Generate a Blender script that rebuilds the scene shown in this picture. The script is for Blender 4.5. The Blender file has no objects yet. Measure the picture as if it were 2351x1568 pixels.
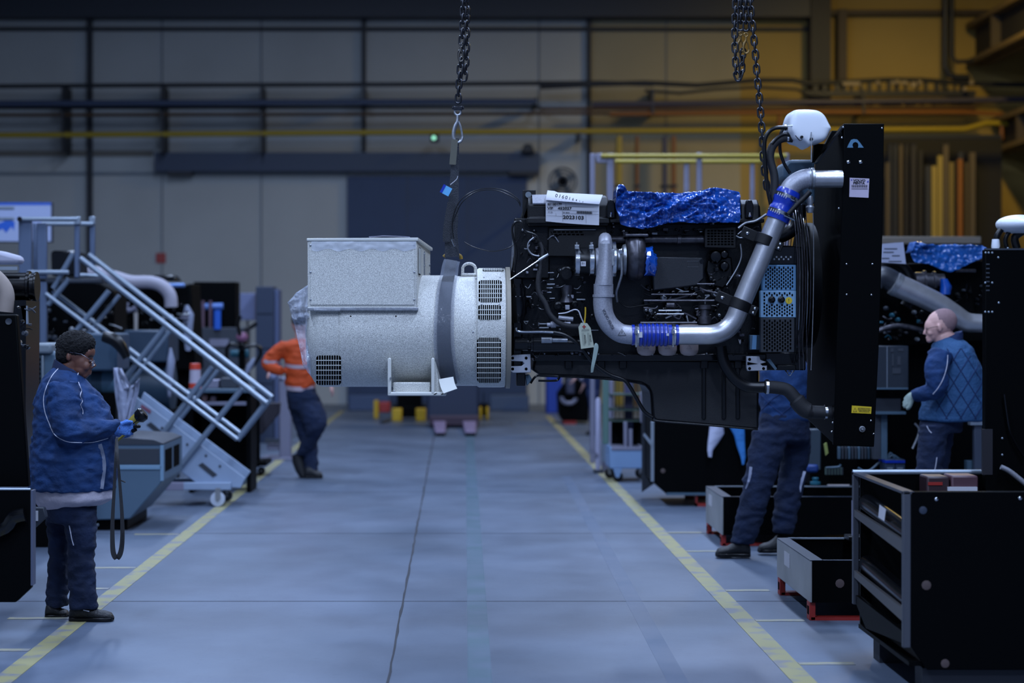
import bpy, bmesh, math, random
from mathutils import Vector, Matrix, noise
R = math.radians
SC = bpy.context.scene
COL = SC.collection
F, VX, VY, H = 4571.0, 1046.0, 736.0, 1.72     # focal length in pixels, vanishing point, eye height
WALL = 41.0
rng = random.Random(7)

def P(x, y, d):
    return Vector(((x - VX) * d / F, d, H - (y - VY) * d / F))
def GD(y):
    return F * H / (y - VY)
def X(x, d): return (x - VX) * d / F
def Z(y, d): return H - (y - VY) * d / F
def W(px, d): return px * d / F

# ------------------------------------------------------------------ materials
def lin(c):
    if isinstance(c, str):
        c = tuple(int(c[i:i + 2], 16) / 255 for i in (0, 2, 4))
    return tuple(v / 12.92 if v <= 0.04045 else ((v + 0.055) / 1.055) ** 2.4 for v in c) + (1,)
MATS = {}
def mat(name, col, rough=0.5, metal=0.0, bump=0.0, bscale=60, var=0.0, vscale=8, col2=None, spec=0.5,
        emit=None, estr=0, alpha=1.0, trans=0.0, coat=0.0, vdetail=4, stretch=None, contrast=None):
    if name in MATS: return MATS[name]
    m = bpy.data.materials.new(name); m.use_nodes = True
    nt = m.node_tree; b = nt.nodes['Principled BSDF']
    b.inputs['Base Color'].default_value = lin(col)
    b.inputs['Roughness'].default_value = rough
    b.inputs['Metallic'].default_value = metal
    b.inputs['Specular IOR Level'].default_value = spec
    b.inputs['Alpha'].default_value = alpha
    b.inputs['Transmission Weight'].default_value = trans
    b.inputs['Coat Weight'].default_value = coat
    if emit:
        b.inputs['Emission Color'].default_value = lin(emit)
        b.inputs['Emission Strength'].default_value = estr
    def coords(sc):
        tc = nt.nodes.new('ShaderNodeTexCoord'); mp = nt.nodes.new('ShaderNodeMapping')
        nt.links.new(tc.outputs['Object'], mp.inputs['Vector'])
        if stretch: mp.inputs['Scale'].default_value = stretch
        return mp.outputs['Vector']
    if var or col2:
        n = nt.nodes.new('ShaderNodeTexNoise'); n.inputs['Scale'].default_value = vscale
        n.inputs['Detail'].default_value = vdetail
        nt.links.new(coords(vscale), n.inputs['Vector'])
        r = nt.nodes.new('ShaderNodeValToRGB')
        lo, hi = contrast or (0.35, 0.65)
        r.color_ramp.elements[0].position = lo; r.color_ramp.elements[1].position = hi
        c = lin(col)
        if col2: a_, b_ = c, lin(col2)
        else:
            a_ = tuple(v * (1 - var) for v in c[:3]) + (1,); b_ = tuple(min(1, v * (1 + var)) for v in c[:3]) + (1,)
        r.color_ramp.elements[0].color = a_; r.color_ramp.elements[1].color = b_
        nt.links.new(n.outputs['Fac'], r.inputs['Fac']); nt.links.new(r.outputs['Color'], b.inputs['Base Color'])
    if bump:
        n = nt.nodes.new('ShaderNodeTexNoise'); n.inputs['Scale'].default_value = bscale; n.inputs['Detail'].default_value = 3
        nt.links.new(coords(bscale), n.inputs['Vector'])
        bp = nt.nodes.new('ShaderNodeBump'); bp.inputs['Strength'].default_value = bump; bp.inputs['Distance'].default_value = 0.02
        nt.links.new(n.outputs['Fac'], bp.inputs['Height']); nt.links.new(bp.outputs['Normal'], b.inputs['Normal'])
    MATS[name] = m
    return m

# ------------------------------------------------------------------ objects
WL = {}                       # world location of every object's own origin
def tag(o, label=None, cat=None, group=None, kind=None):
    if label: o['label'] = label
    if cat: o['category'] = cat
    if group: o['group'] = group
    if kind: o['kind'] = kind
    return o
def thing(name, label, cat, loc, group=None):
    o = bpy.data.objects.new(name, None); COL.objects.link(o)
    o.empty_display_size = 0.1
    o.location = loc; WL[o] = Vector(loc)
    return tag(o, label, cat, group)
def basis(axis):
    a = Vector(axis).normalized()
    u = a.orthogonal().normalized() if abs(a.z) > .9 else Vector((0, 0, 1)).cross(a).normalized()
    return a, u, a.cross(u)

class MB:
    def __init__(s): s.bm = bmesh.new()
    def face(s, vs):
        try: return s.bm.faces.new(vs)
        except ValueError: return None
    def hexa(s, a):            # eight corners: four of one face in order, four of the other
        v = [s.bm.verts.new(p) for p in a]
        for f in ((0, 1, 2, 3), (7, 6, 5, 4), (0, 4, 5, 1), (1, 5, 6, 2), (2, 6, 7, 3), (3, 7, 4, 0)):
            s.face([v[i] for i in f])
        return s
    def box(s, x0, x1, y0, y1, z0, z1):
        return s.hexa([(x0, y0, z0), (x1, y0, z0), (x1, y0, z1), (x0, y0, z1), (x0, y1, z0), (x1, y1, z0), (x1, y1, z1), (x0, y1, z1)])
    def obox(s, c, size, rot=None):
        m = rot or Matrix.Identity(3); c = Vector(c); a = []
        for y in (-.5, .5):
            for x, z in ((-.5, -.5), (.5, -.5), (.5, .5), (-.5, .5)):
                a.append(c + m @ Vector((x * size[0], y * size[1], z * size[2])))
        return s.hexa(a)
    def pbox(s, x0, x1, y0, y1, d, t):      # traced rectangle, its face at distance d, t metres deep
        return s.box(X(x0, d), X(x1, d), d, d + t, Z(y1, d), Z(y0, d))
    def prism(s, pts, y0, y1):              # (x, z) outline in metres
        a = [s.bm.verts.new((x, y0, z)) for x, z in pts]; b = [s.bm.verts.new((x, y1, z)) for x, z in pts]
        s.face(a); s.face(b[::-1]); n = len(pts)
        for i in range(n): s.face([a[i], b[i], b[(i + 1) % n], a[(i + 1) % n]])
        return s
    def pp(s, pts, d, t):                   # traced outline, its face at distance d, t metres deep
        return s.prism([(X(x, d), Z(y, d)) for x, y in pts], d, d + t)
    def side(s, pts, x0, x1):               # (y, z) outline extruded along x
        a = [s.bm.verts.new((x0, y, z)) for y, z in pts]; b = [s.bm.verts.new((x1, y, z)) for y, z in pts]
        s.face(a); s.face(b[::-1]); n = len(pts)
        for i in range(n): s.face([a[i], b[i], b[(i + 1) % n], a[(i + 1) % n]])
        return s
    def lathe(s, o, axis, prof, n=24, cap=True):
        a, u, v = basis(axis); o = Vector(o); rings = []
        for t, r in prof:
            rings.append([s.bm.verts.new(o + a * t + (u * math.cos(2 * math.pi * k / n) + v * math.sin(2 * math.pi * k / n)) * max(r, 1e-4)) for k in range(n)])
        for i in range(len(rings) - 1):
            for k in range(n): s.face([rings[i][k], rings[i][(k + 1) % n], rings[i + 1][(k + 1) % n], rings[i + 1][k]])
        if cap: s.face(rings[0][::-1]); s.face(rings[-1])
        return s
    def cyl(s, p0, p1, r0, r1=None, n=14, cap=True):
        p0, p1 = Vector(p0), Vector(p1); L = (p1 - p0).length
        if L < 1e-6: return s
        return s.lathe(p0, p1 - p0, [(0, r0), (L, r0 if r1 is None else r1)], n, cap)
    def tube(s, pts, r, n=10, closed=False, flat=1.0, cap=True):
        pts = [Vector(p) for p in pts]; m = len(pts)
        rs = r if isinstance(r, (list, tuple)) else [r] * m
        rings = []; u = None
        for i in range(m):
            if closed: t = pts[(i + 1) % m] - pts[i - 1]
            else: t = pts[min(i + 1, m - 1)] - pts[max(i - 1, 0)]
            if t.length < 1e-9: t = Vector((0, 0, 1))
            t.normalize()
            if u is None: u = basis(t)[1]
            u = u - t * u.dot(t)
            if u.length < 1e-6: u = t.orthogonal()
            u.normalize(); v = t.cross(u)
            rings.append([s.bm.verts.new(pts[i] + (u * math.cos(2 * math.pi * k / n) + v * math.sin(2 * math.pi * k / n) * flat) * rs[i]) for k in range(n)])
        for i in range(m if closed else m - 1):
            a, b = rings[i], rings[(i + 1) % m]
            for k in range(n): s.face([a[k], a[(k + 1) % n], b[(k + 1) % n], b[k]])
        if not closed and cap: s.face(rings[0][::-1]); s.face(rings[-1])
        return s
    def ball(s, c, rx, ry=None, rz=None, n=16, m=10, rot=None):
        ry = rx if ry is None else ry; rz = rx if rz is None else rz; c = Vector(c)
        rot = rot or Matrix.Identity(3); rings = []
        for i in range(1, m):
            th = math.pi * i / m
            rings.append([s.bm.verts.new(c + rot @ Vector((rx * math.sin(th) * math.cos(2 * math.pi * k / n), ry * math.sin(th) * math.sin(2 * math.pi * k / n), rz * math.cos(th)))) for k in range(n)])
        top = s.bm.verts.new(c + rot @ Vector((0, 0, rz))); bot = s.bm.verts.new(c + rot @ Vector((0, 0, -rz)))
        for k in range(n):
            s.face([top, rings[0][k], rings[0][(k + 1) % n]]); s.face([bot, rings[-1][(k + 1) % n], rings[-1][k]])
            for i in range(len(rings) - 1): s.face([rings[i][k], rings[i + 1][k], rings[i + 1][(k + 1) % n], rings[i][(k + 1) % n]])
        return s
    def rings(s, rs, n=20):                 # closed loft through elliptical rings (centre, u vector, v vector)
        out = []
        for c, u, v in rs:
            c, u, v = Vector(c), Vector(u), Vector(v)
            out.append([s.bm.verts.new(c + u * math.cos(2 * math.pi * k / n) + v * math.sin(2 * math.pi * k / n)) for k in range(n)])
        for i in range(len(out) - 1):
            for k in range(n): s.face([out[i][k], out[i][(k + 1) % n], out[i + 1][(k + 1) % n], out[i + 1][k]])
        s.face(out[0][::-1]); s.face(out[-1])
        return s
    def ribbon(s, pts, w, t, wdir=(1, 0, 0)):   # flat strap of width w along pts, thickness t
        pts = [Vector(p) for p in pts]; ws = w if isinstance(w, (list, tuple)) else [w] * len(pts); q = []
        for i, p in enumerate(pts):
            tg = (pts[min(i + 1, len(pts) - 1)] - pts[max(i - 1, 0)]).normalized()
            wd = Vector(wdir); wd = (wd - tg * wd.dot(tg)).normalized(); nn = tg.cross(wd)
            q.append([s.bm.verts.new(p + wd * a * ws[i] / 2 + nn * b * t / 2) for a, b in ((-1, -1), (1, -1), (1, 1), (-1, 1))])
        for i in range(len(q) - 1):
            for k in range(4): s.face([q[i][k], q[i][(k + 1) % 4], q[i + 1][(k + 1) % 4], q[i + 1][k]])
        s.face(q[0][::-1]); s.face(q[-1])
        return s
    def build(s, name, m, parent=None, bevel=0.0, smooth=True, ang=38, origin=None, **tg):
        bm = s.bm
        bmesh.ops.recalc_face_normals(bm, faces=bm.faces)
        if parent is not None: off = WL[parent]
        else:
            if origin is None:
                xs = [v.co for v in bm.verts]
                off = Vector(((min(c.x for c in xs) + max(c.x for c in xs)) / 2, (min(c.y for c in xs) + max(c.y for c in xs)) / 2, min(c.z for c in xs)))
            else: off = Vector(origin)
        bmesh.ops.translate(bm, verts=bm.verts, vec=-off)
        me = bpy.data.meshes.new(name)
        for f in bm.faces: f.smooth = smooth
        bm.to_mesh(me); bm.free()
        if smooth: me.set_sharp_from_angle(angle=R(ang))
        o = bpy.data.objects.new(name, me); COL.objects.link(o)
        if m: me.materials.append(m if not isinstance(m, str) else MATS[m])
        if parent is not None: o.parent = parent
        else: o.location = off
        WL[o] = off
        if bevel:
            b = o.modifiers.new('bevel', 'BEVEL'); b.width = bevel; b.segments = 2; b.limit_method = 'ANGLE'; b.angle_limit = R(40)
        return tag(o, **tg)

def kids(o): return [c for c in bpy.data.objects if c.parent == o]
def copy_tree(o, delta=None, parent=None):
    ch = list(o.children)
    c = o.copy(); COL.objects.link(c); c.parent = parent
    WL[c] = WL[o].copy()
    if delta is not None: c.location = o.location + Vector(delta); WL[c] = WL[o] + Vector(delta)
    for k in ch: copy_tree(k, None, c)
    return c

def text(body, c, size, m, parent, name='lettering', rotz=0.0, rotx=90.0, roll=0.0, wide=None, depth=0.0006, align='CENTER', bold=0.0):
    cu = bpy.data.curves.new('t', 'FONT'); cu.body = body; cu.size = size; cu.extrude = depth / 2; cu.offset = size * bold; cu.align_x = align; cu.align_y = 'CENTER'
    o = bpy.data.objects.new('t', cu); COL.objects.link(o)
    bpy.context.view_layer.update()
    me = bpy.data.meshes.new_from_object(o.evaluated_get(bpy.context.evaluated_depsgraph_get()))
    bpy.data.objects.remove(o)
    sx = 1.0
    if wide:
        w = max(v.co.x for v in me.vertices) - min(v.co.x for v in me.vertices); sx = wide / max(w, 1e-6)
    M = Matrix.Rotation(R(rotz), 4, 'Z') @ Matrix.Rotation(R(rotx), 4, 'X') @ Matrix.Rotation(R(roll), 4, 'Z') @ Matrix.Diagonal((sx, 1, 1, 1))
    me.transform(M); off = Vector(c) - (WL[parent] if parent else Vector((0, 0, 0)))
    me.transform(Matrix.Translation(off)); me.materials.clear(); me.materials.append(m)
    t = bpy.data.objects.new(name, me); COL.objects.link(t); t.parent = parent; WL[t] = WL[parent]
    return t
def T(pts, d):                # traced polyline at one distance, or (x, y, dd) with own offset from d
    return [P(p[0], p[1], d + (p[2] if len(p) > 2 else 0)) for p in pts]
def smooth_path(pts, k=6):    # Catmull-Rom through points
    pts = [Vector(p) for p in pts]; out = []
    for i in range(len(pts) - 1):
        p0, p1, p2, p3 = pts[max(i - 1, 0)], pts[i], pts[i + 1], pts[min(i + 2, len(pts) - 1)]
        for j in range(k):
            t = j / k
            out.append(0.5 * ((2 * p1) + (p2 - p0) * t + (2 * p0 - 5 * p1 + 4 * p2 - p3) * t * t + (3 * p1 - p0 - 3 * p2 + p3) * t ** 3))
    out.append(pts[-1]); return out
def bolt(p, r, m, parent, axis=(0, -1, 0), name='bolt', h=None):
    a = Vector(axis).normalized(); h = h or r * .7
    return MB().lathe(Vector(p) + a * -0.002, a, [(0, r), (h * .6 + .002, r), (h + .002, r * .55)], 10).build(name, m, parent)

M_white = mat('cream_paint', 'c2c1ba', .42, var=.42, vscale=300, bump=.14, bscale=420, vdetail=1)
M_white2 = mat('cream_smooth', 'c9c9c2', .38)
M_black = mat('black_gloss', '050609', .2, spec=.4)
M_blk2 = mat('black_cast', '030406', .3, bump=.1, bscale=180, spec=.35)
M_matte = mat('black_matte', '08090c', .5, spec=.3, bump=.1, bscale=300)
M_panel = mat('black_powdercoat', '020304', .5, spec=.06)
M_dark = mat('dark_void', '010203', .9, spec=.05)
M_alu = mat('brushed_aluminium', 'b4b4b8', .33, .75, bump=.06, bscale=220, var=.08, vscale=14)
M_cast = mat('cast_aluminium', '9a9ba4', .46, .45, bump=.07, bscale=420, var=.12, vscale=120)
M_chrome = mat('bright_steel', 'c2c4c8', .18, 1.0)
M_steel = mat('zinc_steel', '9a9da2', .4, .8, var=.15, vscale=60)
M_castb = mat('heat_tinted_cast', '4b4a50', .38, .7, bump=.07, bscale=300, var=.3, vscale=30)
M_blueh = mat('blue_silicone', '0c2f9e', .3, coat=.3)
M_bluep = mat('blue_film', '1048a0', .15, bump=.6, bscale=11, col2='2a84e6', vscale=6, contrast=(.4, .58), coat=.8)
for n_q in M_bluep.node_tree.nodes:
    if n_q.type == 'TEX_NOISE': n_q.noise_type = 'RIDGED_MULTIFRACTAL'
M_rub = mat('black_rubber', '07080b', .34, spec=.35)
M_slv = mat('braided_sleeve', '14151a', .6, bump=.3, bscale=400)
M_paper = mat('white_paper', 'b8b8bf', .7)
M_ink = mat('black_ink', '111114', .7)
M_grey = mat('grey_paint', '6e7880', .5)
M_greyd = mat('dark_grey_paint', '2c323c', .55)
M_greym = mat('blue_grey_paint', '3e5566', .5)
M_red = mat('red_paint', '8e221c', .5)
M_yel = mat('yellow_paint', 'b89410', .5)
M_yl = mat('yellow_sticker', 'c4a818', .5)
M_rail = mat('anodised_rail', '8f9aa6', .35, .5)
M_lilac = mat('lilac_post', '7a7a8c', .5, .2)
M_plast = mat('translucent_white_plastic', 'dfe3ea', .35, spec=.5)
M_clear = mat('clear_film', 'c6cede', .18, alpha=.33, bump=.8, bscale=22, coat=.5)
M_teal = mat('teal_plastic', '1b5d70', .5)
M_orange = mat('hivis_orange', 'bc440e', .75, bump=.3, bscale=30)
M_refl = mat('reflective_tape', 'a99aa4', .5)
M_navy = mat('navy_cloth', '0a2450', .85, bump=.5, bscale=26)
M_blue = mat('royal_blue_cloth', '08305f', .85, bump=.55, bscale=22, var=.22, vscale=9)
M_jeans = mat('dark_work_trousers', '0a1b38', .9, bump=.6, bscale=24, var=.2, vscale=10)
M_shirt = mat('pale_cotton', 'b9b2be', .9, bump=.3, bscale=30)
M_skinD = mat('deep_brown_skin', '6b4436', .5)
M_skinP = mat('pale_skin', 'c69a92', .55)
M_hairD = mat('black_hair', '0e0c0f', .9, bump=1.0, bscale=160)
M_shoe = mat('black_leather', '141519', .55, bump=.3, bscale=80)
M_tan = mat('wrapped_tan_pipe', '8c8078', .7, var=.1, vscale=6)

# ------------------------------------------------------------------ setting
def floor_mat():
    m = bpy.data.materials.new('floor_concrete'); m.use_nodes = True; nt = m.node_tree; b = nt.nodes['Principled BSDF']
    tc = nt.nodes.new('ShaderNodeTexCoord')
    def mapped(sc):
        mp = nt.nodes.new('ShaderNodeMapping'); mp.inputs['Scale'].default_value = sc
        nt.links.new(tc.outputs['Object'], mp.inputs['Vector']); return mp.outputs['Vector']
    def nz(sc, scale, det):
        n = nt.nodes.new('ShaderNodeTexNoise'); n.inputs['Scale'].default_value = scale; n.inputs['Detail'].default_value = det
        nt.links.new(mapped(sc), n.inputs['Vector']); return n.outputs['Fac']
    def ramp(fac, p0, c0, p1, c1):
        r = nt.nodes.new('ShaderNodeValToRGB'); e = r.color_ramp.elements
        e[0].position, e[0].color = p0, c0; e[1].position, e[1].color = p1, c1
        nt.links.new(fac, r.inputs['Fac']); return r.outputs['Color']
    def mix(mode, f, a, c):
        x = nt.nodes.new('ShaderNodeMix'); x.data_type = 'RGBA'; x.blend_type = mode; x.inputs['Factor'].default_value = f
        nt.links.new(a, x.inputs['A']); nt.links.new(c, x.inputs['B']); return x.outputs['Result']
    base = ramp(nz((1, 1, 1), .55, 6), .3, lin('525e6f'), .7, lin('657184'))
    streak = ramp(nz((1.3, .8, 1), 1.4, 7), .36, (.74, .74, .76, 1), .6, (1, 1, 1, 1))
    spots = ramp(nz((1, 1, 1), 26, 3), .28, (.62, .62, .62, 1), .4, (1, 1, 1, 1))
    c = mix('MULTIPLY', .8, base, streak); c = mix('MULTIPLY', .35, c, spots)
    nt.links.new(c, b.inputs['Base Color'])
    rr = nt.nodes.new('ShaderNodeMapRange'); rr.inputs['To Min'].default_value = .3; rr.inputs['To Max'].default_value = .55
    nt.links.new(nz((1.2, .8, 1), 1.5, 5), rr.inputs['Value']); nt.links.new(rr.outputs['Result'], b.inputs['Roughness'])
    bp = nt.nodes.new('ShaderNodeBump'); bp.inputs['Strength'].default_value = .08
    nt.links.new(nz((1, 1, 1), 40, 4), bp.inputs['Height']); nt.links.new(bp.outputs['Normal'], b.inputs['Normal'])
    return m
M_floor = floor_mat()
def struct(mb, name, m, **k):
    o = mb.build(name, m, None, **k); o['kind'] = 'structure'; return o
XL, XR, CEIL = -11.5, 12.6, 9.6
struct(MB().box(XL, XR, -12, WALL, -.1, 0), 'floor', M_floor, origin=(0, 0, 0))
M_wall = mat('wall_sheet_cream', 'aaaeae', .75, var=.05, vscale=.6)
M_wallY = mat('wall_sheet_ochre', '9a8346', .75, var=.06, vscale=.5)  # ochre paints the amber light falling on this end of the wall
M_wdk = mat('wall_steel_dark', '1c2028', .6)
M_wbr = mat('wall_steel_brown', '352b26', .6)
M_door = mat('door_navy', '263a5c', .6, var=.05, vscale=2)
struct(MB().box(XL, X(1352, WALL), WALL, WALL + .3, 0, CEIL), 'wall_back', M_wall)
struct(MB().box(X(1352, WALL), X(1700, WALL), WALL, WALL + .3, 0, CEIL), 'wall_back', mat('wall_sheet_sand', '9a9278', .75, var=.05, vscale=.6))  # sand tone paints the fade from plain wall into the amber light
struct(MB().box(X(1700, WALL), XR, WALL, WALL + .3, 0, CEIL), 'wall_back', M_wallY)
struct(MB().box(XL - .3, XL, -12, WALL + .3, 0, CEIL), 'wall_left', M_wall)
struct(MB().box(XR, XR + .3, -12, WALL + .3, 0, CEIL), 'wall_right', M_wbr)
struct(MB().box(XL - .3, XR + .3, -12, WALL + .3, CEIL, CEIL + .3), 'ceiling', mat('ceiling_sheet', '4c5260', .8))
n_ = 0
def trim(mb, m, **k):
    global n_; n_ += 1
    return struct(mb, 'trim_%d' % n_, m, **k)
D = WALL
# sheet joints, rails and dark bands on the far wall
for x, w, yb in ((205, 12, 924), (835, 9, 348), (1352, 10, 924)): trim(MB().pbox(x - w / 2, x + w / 2, -60, yb, D - .12, .12), M_wdk)
for x in (372, 600, 1238, 1530): trim(MB().pbox(x - 1.2, x + 1.2, -40, 930, D - .02, .02), mat('wall_joint', '6a6e74', .7))
trim(MB().pbox(-100, 1860, -70, 38, D - .5, .5), M_greyd)
trim(MB().pbox(-100, 1860, 62, 70, D - .1, .1), M_wdk)
trim(MB().pbox(1860, 2500, 22, 34, D - .2, .2), M_wbr)
trim(MB().pbox(1862, 1908, -60, 240, D - .5, .5), M_wdk)
trim(MB().pbox(1925, 1945, 20, 190, D - .3, .3), M_wbr)
trim(MB().pbox(-100, 800, 395, 401, D - .05, .05), M_grey)
trim(MB().pbox(-100, 350, 346, 358, D - .06, .06), mat('wall_band', '6f6a62', .7))
struct(MB().pbox(797, 1210, 405, 925, D - .12, .12), 'door_1', M_door)
for x in (935, 1073): trim(MB().pbox(x - 1, x + 1, 405, 925, D - .125, .01), M_greyd)
trim(MB().pbox(355, 1240, 350, 393, D - .35, .3), mat('door_rail_navy', '2a3850', .55))
# floor markings
M_ytape = mat('yellow_floor_paint', '928d64', .6, col2='74767a', vscale=5, contrast=(.5, .62))
M_ytick = mat('pale_yellow_paint', '94917a', .6, col2='7c7e80', vscale=9, contrast=(.45, .62))
def fline(p0, p1, w, m, z=.003, name=None):
    (x0, y0), (x1, y1) = p0, p1; d = Vector((x1 - x0, y1 - y0, 0)).normalized(); n = Vector((-d.y, d.x, 0)) * w / 2
    a, b = Vector((x0, y0, z)), Vector((x1, y1, z)); up = Vector((0, 0, -z + .0003))
    mb = MB().hexa([a - n + up, b - n + up, b + n + up, a + n + up, a - n, b - n, b + n, a + n])
    return trim(mb, m)
XYL = X(180, GD(1425)); XYR = X(1640, GD(1352))
fline((XYL, 5), (XYL, 38), .11, M_ytape)
fline((XYR, 5), (XYR, 36), .115, M_ytape)
for y in (1420, 1493, 1352, 1304, 1227):
    fline((XYL - .42, GD(y)), (XYL - .06, GD(y)), .07, M_ytick)
for y in (1223, 1266, 1356, 1425, 1524):
    fline((XYR + .06, GD(y)), (XYR + .34, GD(y)), .07, M_ytick)
M_joint = mat('floor_joint', '23262f', .8)
xj = X(935, GD(1330))
jp = [Vector((xj + rng.uniform(-.004, .004), y * .25, .0015)) for y in range(12, 130)]
trim(MB().ribbon(jp, [.012 + rng.uniform(-.004, .006) for _ in jp], .002), M_joint)
for y in (1381, 1225, 1130, 1060):
    fline((-9, GD(y)), (9, GD(y) + .02), .012, M_joint, .0012)
M_wet = mat('teal_floor_trace', '3f5a66', .5, col2='56657a', vscale=3, contrast=(.35, .75))
fline((X(1088, GD(1500)), 5), (X(1088, GD(1500)) + .12, 30), .118, M_wet, .001)
fline((X(1555, GD(1568)), 9), (X(1290, GD(1080)), 22), .10, mat('faint_floor_trace', '4a5a70', .5, col2='5a6578', vscale=3, contrast=(.3, .7)), .001)

# ------------------------------------------------------------------ camera, world, lamps
cam = bpy.data.cameras.new('camera'); co = bpy.data.objects.new('camera', cam); COL.objects.link(co); SC.camera = co
co.location = (0, 0, H); co.rotation_euler = (R(90), 0, 0)
cam.sensor_width = 36; cam.lens = 36 * F / 2351
cam.shift_x = (1175.5 - VX) / 2351; cam.shift_y = -(784 - VY) / 2351
cam.dof.use_dof = True; cam.dof.focus_distance = 11.3; cam.dof.aperture_fstop = 1.65
cam.clip_end = 200
w = bpy.data.worlds.new('world'); SC.world = w; w.use_nodes = True
bg = w.node_tree.nodes['Background']; bg.inputs['Color'].default_value = (.30, .43, .80, 1); bg.inputs['Strength'].default_value = .5
SC.view_settings.view_transform = 'Standard'; SC.view_settings.look = 'None'; SC.view_settings.exposure = 0.0; SC.view_settings.gamma = 1
M_lamp = mat('lamp_diffuser', 'ffffff', .5, emit='cfdcff', estr=6)
def lamp_fixture(x, y, L, wid, power, color, label, z=9.2):
    t = thing('ceiling_lamp', label, 'ceiling lamp', (x, y, z - .1), 'strip lamps hung under the hall roof')
    MB().box(x - wid / 2, x + wid / 2, y - L / 2, y + L / 2, z, z + .12).build('housing', M_grey, t)
    MB().box(x - wid / 2 + .03, x + wid / 2 - .03, y - L / 2 + .03, y + L / 2 - .03, z - .03, z + .005).build('diffuser', M_lamp, t)
    for q in (-1, 1): MB().cyl((x, y + q * L * .4, z + .1), (x, y + q * L * .4, CEIL), .012, n=6).build('hanger', M_steel, t)
    la = bpy.data.lights.new('strip', 'AREA'); la.shape = 'RECTANGLE'; la.size = wid; la.size_y = L; la.energy = power; la.color = color
    lo = bpy.data.objects.new('ceiling_strip_light', la); COL.objects.link(lo); lo.location = (x, y, z - .06)
BL = (.53, .68, 1.0)
for y in (-3.5, 3, 9.5, 16, 23, 30):  # row behind the camera is added as front fill for the alternator
    for x in (-3.4, 3.0):
        lamp_fixture(x, y, 3.0, .5, (560 if y < 5 else 430 if y < 20 else 470 if y < 25 else 230), BL, 'long white strip lamp hanging under the roof of the hall')
lamp_fixture(8.6, 34.0, 2.4, .4, 460, (1.0, .70, .16), 'amber strip lamp hanging in front of the ochre end wall')
# ================================================================== the hanging generator set
DE = 10.75
KE = DE / F                               # metres per pixel on its front plane
G = thing('generator_set', 'generator set hanging in mid-air, cream alternator bolted to black engine and tall radiator', 'generator', P(1400, 985, 11.2))
AY = 11.06                                # alternator axis distance
def az(y): return Z(y, AY)
def barrel(x0, prof, name, m, parent, yc=760, n=72, **k):
    return MB().lathe((0, AY, az(yc)), (1, 0, 0), [(X(x, AY), W(r, AY)) for x, r in prof], n).build(name, m, parent, **k)
# --- alternator body
alt = barrel(0, [(707, 60), (708, 84), (713, 100), (722, 116), (735, 126), (742, 128), (784, 128), (785, 126.6), (787, 126.6), (788, 128), (1046, 128), (1050, 126), (1096, 126), (1097, 120)], 'alternator_housing', M_white, G)
barrel(0, [(1094, 128), (1095, 134), (1100, 137), (1150, 137), (1158, 136), (1159, 133), (1168, 133), (1170, 120)], 'fan_shroud', M_white, G, yc=752.5)
barrel(0, [(1160, 136), (1161, 139.5), (1170, 139.5), (1171, 130)], 'coupling_flange', mat('sandy_steel', '8d8678', .6), G, yc=752.5)
def surf(x, y, yc, r):                    # point on the barrel's near surface under a traced pixel
    rr = W(r, AY); c = az(yc)
    d = AY - math.sqrt(max(rr * rr - (c - Z(y, AY - rr * .6)) ** 2, 0))
    z = Z(y, d); d = AY - math.sqrt(max(rr * rr - (c - z) ** 2, 0))
    return P(x, y, d)
def vent(x0, x1, y0, y1, yc, r, nx, ny, parent, cut=6):
    mb = MB(); n = 14; vs = []
    for i in range(n + 1):
        y = y0 + (y1 - y0) * i / n; inset = 0
        if i == 0 or i == n: inset = cut * .7
        vs.append([mb.bm.verts.new(surf(x, y, yc, r + .6)) for x in (x0 + inset, x1 - inset)])
    for i in range(n): mb.face([vs[i][0], vs[i][1], vs[i + 1][1], vs[i + 1][0]])
    vg = mb.build('vent_opening', M_dark, parent)
    b = MB()
    for k in range(1, nx):
        x = x0 + (x1 - x0) * k / nx
        b.tube([surf(x, y0 + (y1 - y0) * i / 10, yc, r + 1) for i in range(11)], W(.85, AY), 5)
    for k in range(1, ny):
        y = y0 + (y1 - y0) * k / ny
        b.cyl(surf(x0, y, yc, r + 1.6), surf(x1, y, yc, r + 1.6), W(1.1, AY), n=6)
    b.build('vent_bars', M_white2, vg)
vent(1099, 1152, 643, 694, 752.5, 137, 11, 5, G)
vent(1098, 1150, 700, 734, 752.5, 137, 11, 3, G)
vent(1095, 1150, 775, 879, 752.5, 137, 12, 9, G)
vent(726, 783, 816, 884, 760, 128, 10, 6, G)
vent(1108, 1156, 616.5, 622, 752.5, 137.6, 12, 2, G)
for x in (805, 909): bolt(surf(x, 726, 760, 128), W(1.8, AY), M_dark, G, name='screw_hole')
for x, y in ((1111, 637), (1148, 637), (1106, 699), (1146, 699), (1086, 762), (1093, 640)): bolt(surf(x, y, 752.5, 137) if x > 1094 else surf(x, y, 760, 127), W(1.8, AY), M_steel, G)
# --- lifting eye
MB().tube([(X(1061 + 16 * (1 - math.cos(a)), AY) if False else X(1077 - 15 * math.cos(a), AY), AY, az(618 - 13 * math.sin(a)) if 0 < a < math.pi else az(634)) for a in [-.01] + [i * math.pi / 12 for i in range(13)] + [math.pi + .01]], W(3.6, AY), 10).build('lifting_eye', M_white, G)
MB().pbox(1058, 1096, 627, 634, AY - .04, .08).build('eye_base', M_white, G, bevel=.006)
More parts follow.
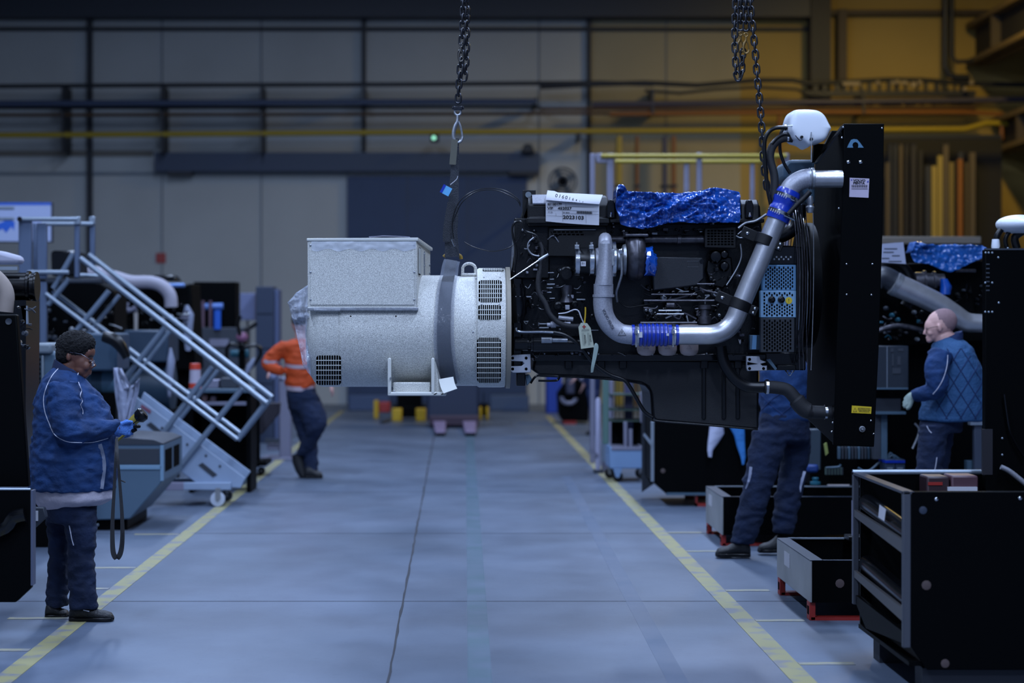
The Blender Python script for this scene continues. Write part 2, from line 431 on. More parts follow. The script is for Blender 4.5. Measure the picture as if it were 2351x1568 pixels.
# --- terminal box, set slightly askew so that its end face shows
tb_b = 11.42
fr = [P(706, 711, DE), P(957, 708, DE), P(957, 547, DE), P(706, 547, DE)]
def tbx(x, y): return P(x, y, DE)
off = P(988, 570, tb_b) - P(957, 547, DE)
tb = MB().hexa(fr + [p + off for p in fr]).build('terminal_box', M_white, G, bevel=.004)
lid0 = [P(704, 553, DE - .008), P(960, 553, DE - .008), P(960, 545.5, DE - .008), P(704, 547, DE - .008)]
MB().hexa(lid0 + [p + off + Vector((.006, .01, 0)) for p in lid0]).build('lid', M_white2, tb, bevel=.003)
MB().pbox(712, 952, 560, 700, DE - .006, .008).build('cover_plate', M_white, tb, bevel=.002)
for x, y in ((713, 563), (951, 563), (713, 625), (951, 625), (713, 688), (951, 688)): bolt(P(x, y, DE - .006), W(2.4, DE), M_steel, tb)
MB().pbox(706, 960, 706, 713, DE - .012, .05).build('drip_rail', M_steel, tb, bevel=.002)
MB().pbox(720, 782, 709, 714.5, DE - .02, .02).build('hinge', M_steel, tb, bevel=.002)
nx = off.normalized()
e0 = P(957, 547, DE)
def endp(t, y, out=.003): return P(957, y, DE) + off * t + Vector((out, 0, 0))
MB().ribbon([endp(.16, 565), endp(.16, 628)], .075, .003, wdir=off).build('side_slot', M_dark, tb)
for q in range(5): MB().ribbon([endp(.08 + q * .035, 567, .006), endp(.08 + q * .035, 626, .006)], .006, .003, wdir=off).build('slot_bar', M_white2, tb)
MB().ribbon([endp(.5, 566, .004), endp(.5, 640, .004)], .012, .006, wdir=off).build('hinge', M_steel, tb)
for q, y in ((.5, 572), (.5, 600), (.5, 625), (.9, 590), (.9, 610), (.9, 634)): bolt(endp(q, y, .003), .008, M_steel, tb, axis=(1, 0, 0))
# crumpled clear tape over the upper edge
mb = MB(); gx, gy = 60, 5; vs = []
for j in range(gy + 1):
    row = []
    for i in range(gx + 1):
        x = 715 + 240 * i / gx; y = 554 + (20 + 3 * math.sin(i * .5)) * j / gy
        row.append(mb.bm.verts.new(P(x, y, DE - .011 - .006 * noise.noise(Vector((x * .06, y * .14, 3))))))
    vs.append(row)
for j in range(gy):
    for i in range(gx): mb.face([vs[j][i], vs[j][i + 1], vs[j + 1][i + 1], vs[j + 1][i]])
mb.build('clear_tape', mat('tape', 'ccd2de', .25, alpha=.45), tb)
MB().ribbon(smooth_path([P(848, 544.6, 10.95), P(865, 543.5, 10.95), P(880, 542, 10.95), P(910, 543, 10.95), P(941, 545, 10.95)], 4), .12, .002, wdir=(0, 1, 0)).build('folded_document', mat('lilac_paper', '8e8fa6', .7), tb)
# --- mounting foot
ft = MB().pbox(890, 1025, 900, 909, DE - .03, .3).build('mounting_foot', M_white2, G, bevel=.006)
for x in (890, 990): MB().pp([(x, 824), (x + 4, 821), (x + 8, 824), (x + 8, 905), (x, 905)], DE - .03, .1).build('upright', M_white2, ft, bevel=.004)
MB().pbox(902, 988, 878, 901, DE + .02, .1).build('pad', M_white, ft, bevel=.006)
MB().hexa([P(998, 830, DE), P(1000, 830, DE), P(1010, 903, DE), P(998, 903, DE), P(998, 830, DE + .1), P(1000, 830, DE + .1), P(1022, 903, DE + .1), P(998, 903, DE + .1)]).build('gusset', M_white, ft)
for x in (995, 1012): MB().pp([(x, 906), (x + 6, 902), (x + 9, 902), (x + 3, 906)], DE - .034, .01).build('slot', M_dark, ft)
bolt(P(897, 868, DE - .03), W(2.6, DE), M_steel, ft, h=.02); bolt(P(905, 899, DE - .01), W(2.6, DE), M_steel, ft)

# --- engine core, cast in layers of different depth
blk = MB().pp([(1190, 520), (1212, 460), (1745, 470), (1752, 560), (1845, 566), (1848, 850), (1740, 850), (1172, 820), (1172, 640)], 11.0, .62).build('engine_block', M_blk2, G, bevel=.01)
MB().pbox(1181, 1262, 500, 640, 10.94, .1).build('side_casting', M_blk2, blk, bevel=.008)
MB().pbox(1176, 1200, 620, 845, 10.95, .3).build('flywheel_housing', M_black, G, bevel=.01)
MB().pp([(1178, 512), (1190, 508), (1192, 600), (1182, 622), (1172, 632), (1174, 600)], 11.12, .02).build('rear_bracket', M_steel, G)
MB().pbox(1200, 1230, 436, 560, 11.0, .03).build('lifting_bracket', M_matte, G, bevel=.004)
MB().cyl(P(1213, 447, 10.98), P(1213, 447, 11.05), W(7, 11)).build('bracket_boss', M_grey, G)
# valve cover
vc = MB().side([(10.86, Z(519, 10.86)), (10.86, Z(503, 10.86)), (10.875, Z(500, 10.86)), (10.875, Z(470, 10.86)), (10.93, Z(452, 10.86)), (11.05, Z(444, 10.86)), (11.3, Z(444, 10.86)), (11.42, Z(519, 10.86))], X(1213, 10.86), X(1398, 10.86)).build('valve_cover', M_matte, G, bevel=.008)
MB().side([(10.865, Z(512, 10.86)), (10.885, Z(465, 10.86)), (10.93, Z(456, 10.86)), (11.3, Z(455, 10.86)), (11.4, Z(515, 10.86))], X(1398, 10.86), X(1700, 10.86)).build('valve_cover', M_matte, G, bevel=.008)
MB().side([(10.86, Z(514, 10.86)), (10.88, Z(470, 10.86)), (10.93, Z(457, 10.86)), (11.3, Z(455, 10.86)), (11.4, Z(515, 10.86))], X(1700, 10.86), X(1745, 10.86)).build('end_cover', M_matte, G, bevel=.01)
MB().side([(10.868, Z(469, 10.86)), (10.925, Z(452, 10.86)), (11.0, Z(446, 10.86)), (11.0, Z(443, 10.86)), (10.93, Z(448, 10.86)), (10.864, Z(466, 10.86))], X(1223, 10.86), X(1262, 10.86)).build('cover_highlight_plate', M_cast, vc)  # pale strip painting the bluish reflection along the cover top
MB().pbox(1210, 1400, 500, 513, 10.845, .06).build('gasket_rail', M_matte, G, bevel=.005)
MB().pbox(1400, 1755, 502, 511, 10.85, .05).build('gasket_rail', M_matte, G, bevel=.005)
for x in (1394, 1712):
    c = MB().pp([(x, 500), (x, 470), (x + 3, 459), (x + 14, 459), (x + 18, 470), (x + 18, 500)], 10.84, .05).build('cover_clamp', M_black, G, bevel=.004)
    MB().lathe(P(x + 9, 498, 10.83), (0, 0, 1), [(0, W(4, 10.8)), (.012, W(4, 10.8)), (.013, W(2.6, 10.8)), (.024, W(2.6, 10.8))], 8).build('bolt', M_chrome, c)
# heat shield with slots
hs = MB().pp([(1260, 522), (1392, 518), (1398, 560), (1372, 590), (1258, 588)], 10.9, .05).build('heat_shield', M_matte, G, bevel=.004)
for r_ in (0, 1):
    for k in range(7): MB().pbox(1270 + r_ * 3 + k * 10, 1277 + r_ * 3 + k * 10, 531 + r_ * 6, 534 + r_ * 6, 10.898, .01).build('slot', M_dark, hs)
MB().pbox(1272, 1368, 526.5, 528, 10.893, .01).build('edge_trim', M_steel, hs)
# exhaust manifold
ex = MB().lathe(P(1404, 550, 10.93), (1, 0, 0), [(0, .022), (W(60, 10.9), .022), (W(61, 10.9), .03), (W(68, 10.9), .03), (W(69, 10.9), .024), (W(150, 10.9), .024), (W(151, 10.9), .029), (W(160, 10.9), .029), (W(161, 10.9), .024), (W(215, 10.9), .024)], 18).build('exhaust_manifold', M_castb, G)
vp = MB().pp([(1618, 524), (1690, 520), (1690, 570), (1618, 568)], 10.87, .04).build('vent_plate', M_matte, G, bevel=.003)
for i in range(8):
    for j in range(6): MB().pbox(1624 + i * 7.8, 1629.5 + i * 7.8, 528 + j * 6.2, 531.6 + j * 6.2, 10.868, .01).build('slot', M_dark, vp)
cp = MB().pp([(1496, 588), (1612, 590), (1617, 595), (1617, 640), (1600, 656), (1500, 668)], 10.89, .08).build('side_cover', mat('satin_black', '17191e', .4, bump=.15, bscale=300), G, bevel=.012)
MB().tube([P(1578, 600, 10.888), P(1604, 600, 10.888), P(1604, 613, 10.888), P(1578, 613, 10.888)], .0014, 4, closed=True).build('embossed_frame', M_steel, cp)
MB().cyl(P(1611, 600, 10.885), P(1611, 600, 10.9), .012).build('embossed_boss', M_black, cp)
# --- turbocharger
tc_ = MB().lathe(P(1362, 601, 10.78), (1, 0, 0), [(0, W(31, 10.8)), (W(6, 10.8), W(31, 10.8)), (W(14, 10.8), W(33, 10.8)), (W(26, 10.8), W(40, 10.8))], 28).build('compressor_inlet', M_cast, G)
ivol = [(X(1390, 10.78) - .008 * math.cos(a), 10.80 - .112 * math.cos(a) * .9, Z(599, 10.78) + .12 * math.sin(a)) for a in [R(-35 + k * 14) for k in range(18)]]
MB().tube(ivol, [W(16 - abs(k - 6) * .35, 10.8) for k in range(18)], 14).build('compressor_volute', M_cast, G)
MB().rings([(P(1393, 552, 10.72), (W(10, DE), 0, 0), (0, .05, 0)), (P(1391, 560, 10.7), (W(14, DE), 0, 0), (0, .06, 0)), (P(1390, 600, 10.685), (W(16, DE), 0, 0), (0, .05, 0)), (P(1388, 632, 10.68), (W(19, DE), 0, 0), (0, .055, 0)), (P(1386, 655, 10.68), (W(21, DE), 0, 0), (0, .058, 0))], 22).build('compressor_outlet', M_cast, G)
MB().lathe(P(1385.5, 652, 10.68), (0, 0, -1), [(0, W(22.5, 10.68)), (W(24, 10.68), W(22.5, 10.68)), (W(24.2, 10.68), W(25, 10.68)), (W(30, 10.68), W(25, 10.68)), (W(31, 10.68), W(22, 10.68))], 28).build('outlet_collar', M_cast, G)
ih = MB().lathe(P(1322, 600, 10.78), (1, 0, 0), [(0, W(30, 10.8)), (W(3, 10.8), W(32, 10.8)), (W(44, 10.8), W(32, 10.8)), (W(45, 10.8), W(29, 10.8))], 30).build('inlet_hose', M_rub, G)
for x in (1325, 1358):
    k_ = MB().lathe(P(x - 5.5, 600, 10.78), (1, 0, 0), [(0, W(33.2, 10.8)), (W(1, 10.8), W(34, 10.8)), (W(10, 10.8), W(34, 10.8)), (W(11, 10.8), W(33.2, 10.8))], 32).build('hose_clamp', M_chrome, G)
    MB().cyl(P(x, 566, 10.76), P(x, 556, 10.76), .009, n=8).build('clamp_screw', M_chrome, k_)
    MB().pbox(x - 5, x + 5, 562, 572, 10.70, .04).build('clamp_housing', M_steel, k_, bevel=.002)
MB().pbox(1334, 1345, 600, 611, 10.695, .012).build('sticker', M_paper, ih)
text('01', P(1339.5, 605, 10.694), .018, M_ink, ih)
MB().lathe(P(1403, 596, 10.78), (1, 0, 0), [(0, W(44, 10.8)), (W(1, 10.8), W(46, 10.8)), (W(9, 10.8), W(46, 10.8)), (W(10, 10.8), W(43, 10.8))], 36).build('band_clamp', M_chrome, G)
MB().pbox(1404, 1411, 572, 610, 10.66, .03).build('clamp_bridge', M_steel, G, bevel=.002)
ch = MB().lathe(P(1412, 596, 10.8), (1, 0, 0), [(0, W(32, 10.8)), (W(6, 10.8), W(24, 10.8)), (W(14, 10.8), W(24, 10.8)), (W(18, 10.8), W(34, 10.8)), (W(24, 10.8), W(36, 10.8))], 24).build('bearing_housing', M_steel, G)
tv = [(0, W(30, 10.8)), (W(2, 10.8), W(44, 10.8)), (W(9, 10.8), W(52, 10.8)), (W(22, 10.8), W(54, 10.8)), (W(36, 10.8), W(52, 10.8)), (W(43, 10.8), W(44, 10.8)), (W(45, 10.8), W(26, 10.8))]
tbh = MB().lathe(P(1436, 591, 10.83), (1, 0, 0), tv, 36).build('turbine_housing', M_castb, G, ang=60)
MB().pbox(1436, 1489, 537, 543, 10.74, .2).build('turbine_flange', M_castb, G, bevel=.004)
MB().lathe(P(1461, 591, 10.83), (1, 0, 0), [(0, W(54.2, 10.8)), (W(1, 10.8), W(54.8, 10.8)), (W(2, 10.8), W(54.2, 10.8))], 36).build('casting_seam', M_castb, tbh)
bc = MB()
for j in range(10):
    pass
bc.rings([(P(1481, 603, 10.78), (0, W(26, DE), 0), (0, 0, W(34, DE))), (P(1488, 601, 10.78), (0, W(30, DE), 0), (.01, 0, W(33, DE))), (P(1495, 600, 10.78), (0, W(24, DE), 0), (.006, 0, W(33, DE))), (P(1502, 606, 10.78), (0, W(24, DE), 0), (-.006, 0, W(28, DE))), (P(1507, 604, 10.78), (0, W(14, DE), 0), (0, 0, W(20, DE)))], 26)
for v in bc.bm.verts: v.co += Vector((noise.noise(v.co * 45), noise.noise(v.co * 45 + Vector((9, 0, 0))), noise.noise(v.co * 45 + Vector((0, 9, 0))))) * .013
bc.build('turbine_outlet_cap', M_bluep, G)
ol = MB().tube(smooth_path([P(1425, 578, 10.68), P(1427, 600, 10.68), P(1427, 630, 10.68), P(1420, 655, 10.7), P(1415, 672, 10.72), P(1417, 692, 10.78)], 6), W(2.8, DE), 8).build('oil_pipe', M_steel, G)
MB().lathe(P(1425, 577, 10.69), (0, -1, 0), [(0, W(6, DE)), (.02, W(6, DE)), (.022, W(3.5, DE))], 12).build('banjo_fitting', M_chrome, ol)
# --- charge-air pipes
PD = 10.68
p1 = smooth_path(T([(1384, 680), (1384, 700), (1388, 724), (1400, 746), (1421, 763), (1440, 768), (1458, 769)], PD), 6)
cpipe = MB().tube(p1, W(22, PD), 26).build('charge_air_pipe', M_cast, G)
MB().tube([P(1419, 770, PD - .0525), P(1437, 770, PD - .0525), P(1428, 755, PD - .0525)], .0016, 5, closed=True).build('warning_mark', M_matte, cpipe)
MB().cyl(P(1428, 765, PD - .0525), P(1428, 760, PD - .0525), .0016, n=5).build('warning_mark', M_matte, cpipe)
text('VOLVO PENTA', P(1396, 733, PD - .054), .024, mat('cast_letter', '55565e', .6), cpipe, roll=-63, depth=.004, wide=.12)
p2_ = smooth_path(T([(1548, 769), (1600, 769), (1632, 768.5), (1655, 763), (1673, 751), (1686, 734), (1696, 711), (1722, 650), (1748, 590), (1774, 528), (1790, 491)], PD), 6)
MB().tube(p2_, W(22.5, PD), 28).build('charge_air_pipe', M_alu, G)
hose = [(0, 24)]
for k in range(7):
    x = 16 + k * 9.5; hose += [(x, 23.5), (x + 2.4, 26.3), (x + 6.4, 26.3), (x + 8.8, 23.5)]
hose += [(98, 24), (107, 24)]
bh = MB().lathe(P(1450, 769, PD), (1, 0, 0), [(W(t, PD), W(r, PD)) for t, r in hose], 30).build('corrugated_hose', M_blueh, G)
for k in range(8): MB().lathe(P(1465.5 + k * 9.5, 769, PD), (1, 0, 0), [(0, W(24.3, PD)), (W(.7, PD), W(24.9, PD)), (W(1.4, PD), W(24.3, PD))], 28).build('hose_ring', M_steel, bh)
for x in (1461, 1546):
    k_ = MB().lathe(P(x - 4.5, 769, PD), (1, 0, 0), [(0, W(24.3, PD)), (W(1, PD), W(25.2, PD)), (W(8, PD), W(25.2, PD)), (W(9, PD), W(24.3, PD))], 30).build('hose_clamp', M_chrome, bh)
    MB().cyl(P(x, 750, PD - .052), P(x, 797, PD - .058), .006, n=8).build('clamp_screw', M_steel, k_)
    MB().pbox(x - 4, x + 4, 757, 766, PD - .07, .02).build('clamp_block', M_chrome, k_, bevel=.001)
MB().pbox(1467, 1475, 762, 775, PD - .0625, .004).build('sticker', M_paper, bh)
MB().pbox(1530, 1536, 765, 771, PD - .0625, .004).build('sticker', M_paper, bh)
# silicone coupler between straight pipe and elbow
ca, cb = P(1784, 505, PD), P(1813, 437, PD); L = (cb - ca).length
sc_ = MB().lathe(ca, cb - ca, [(0, W(27, PD)), (L * .25, W(28, PD)), (L * .36, W(28.5, PD)), (L * .44, W(26, PD)), (L * .55, W(26, PD)), (L * .64, W(29, PD)), (L * .9, W(28, PD)), (L, W(26, PD))], 30).build('silicone_coupler', M_blueh, G)
for q in (.18, .72):
    c = ca.lerp(cb, q)
    k_ = MB().lathe(c, cb - ca, [(0, W(28.3, PD)), (.002, W(29.3, PD)), (.018, W(29.3, PD)), (.02, W(28.3, PD))], 30).build('hose_clamp', M_chrome, sc_)
    dv = (cb - ca).normalized(); sd = Vector((dv.z, 0, -dv.x))
    MB().cyl(c + sd * .015 + Vector((0, -.068, 0)), c + sd * .08 + Vector((0, -.055, 0)), .007, n=8).build('clamp_screw', M_chrome, k_)
    for q_ in range(5): MB().obox(c - sd * (.012 + .012 * q_) + Vector((0, -.0705, 0)), (.004, .003, .016), Matrix((sd, (0, 1, 0), dv)).transposed()).build('band_slot', M_paper, k_)
el = smooth_path(T([(1806, 450), (1815, 432), (1829, 419), (1847, 411), (1863, 410)], PD), 7)
MB().tube(el, W(22.5, PD), 26).build('intake_elbow', M_cast, G)
MB().lathe(P(1856, 410, PD), (1, 0, 0), [(0, W(23, PD)), (W(3, PD), W(25, PD)), (W(5, PD), W(22, PD)), (W(7, PD), W(25, PD)), (W(12, PD), W(25, PD)), (W(13, PD), W(22, PD))], 28).build('elbow_clamp', M_steel, G)
MB().lathe(P(1868, 411, PD), (1, 0, 0), [(0, W(20, PD)), (W(65, PD), W(20, PD))], 26).build('intake_stub', M_alu, G)
# black pipe brackets
def pipe_bracket(c, ear1, ear2):
    d_ = (P(1790, 491, PD) - P(1722, 650, PD)).normalized(); s_ = Vector((d_.z, 0, -d_.x)); c = P(*c, PD)
    b = MB().lathe(c - d_ * .028, d_, [(0, W(23.2, PD)), (.003, W(24.4, PD)), (.053, W(24.4, PD)), (.056, W(23.2, PD))], 26).build('pipe_bracket', M_matte, G)
    MB().obox(c - s_ * .088 + Vector((0, .03, 0)), (.09, .012, .06), Matrix((s_, (0, 1, 0), d_)).transposed()).build('ear', M_matte, b, bevel=.004)
    MB().obox(c + s_ * .075 + Vector((0, 0, 0)), (.045, .05, .05), Matrix((s_, (0, 1, 0), d_)).transposed()).build('ear', M_matte, b, bevel=.004)
    for q in (-.012, .012): bolt(c + s_ * .078 + d_ * q + Vector((0, -.026, 0)), .007, M_chrome, b)
    bolt(c - s_ * .1 + Vector((0, .022, 0)), .009, M_chrome, b)
pipe_bracket((1757, 552), 0, 0); pipe_bracket((1699, 700), 0, 0)
# --- oil filters
for x in (1483.5, 1532.5, 1582):
    f = MB().lathe(P(x, 745, 10.84), (0, 0, -1), [(0, W(21, 10.84)), (W(58, 10.84), W(21.5, 10.84)), (W(66, 10.84), W(19, 10.84)), (W(71, 10.84), W(11, 10.84)), (W(72, 10.84), 0)], 28).build('oil_filter', mat('filter_can', 'b4a29c', .5, .1), G, ang=60)
    a_ = 10.84 - W(22.2, 10.84)
    MB().tube([P(x - 6, 801, a_), P(x + 6, 801, a_), P(x, 793, a_)], .0009, 4, closed=True).build('warning_mark', M_ink, f)
# --- sump
sp = MB().pp([(1228, 822), (1742, 828), (1742, 986), (1720, 985), (1506, 966), (1499, 958), (1495, 905), (1488, 889), (1472, 880), (1420, 872), (1330, 865), (1240, 862), (1222, 850)], 10.98, .55).build('oil_sump', mat('sump_black', '07080c', .5, bump=.12, bscale=260), G, bevel=.012)
for x in (1612, 1658, 1690): MB().pbox(x, x + 9, 838, 962, 10.965, .03).build('sump_rib', M_blk2, sp, bevel=.004)
for x in (1300, 1375, 1425, 1612, 1690): MB().pbox(x - 3, x + 14, 828, 846, 10.955, .04).build('sump_clamp', M_blk2, sp, bevel=.004)
MB().tube(smooth_path(T([(1240, 863), (1330, 866), (1420, 873), (1472, 881), (1487, 890), (1494, 906), (1498, 957), (1506, 966), (1600, 974), (1740, 986)], 10.975), 5), .006, 6).build('sump_rim', M_black, sp)
MB().pbox(1225, 1760, 812, 829, 10.93, .2).build('crankcase_rail', M_black, G, bevel=.006)
# --- mounting brackets
def bracket(name, out, holes, cuts):
    b = MB().pp(out, 10.84, .03).build(name, mat('bracket_steel', '9c9fa8', .5, .35, bump=.2, bscale=300), G, bevel=.003)
    for x, y in holes: MB().cyl(P(x, y, 10.838), P(x, y, 10.85), W(3.4, 10.84), n=14).build('hole', M_dark, b)
    for c in cuts: MB().pp(c, 10.837, .012).build('slot', M_dark, b)
bracket('mount_bracket', [(1172, 818), (1178, 815), (1218, 813), (1219, 855), (1178, 856), (1171, 852), (1170, 846), (1174, 841), (1198, 840), (1204, 835), (1200, 830), (1174, 829), (1169, 824)],
        [(1177, 822), (1208, 822), (1177, 847), (1208, 847)], [])
bracket('mount_bracket', [(1714, 818), (1744, 818), (1746, 826), (1761, 832), (1761, 851), (1716, 852), (1714, 845)], [(1721, 825), (1721, 846), (1753, 846)], [[(1716, 831), (1740, 835), (1716, 838)], [(1746, 835), (1761, 831), (1761, 839), (1750, 839)]])
MB().pbox(1186, 1206, 857, 886, 10.9, .12).build('mount_foot', M_black, G, bevel=.004)
MB().pp([(1206, 862), (1216, 860), (1222, 872), (1210, 886)], 10.9, .1).build('mount_strut', M_greym, G, bevel=.004)
MB().tube(smooth_path(T([(1218, 880), (1228, 866), (1240, 862), (1280, 864), (1282, 870), (1274, 874), (1236, 874)], 10.88), 4), .007, 6).build('sump_guard', M_black, G)
# --- starter motor, filters, accessories on the left flank
MB().lathe(P(1182, 789, 10.86), (1, 0, 0), [(0, W(16, DE)), (W(30, DE), W(16, DE)), (W(31, DE), W(11, DE)), (W(36, DE), W(11, DE)), (W(37, DE), W(17, DE)), (W(42, DE), W(17, DE)), (W(43, DE), W(19, DE)), (W(150, DE), W(19, DE)), (W(152, DE), W(10, DE))], 26).build('starter_motor', M_black, G)
MB().lathe(P(1243, 781, 10.78), (1, 0, 0), [(0, W(7, DE)), (W(24, DE), W(7, DE)), (W(25, DE), W(5, DE)), (W(60, DE), W(5, DE))], 16).build('solenoid', M_steel, G)
MB().lathe(P(1190, 652, 10.85), (0, 0, -1), [(0, W(13, DE)), (W(8, DE), W(13, DE)), (W(9, DE), W(17, DE)), (W(28, DE), W(17, DE)), (W(30, DE), W(20, DE)), (W(66, DE), W(20, DE)), (W(78, DE), W(14, DE)), (W(90, DE), W(12, DE))], 26).build('fuel_filter', M_black, G)
MB().lathe(P(1300, 628, 10.9), (0, -1, 0), [(0, W(16, DE)), (.03, W(16, DE)), (.035, W(12.5, DE)), (.025, W(12, DE))], 26).build('blanking_plug', M_blk2, G)
MB().lathe(P(1285, 620, 10.92), (0, -1, 0), [(0, W(7, DE)), (.03, W(6, DE))], 14).build('boss', M_blk2, G)
MB().lathe(P(1302, 655, 10.92), (0, 0, -1), [(0, W(15, DE)), (W(24, DE), W(12, DE)), (W(40, DE), W(18, DE))], 20).build('water_pump_neck', M_castb, G)
for k, (x, y, l, h_) in enumerate(((1256, 651, 18, 3), (1256, 670, 10, 2), (1262, 684, 12, 2), (1324, 686, 20, 3), (1238, 742, 26, 3), (1238, 751, 22, 3), (1258, 625, 14, 2), (1262, 640, 10, 2), (1255, 660, 14, 2), (1344, 757, 30, 2), (1180, 680, 40, 3))):
    MB().pbox(x, x + l, y, y + h_, 10.86, .04).build('edge_clip', M_steel, G, bevel=.001)
MB().lathe(P(1256, 746, 10.8), (1, 0, .05), [(0, W(5, DE)), (W(8, DE), W(5, DE)), (W(9, DE), W(8, DE)), (W(20, DE), W(8, DE)), (W(21, DE), W(5, DE)), (W(54, DE), W(5, DE))], 14).build('pipe_fitting', M_cast, G)
MB().lathe(P(1282, 729, 10.81), (1, 0, -.12), [(0, W(5, DE)), (W(34, DE), W(5.5, DE)), (W(35, DE), W(3, DE))], 12).build('pipe_fitting', M_cast, G)
MB().pbox(1298, 1308, 700, 711, 10.84, .03).build('connector', M_cast, G, bevel=.002)
for x, y, r_ in ((1281, 703, 10), (1319, 699, 8), (1360, 727, 7), (1229, 581, 4), (1197, 583, 2.5), (1217, 690, 7), (1221, 704, 6), (1172, 749, 7), (1389, 518, 4)):
    MB().lathe(P(x, y, 10.93), (0, -1, 0), [(0, W(r_, DE)), (.06, W(r_, DE)), (.065, W(r_ * .55, DE)), (.05, W(r_ * .5, DE))], 14).build('boss', M_blk2, G)
# hoses and cables on the engine
def hose_(pts, r, name='hose', m=M_rub, d=10.76, n=10, k=6, parent=None):
    return MB().tube(smooth_path(T(pts, d), k), W(r, d), n).build(name, m, parent or G)
hose_([(1240, 622), (1236, 645), (1238, 672), (1252, 697), (1263, 722), (1285, 742), (1310, 749), (1336, 749)], 6.2, 'coolant_hose', M_slv)
hose_([(1186, 752), (1192, 762), (1240, 762), (1275, 764), (1302, 772), (1330, 792), (1350, 818), (1368, 838), (1400, 860), (1432, 872), (1446, 888), (1462, 916), (1480, 945), (1498, 958)], 4.6, 'drain_hose', M_rub, d=10.72)
hose_([(1186, 752), (1192, 761), (1240, 761.5), (1270, 763)], 2.4, 'metal_line', M_chrome, d=10.69)
hose_([(1171, 642), (1238, 597)], 1.6, 'stay_rod', M_chrome, d=10.72)
hose_([(1237, 597.5), (1259, 584)], 3.4, 'stay_sleeve', M_steel, d=10.72)
hose_([(1282, 720), (1300, 718), (1318, 711), (1328, 714), (1334, 728), (1340, 742)], 1.5, 'sensor_wire', M_paper, d=10.72)
hose_([(1180, 622), (1186, 580), (1178, 545), (1177, 520), (1186, 509), (1198, 511), (1206, 530), (1230, 540), (1244, 560), (1258, 582)], 2.7, 'wiring_loom', M_rub)
hose_([(1226, 545), (1214, 556), (1212, 570), (1222, 584), (1238, 588)], 1.8, 'wire_loop', M_steel)
hose_([(1240, 556), (1246, 575), (1243, 600), (1240, 622)], 4, 'wiring_loom', M_slv)
hose_([(1195, 470), (1188, 456), (1160, 438), (1125, 432), (1090, 438), (1062, 455), (1046, 480), (1038, 515), (1042, 548)], 1.1, 'stray_cable', M_rub, d=10.8)
hose_([(1195, 474), (1185, 458), (1150, 440), (1120, 436), (1088, 443), (1060, 466), (1044, 500)], 1.0, 'stray_cable', M_rub, d=10.82)
hose_([(1198, 535), (1186, 555), (1165, 570), (1130, 577), (1090, 568), (1066, 556)], 1.0, 'stray_cable', M_rub, d=10.84)
hose_([(1420, 690), (1440, 705), (1480, 700), (1540, 690)], 1.6, 'wire_line', M_rub, d=10.9)
hose_([(1700, 560), (1702, 590), (1690, 620), (1668, 655)], 2.0, 'cable', M_steel, d=10.86)
hose_([(1760, 492), (1735, 507), (1712, 512), (1695, 524)], 3.2, 'fuel_line', M_steel, d=10.84)
hose_([(1690, 541), (1700, 546), (1716, 541), (1706, 530), (1694, 538)], 1.6, 'wire_loop', M_steel, d=10.84)
# injection and pipework cluster between the pipes
for k in range(62):
    x, y = rng.uniform(1478, 1655), rng.uniform(640, 738)
    if 1480 < x < 1612 and y < 655: continue
    r_ = rng.choice((2.6, 3.2, 4.5, 6))
    MB().lathe(P(x, y, 10.98), (0, -1, 0), [(0, W(r_ * 1.3, DE)), (.05, W(r_ * 1.3, DE)), (.055, W(r_, DE)), (.08, W(r_, DE)), (.082, W(r_ * .5, DE)), (.07, W(r_ * .45, DE))], 10).build('union_nut', rng.choice((M_black, M_blk2, M_blk2, M_steel)), G)
for k in range(20):
    x, y = rng.uniform(1470, 1620), rng.uniform(650, 738)
    pts = [(x, y)]
    for q in range(3): pts.append((pts[-1][0] + rng.uniform(-14, 34), pts[-1][1] + rng.uniform(-16, 16)))
    hose_(pts, rng.choice((1.4, 1.9, 2.4)), 'injector_pipe', rng.choice((M_black, M_black, M_steel, M_castb)), d=10.9, n=7)
for x0, x1, y, r_ in ((1512, 1565, 713, 2.2), (1508, 1570, 721, 1.8), (1470, 1600, 741, 3), (1478, 1640, 690, 2.5), (1495, 1600, 676, 2), (1600, 1640, 652, 2)):
    MB().cyl(P(x0, y, 10.88), P(x1, y, 10.88), W(r_, DE), n=8).build('fuel_rail', M_steel if 712 < y < 722 else M_castb, G)
MB().lathe(P(1530, 700, 10.9), (1, 0, 0), [(0, W(8, DE)), (W(18, DE), W(8, DE)), (W(19, DE), W(5, DE))], 16).build('sensor', M_castb, G)
MB().lathe(P(1618, 700, 10.9), (0, 0, -1), [(0, W(15, DE)), (W(10, DE), W(15, DE)), (W(11, DE), W(11, DE)), (W(26, DE), W(11, DE)), (W(27, DE), W(15, DE)), (W(44, DE), W(15, DE))], 20).build('thermostat_housing', M_castb, G)
for x, y, r_ in ((1645, 670, 8), (1596, 664, 6), (1568, 652, 5), (1576, 645, 4), (1630, 640, 5), (1660, 612, 9), (1640, 590, 12), (1660, 585, 8)):
    MB().lathe(P(x, y, 10.97), (0, -1, 0), [(0, W(r_ * 1.4, DE)), (.04, W(r_ * 1.4, DE)), (.05, W(r_, DE)), (.07, W(r_, DE)), (.072, W(r_ * .6, DE))], 16).build('housing_cap', M_black, G)
MB().pp([(1628, 585), (1680, 590), (1684, 640), (1660, 662), (1632, 656), (1620, 620)], 10.95, .05).build('gear_cover', M_blk2, G, bevel=.008)
for k in range(14): bolt(P(1405 + k * 21, 527 if k % 2 else 533, 10.98), W(3, DE), M_blk2, G, h=.02)
for k in range(16): bolt(P(1250 + k * 31, 812 + (k % 3), 10.93), W(2.4, DE), M_steel if k % 4 == 0 else M_black, G, h=.012)
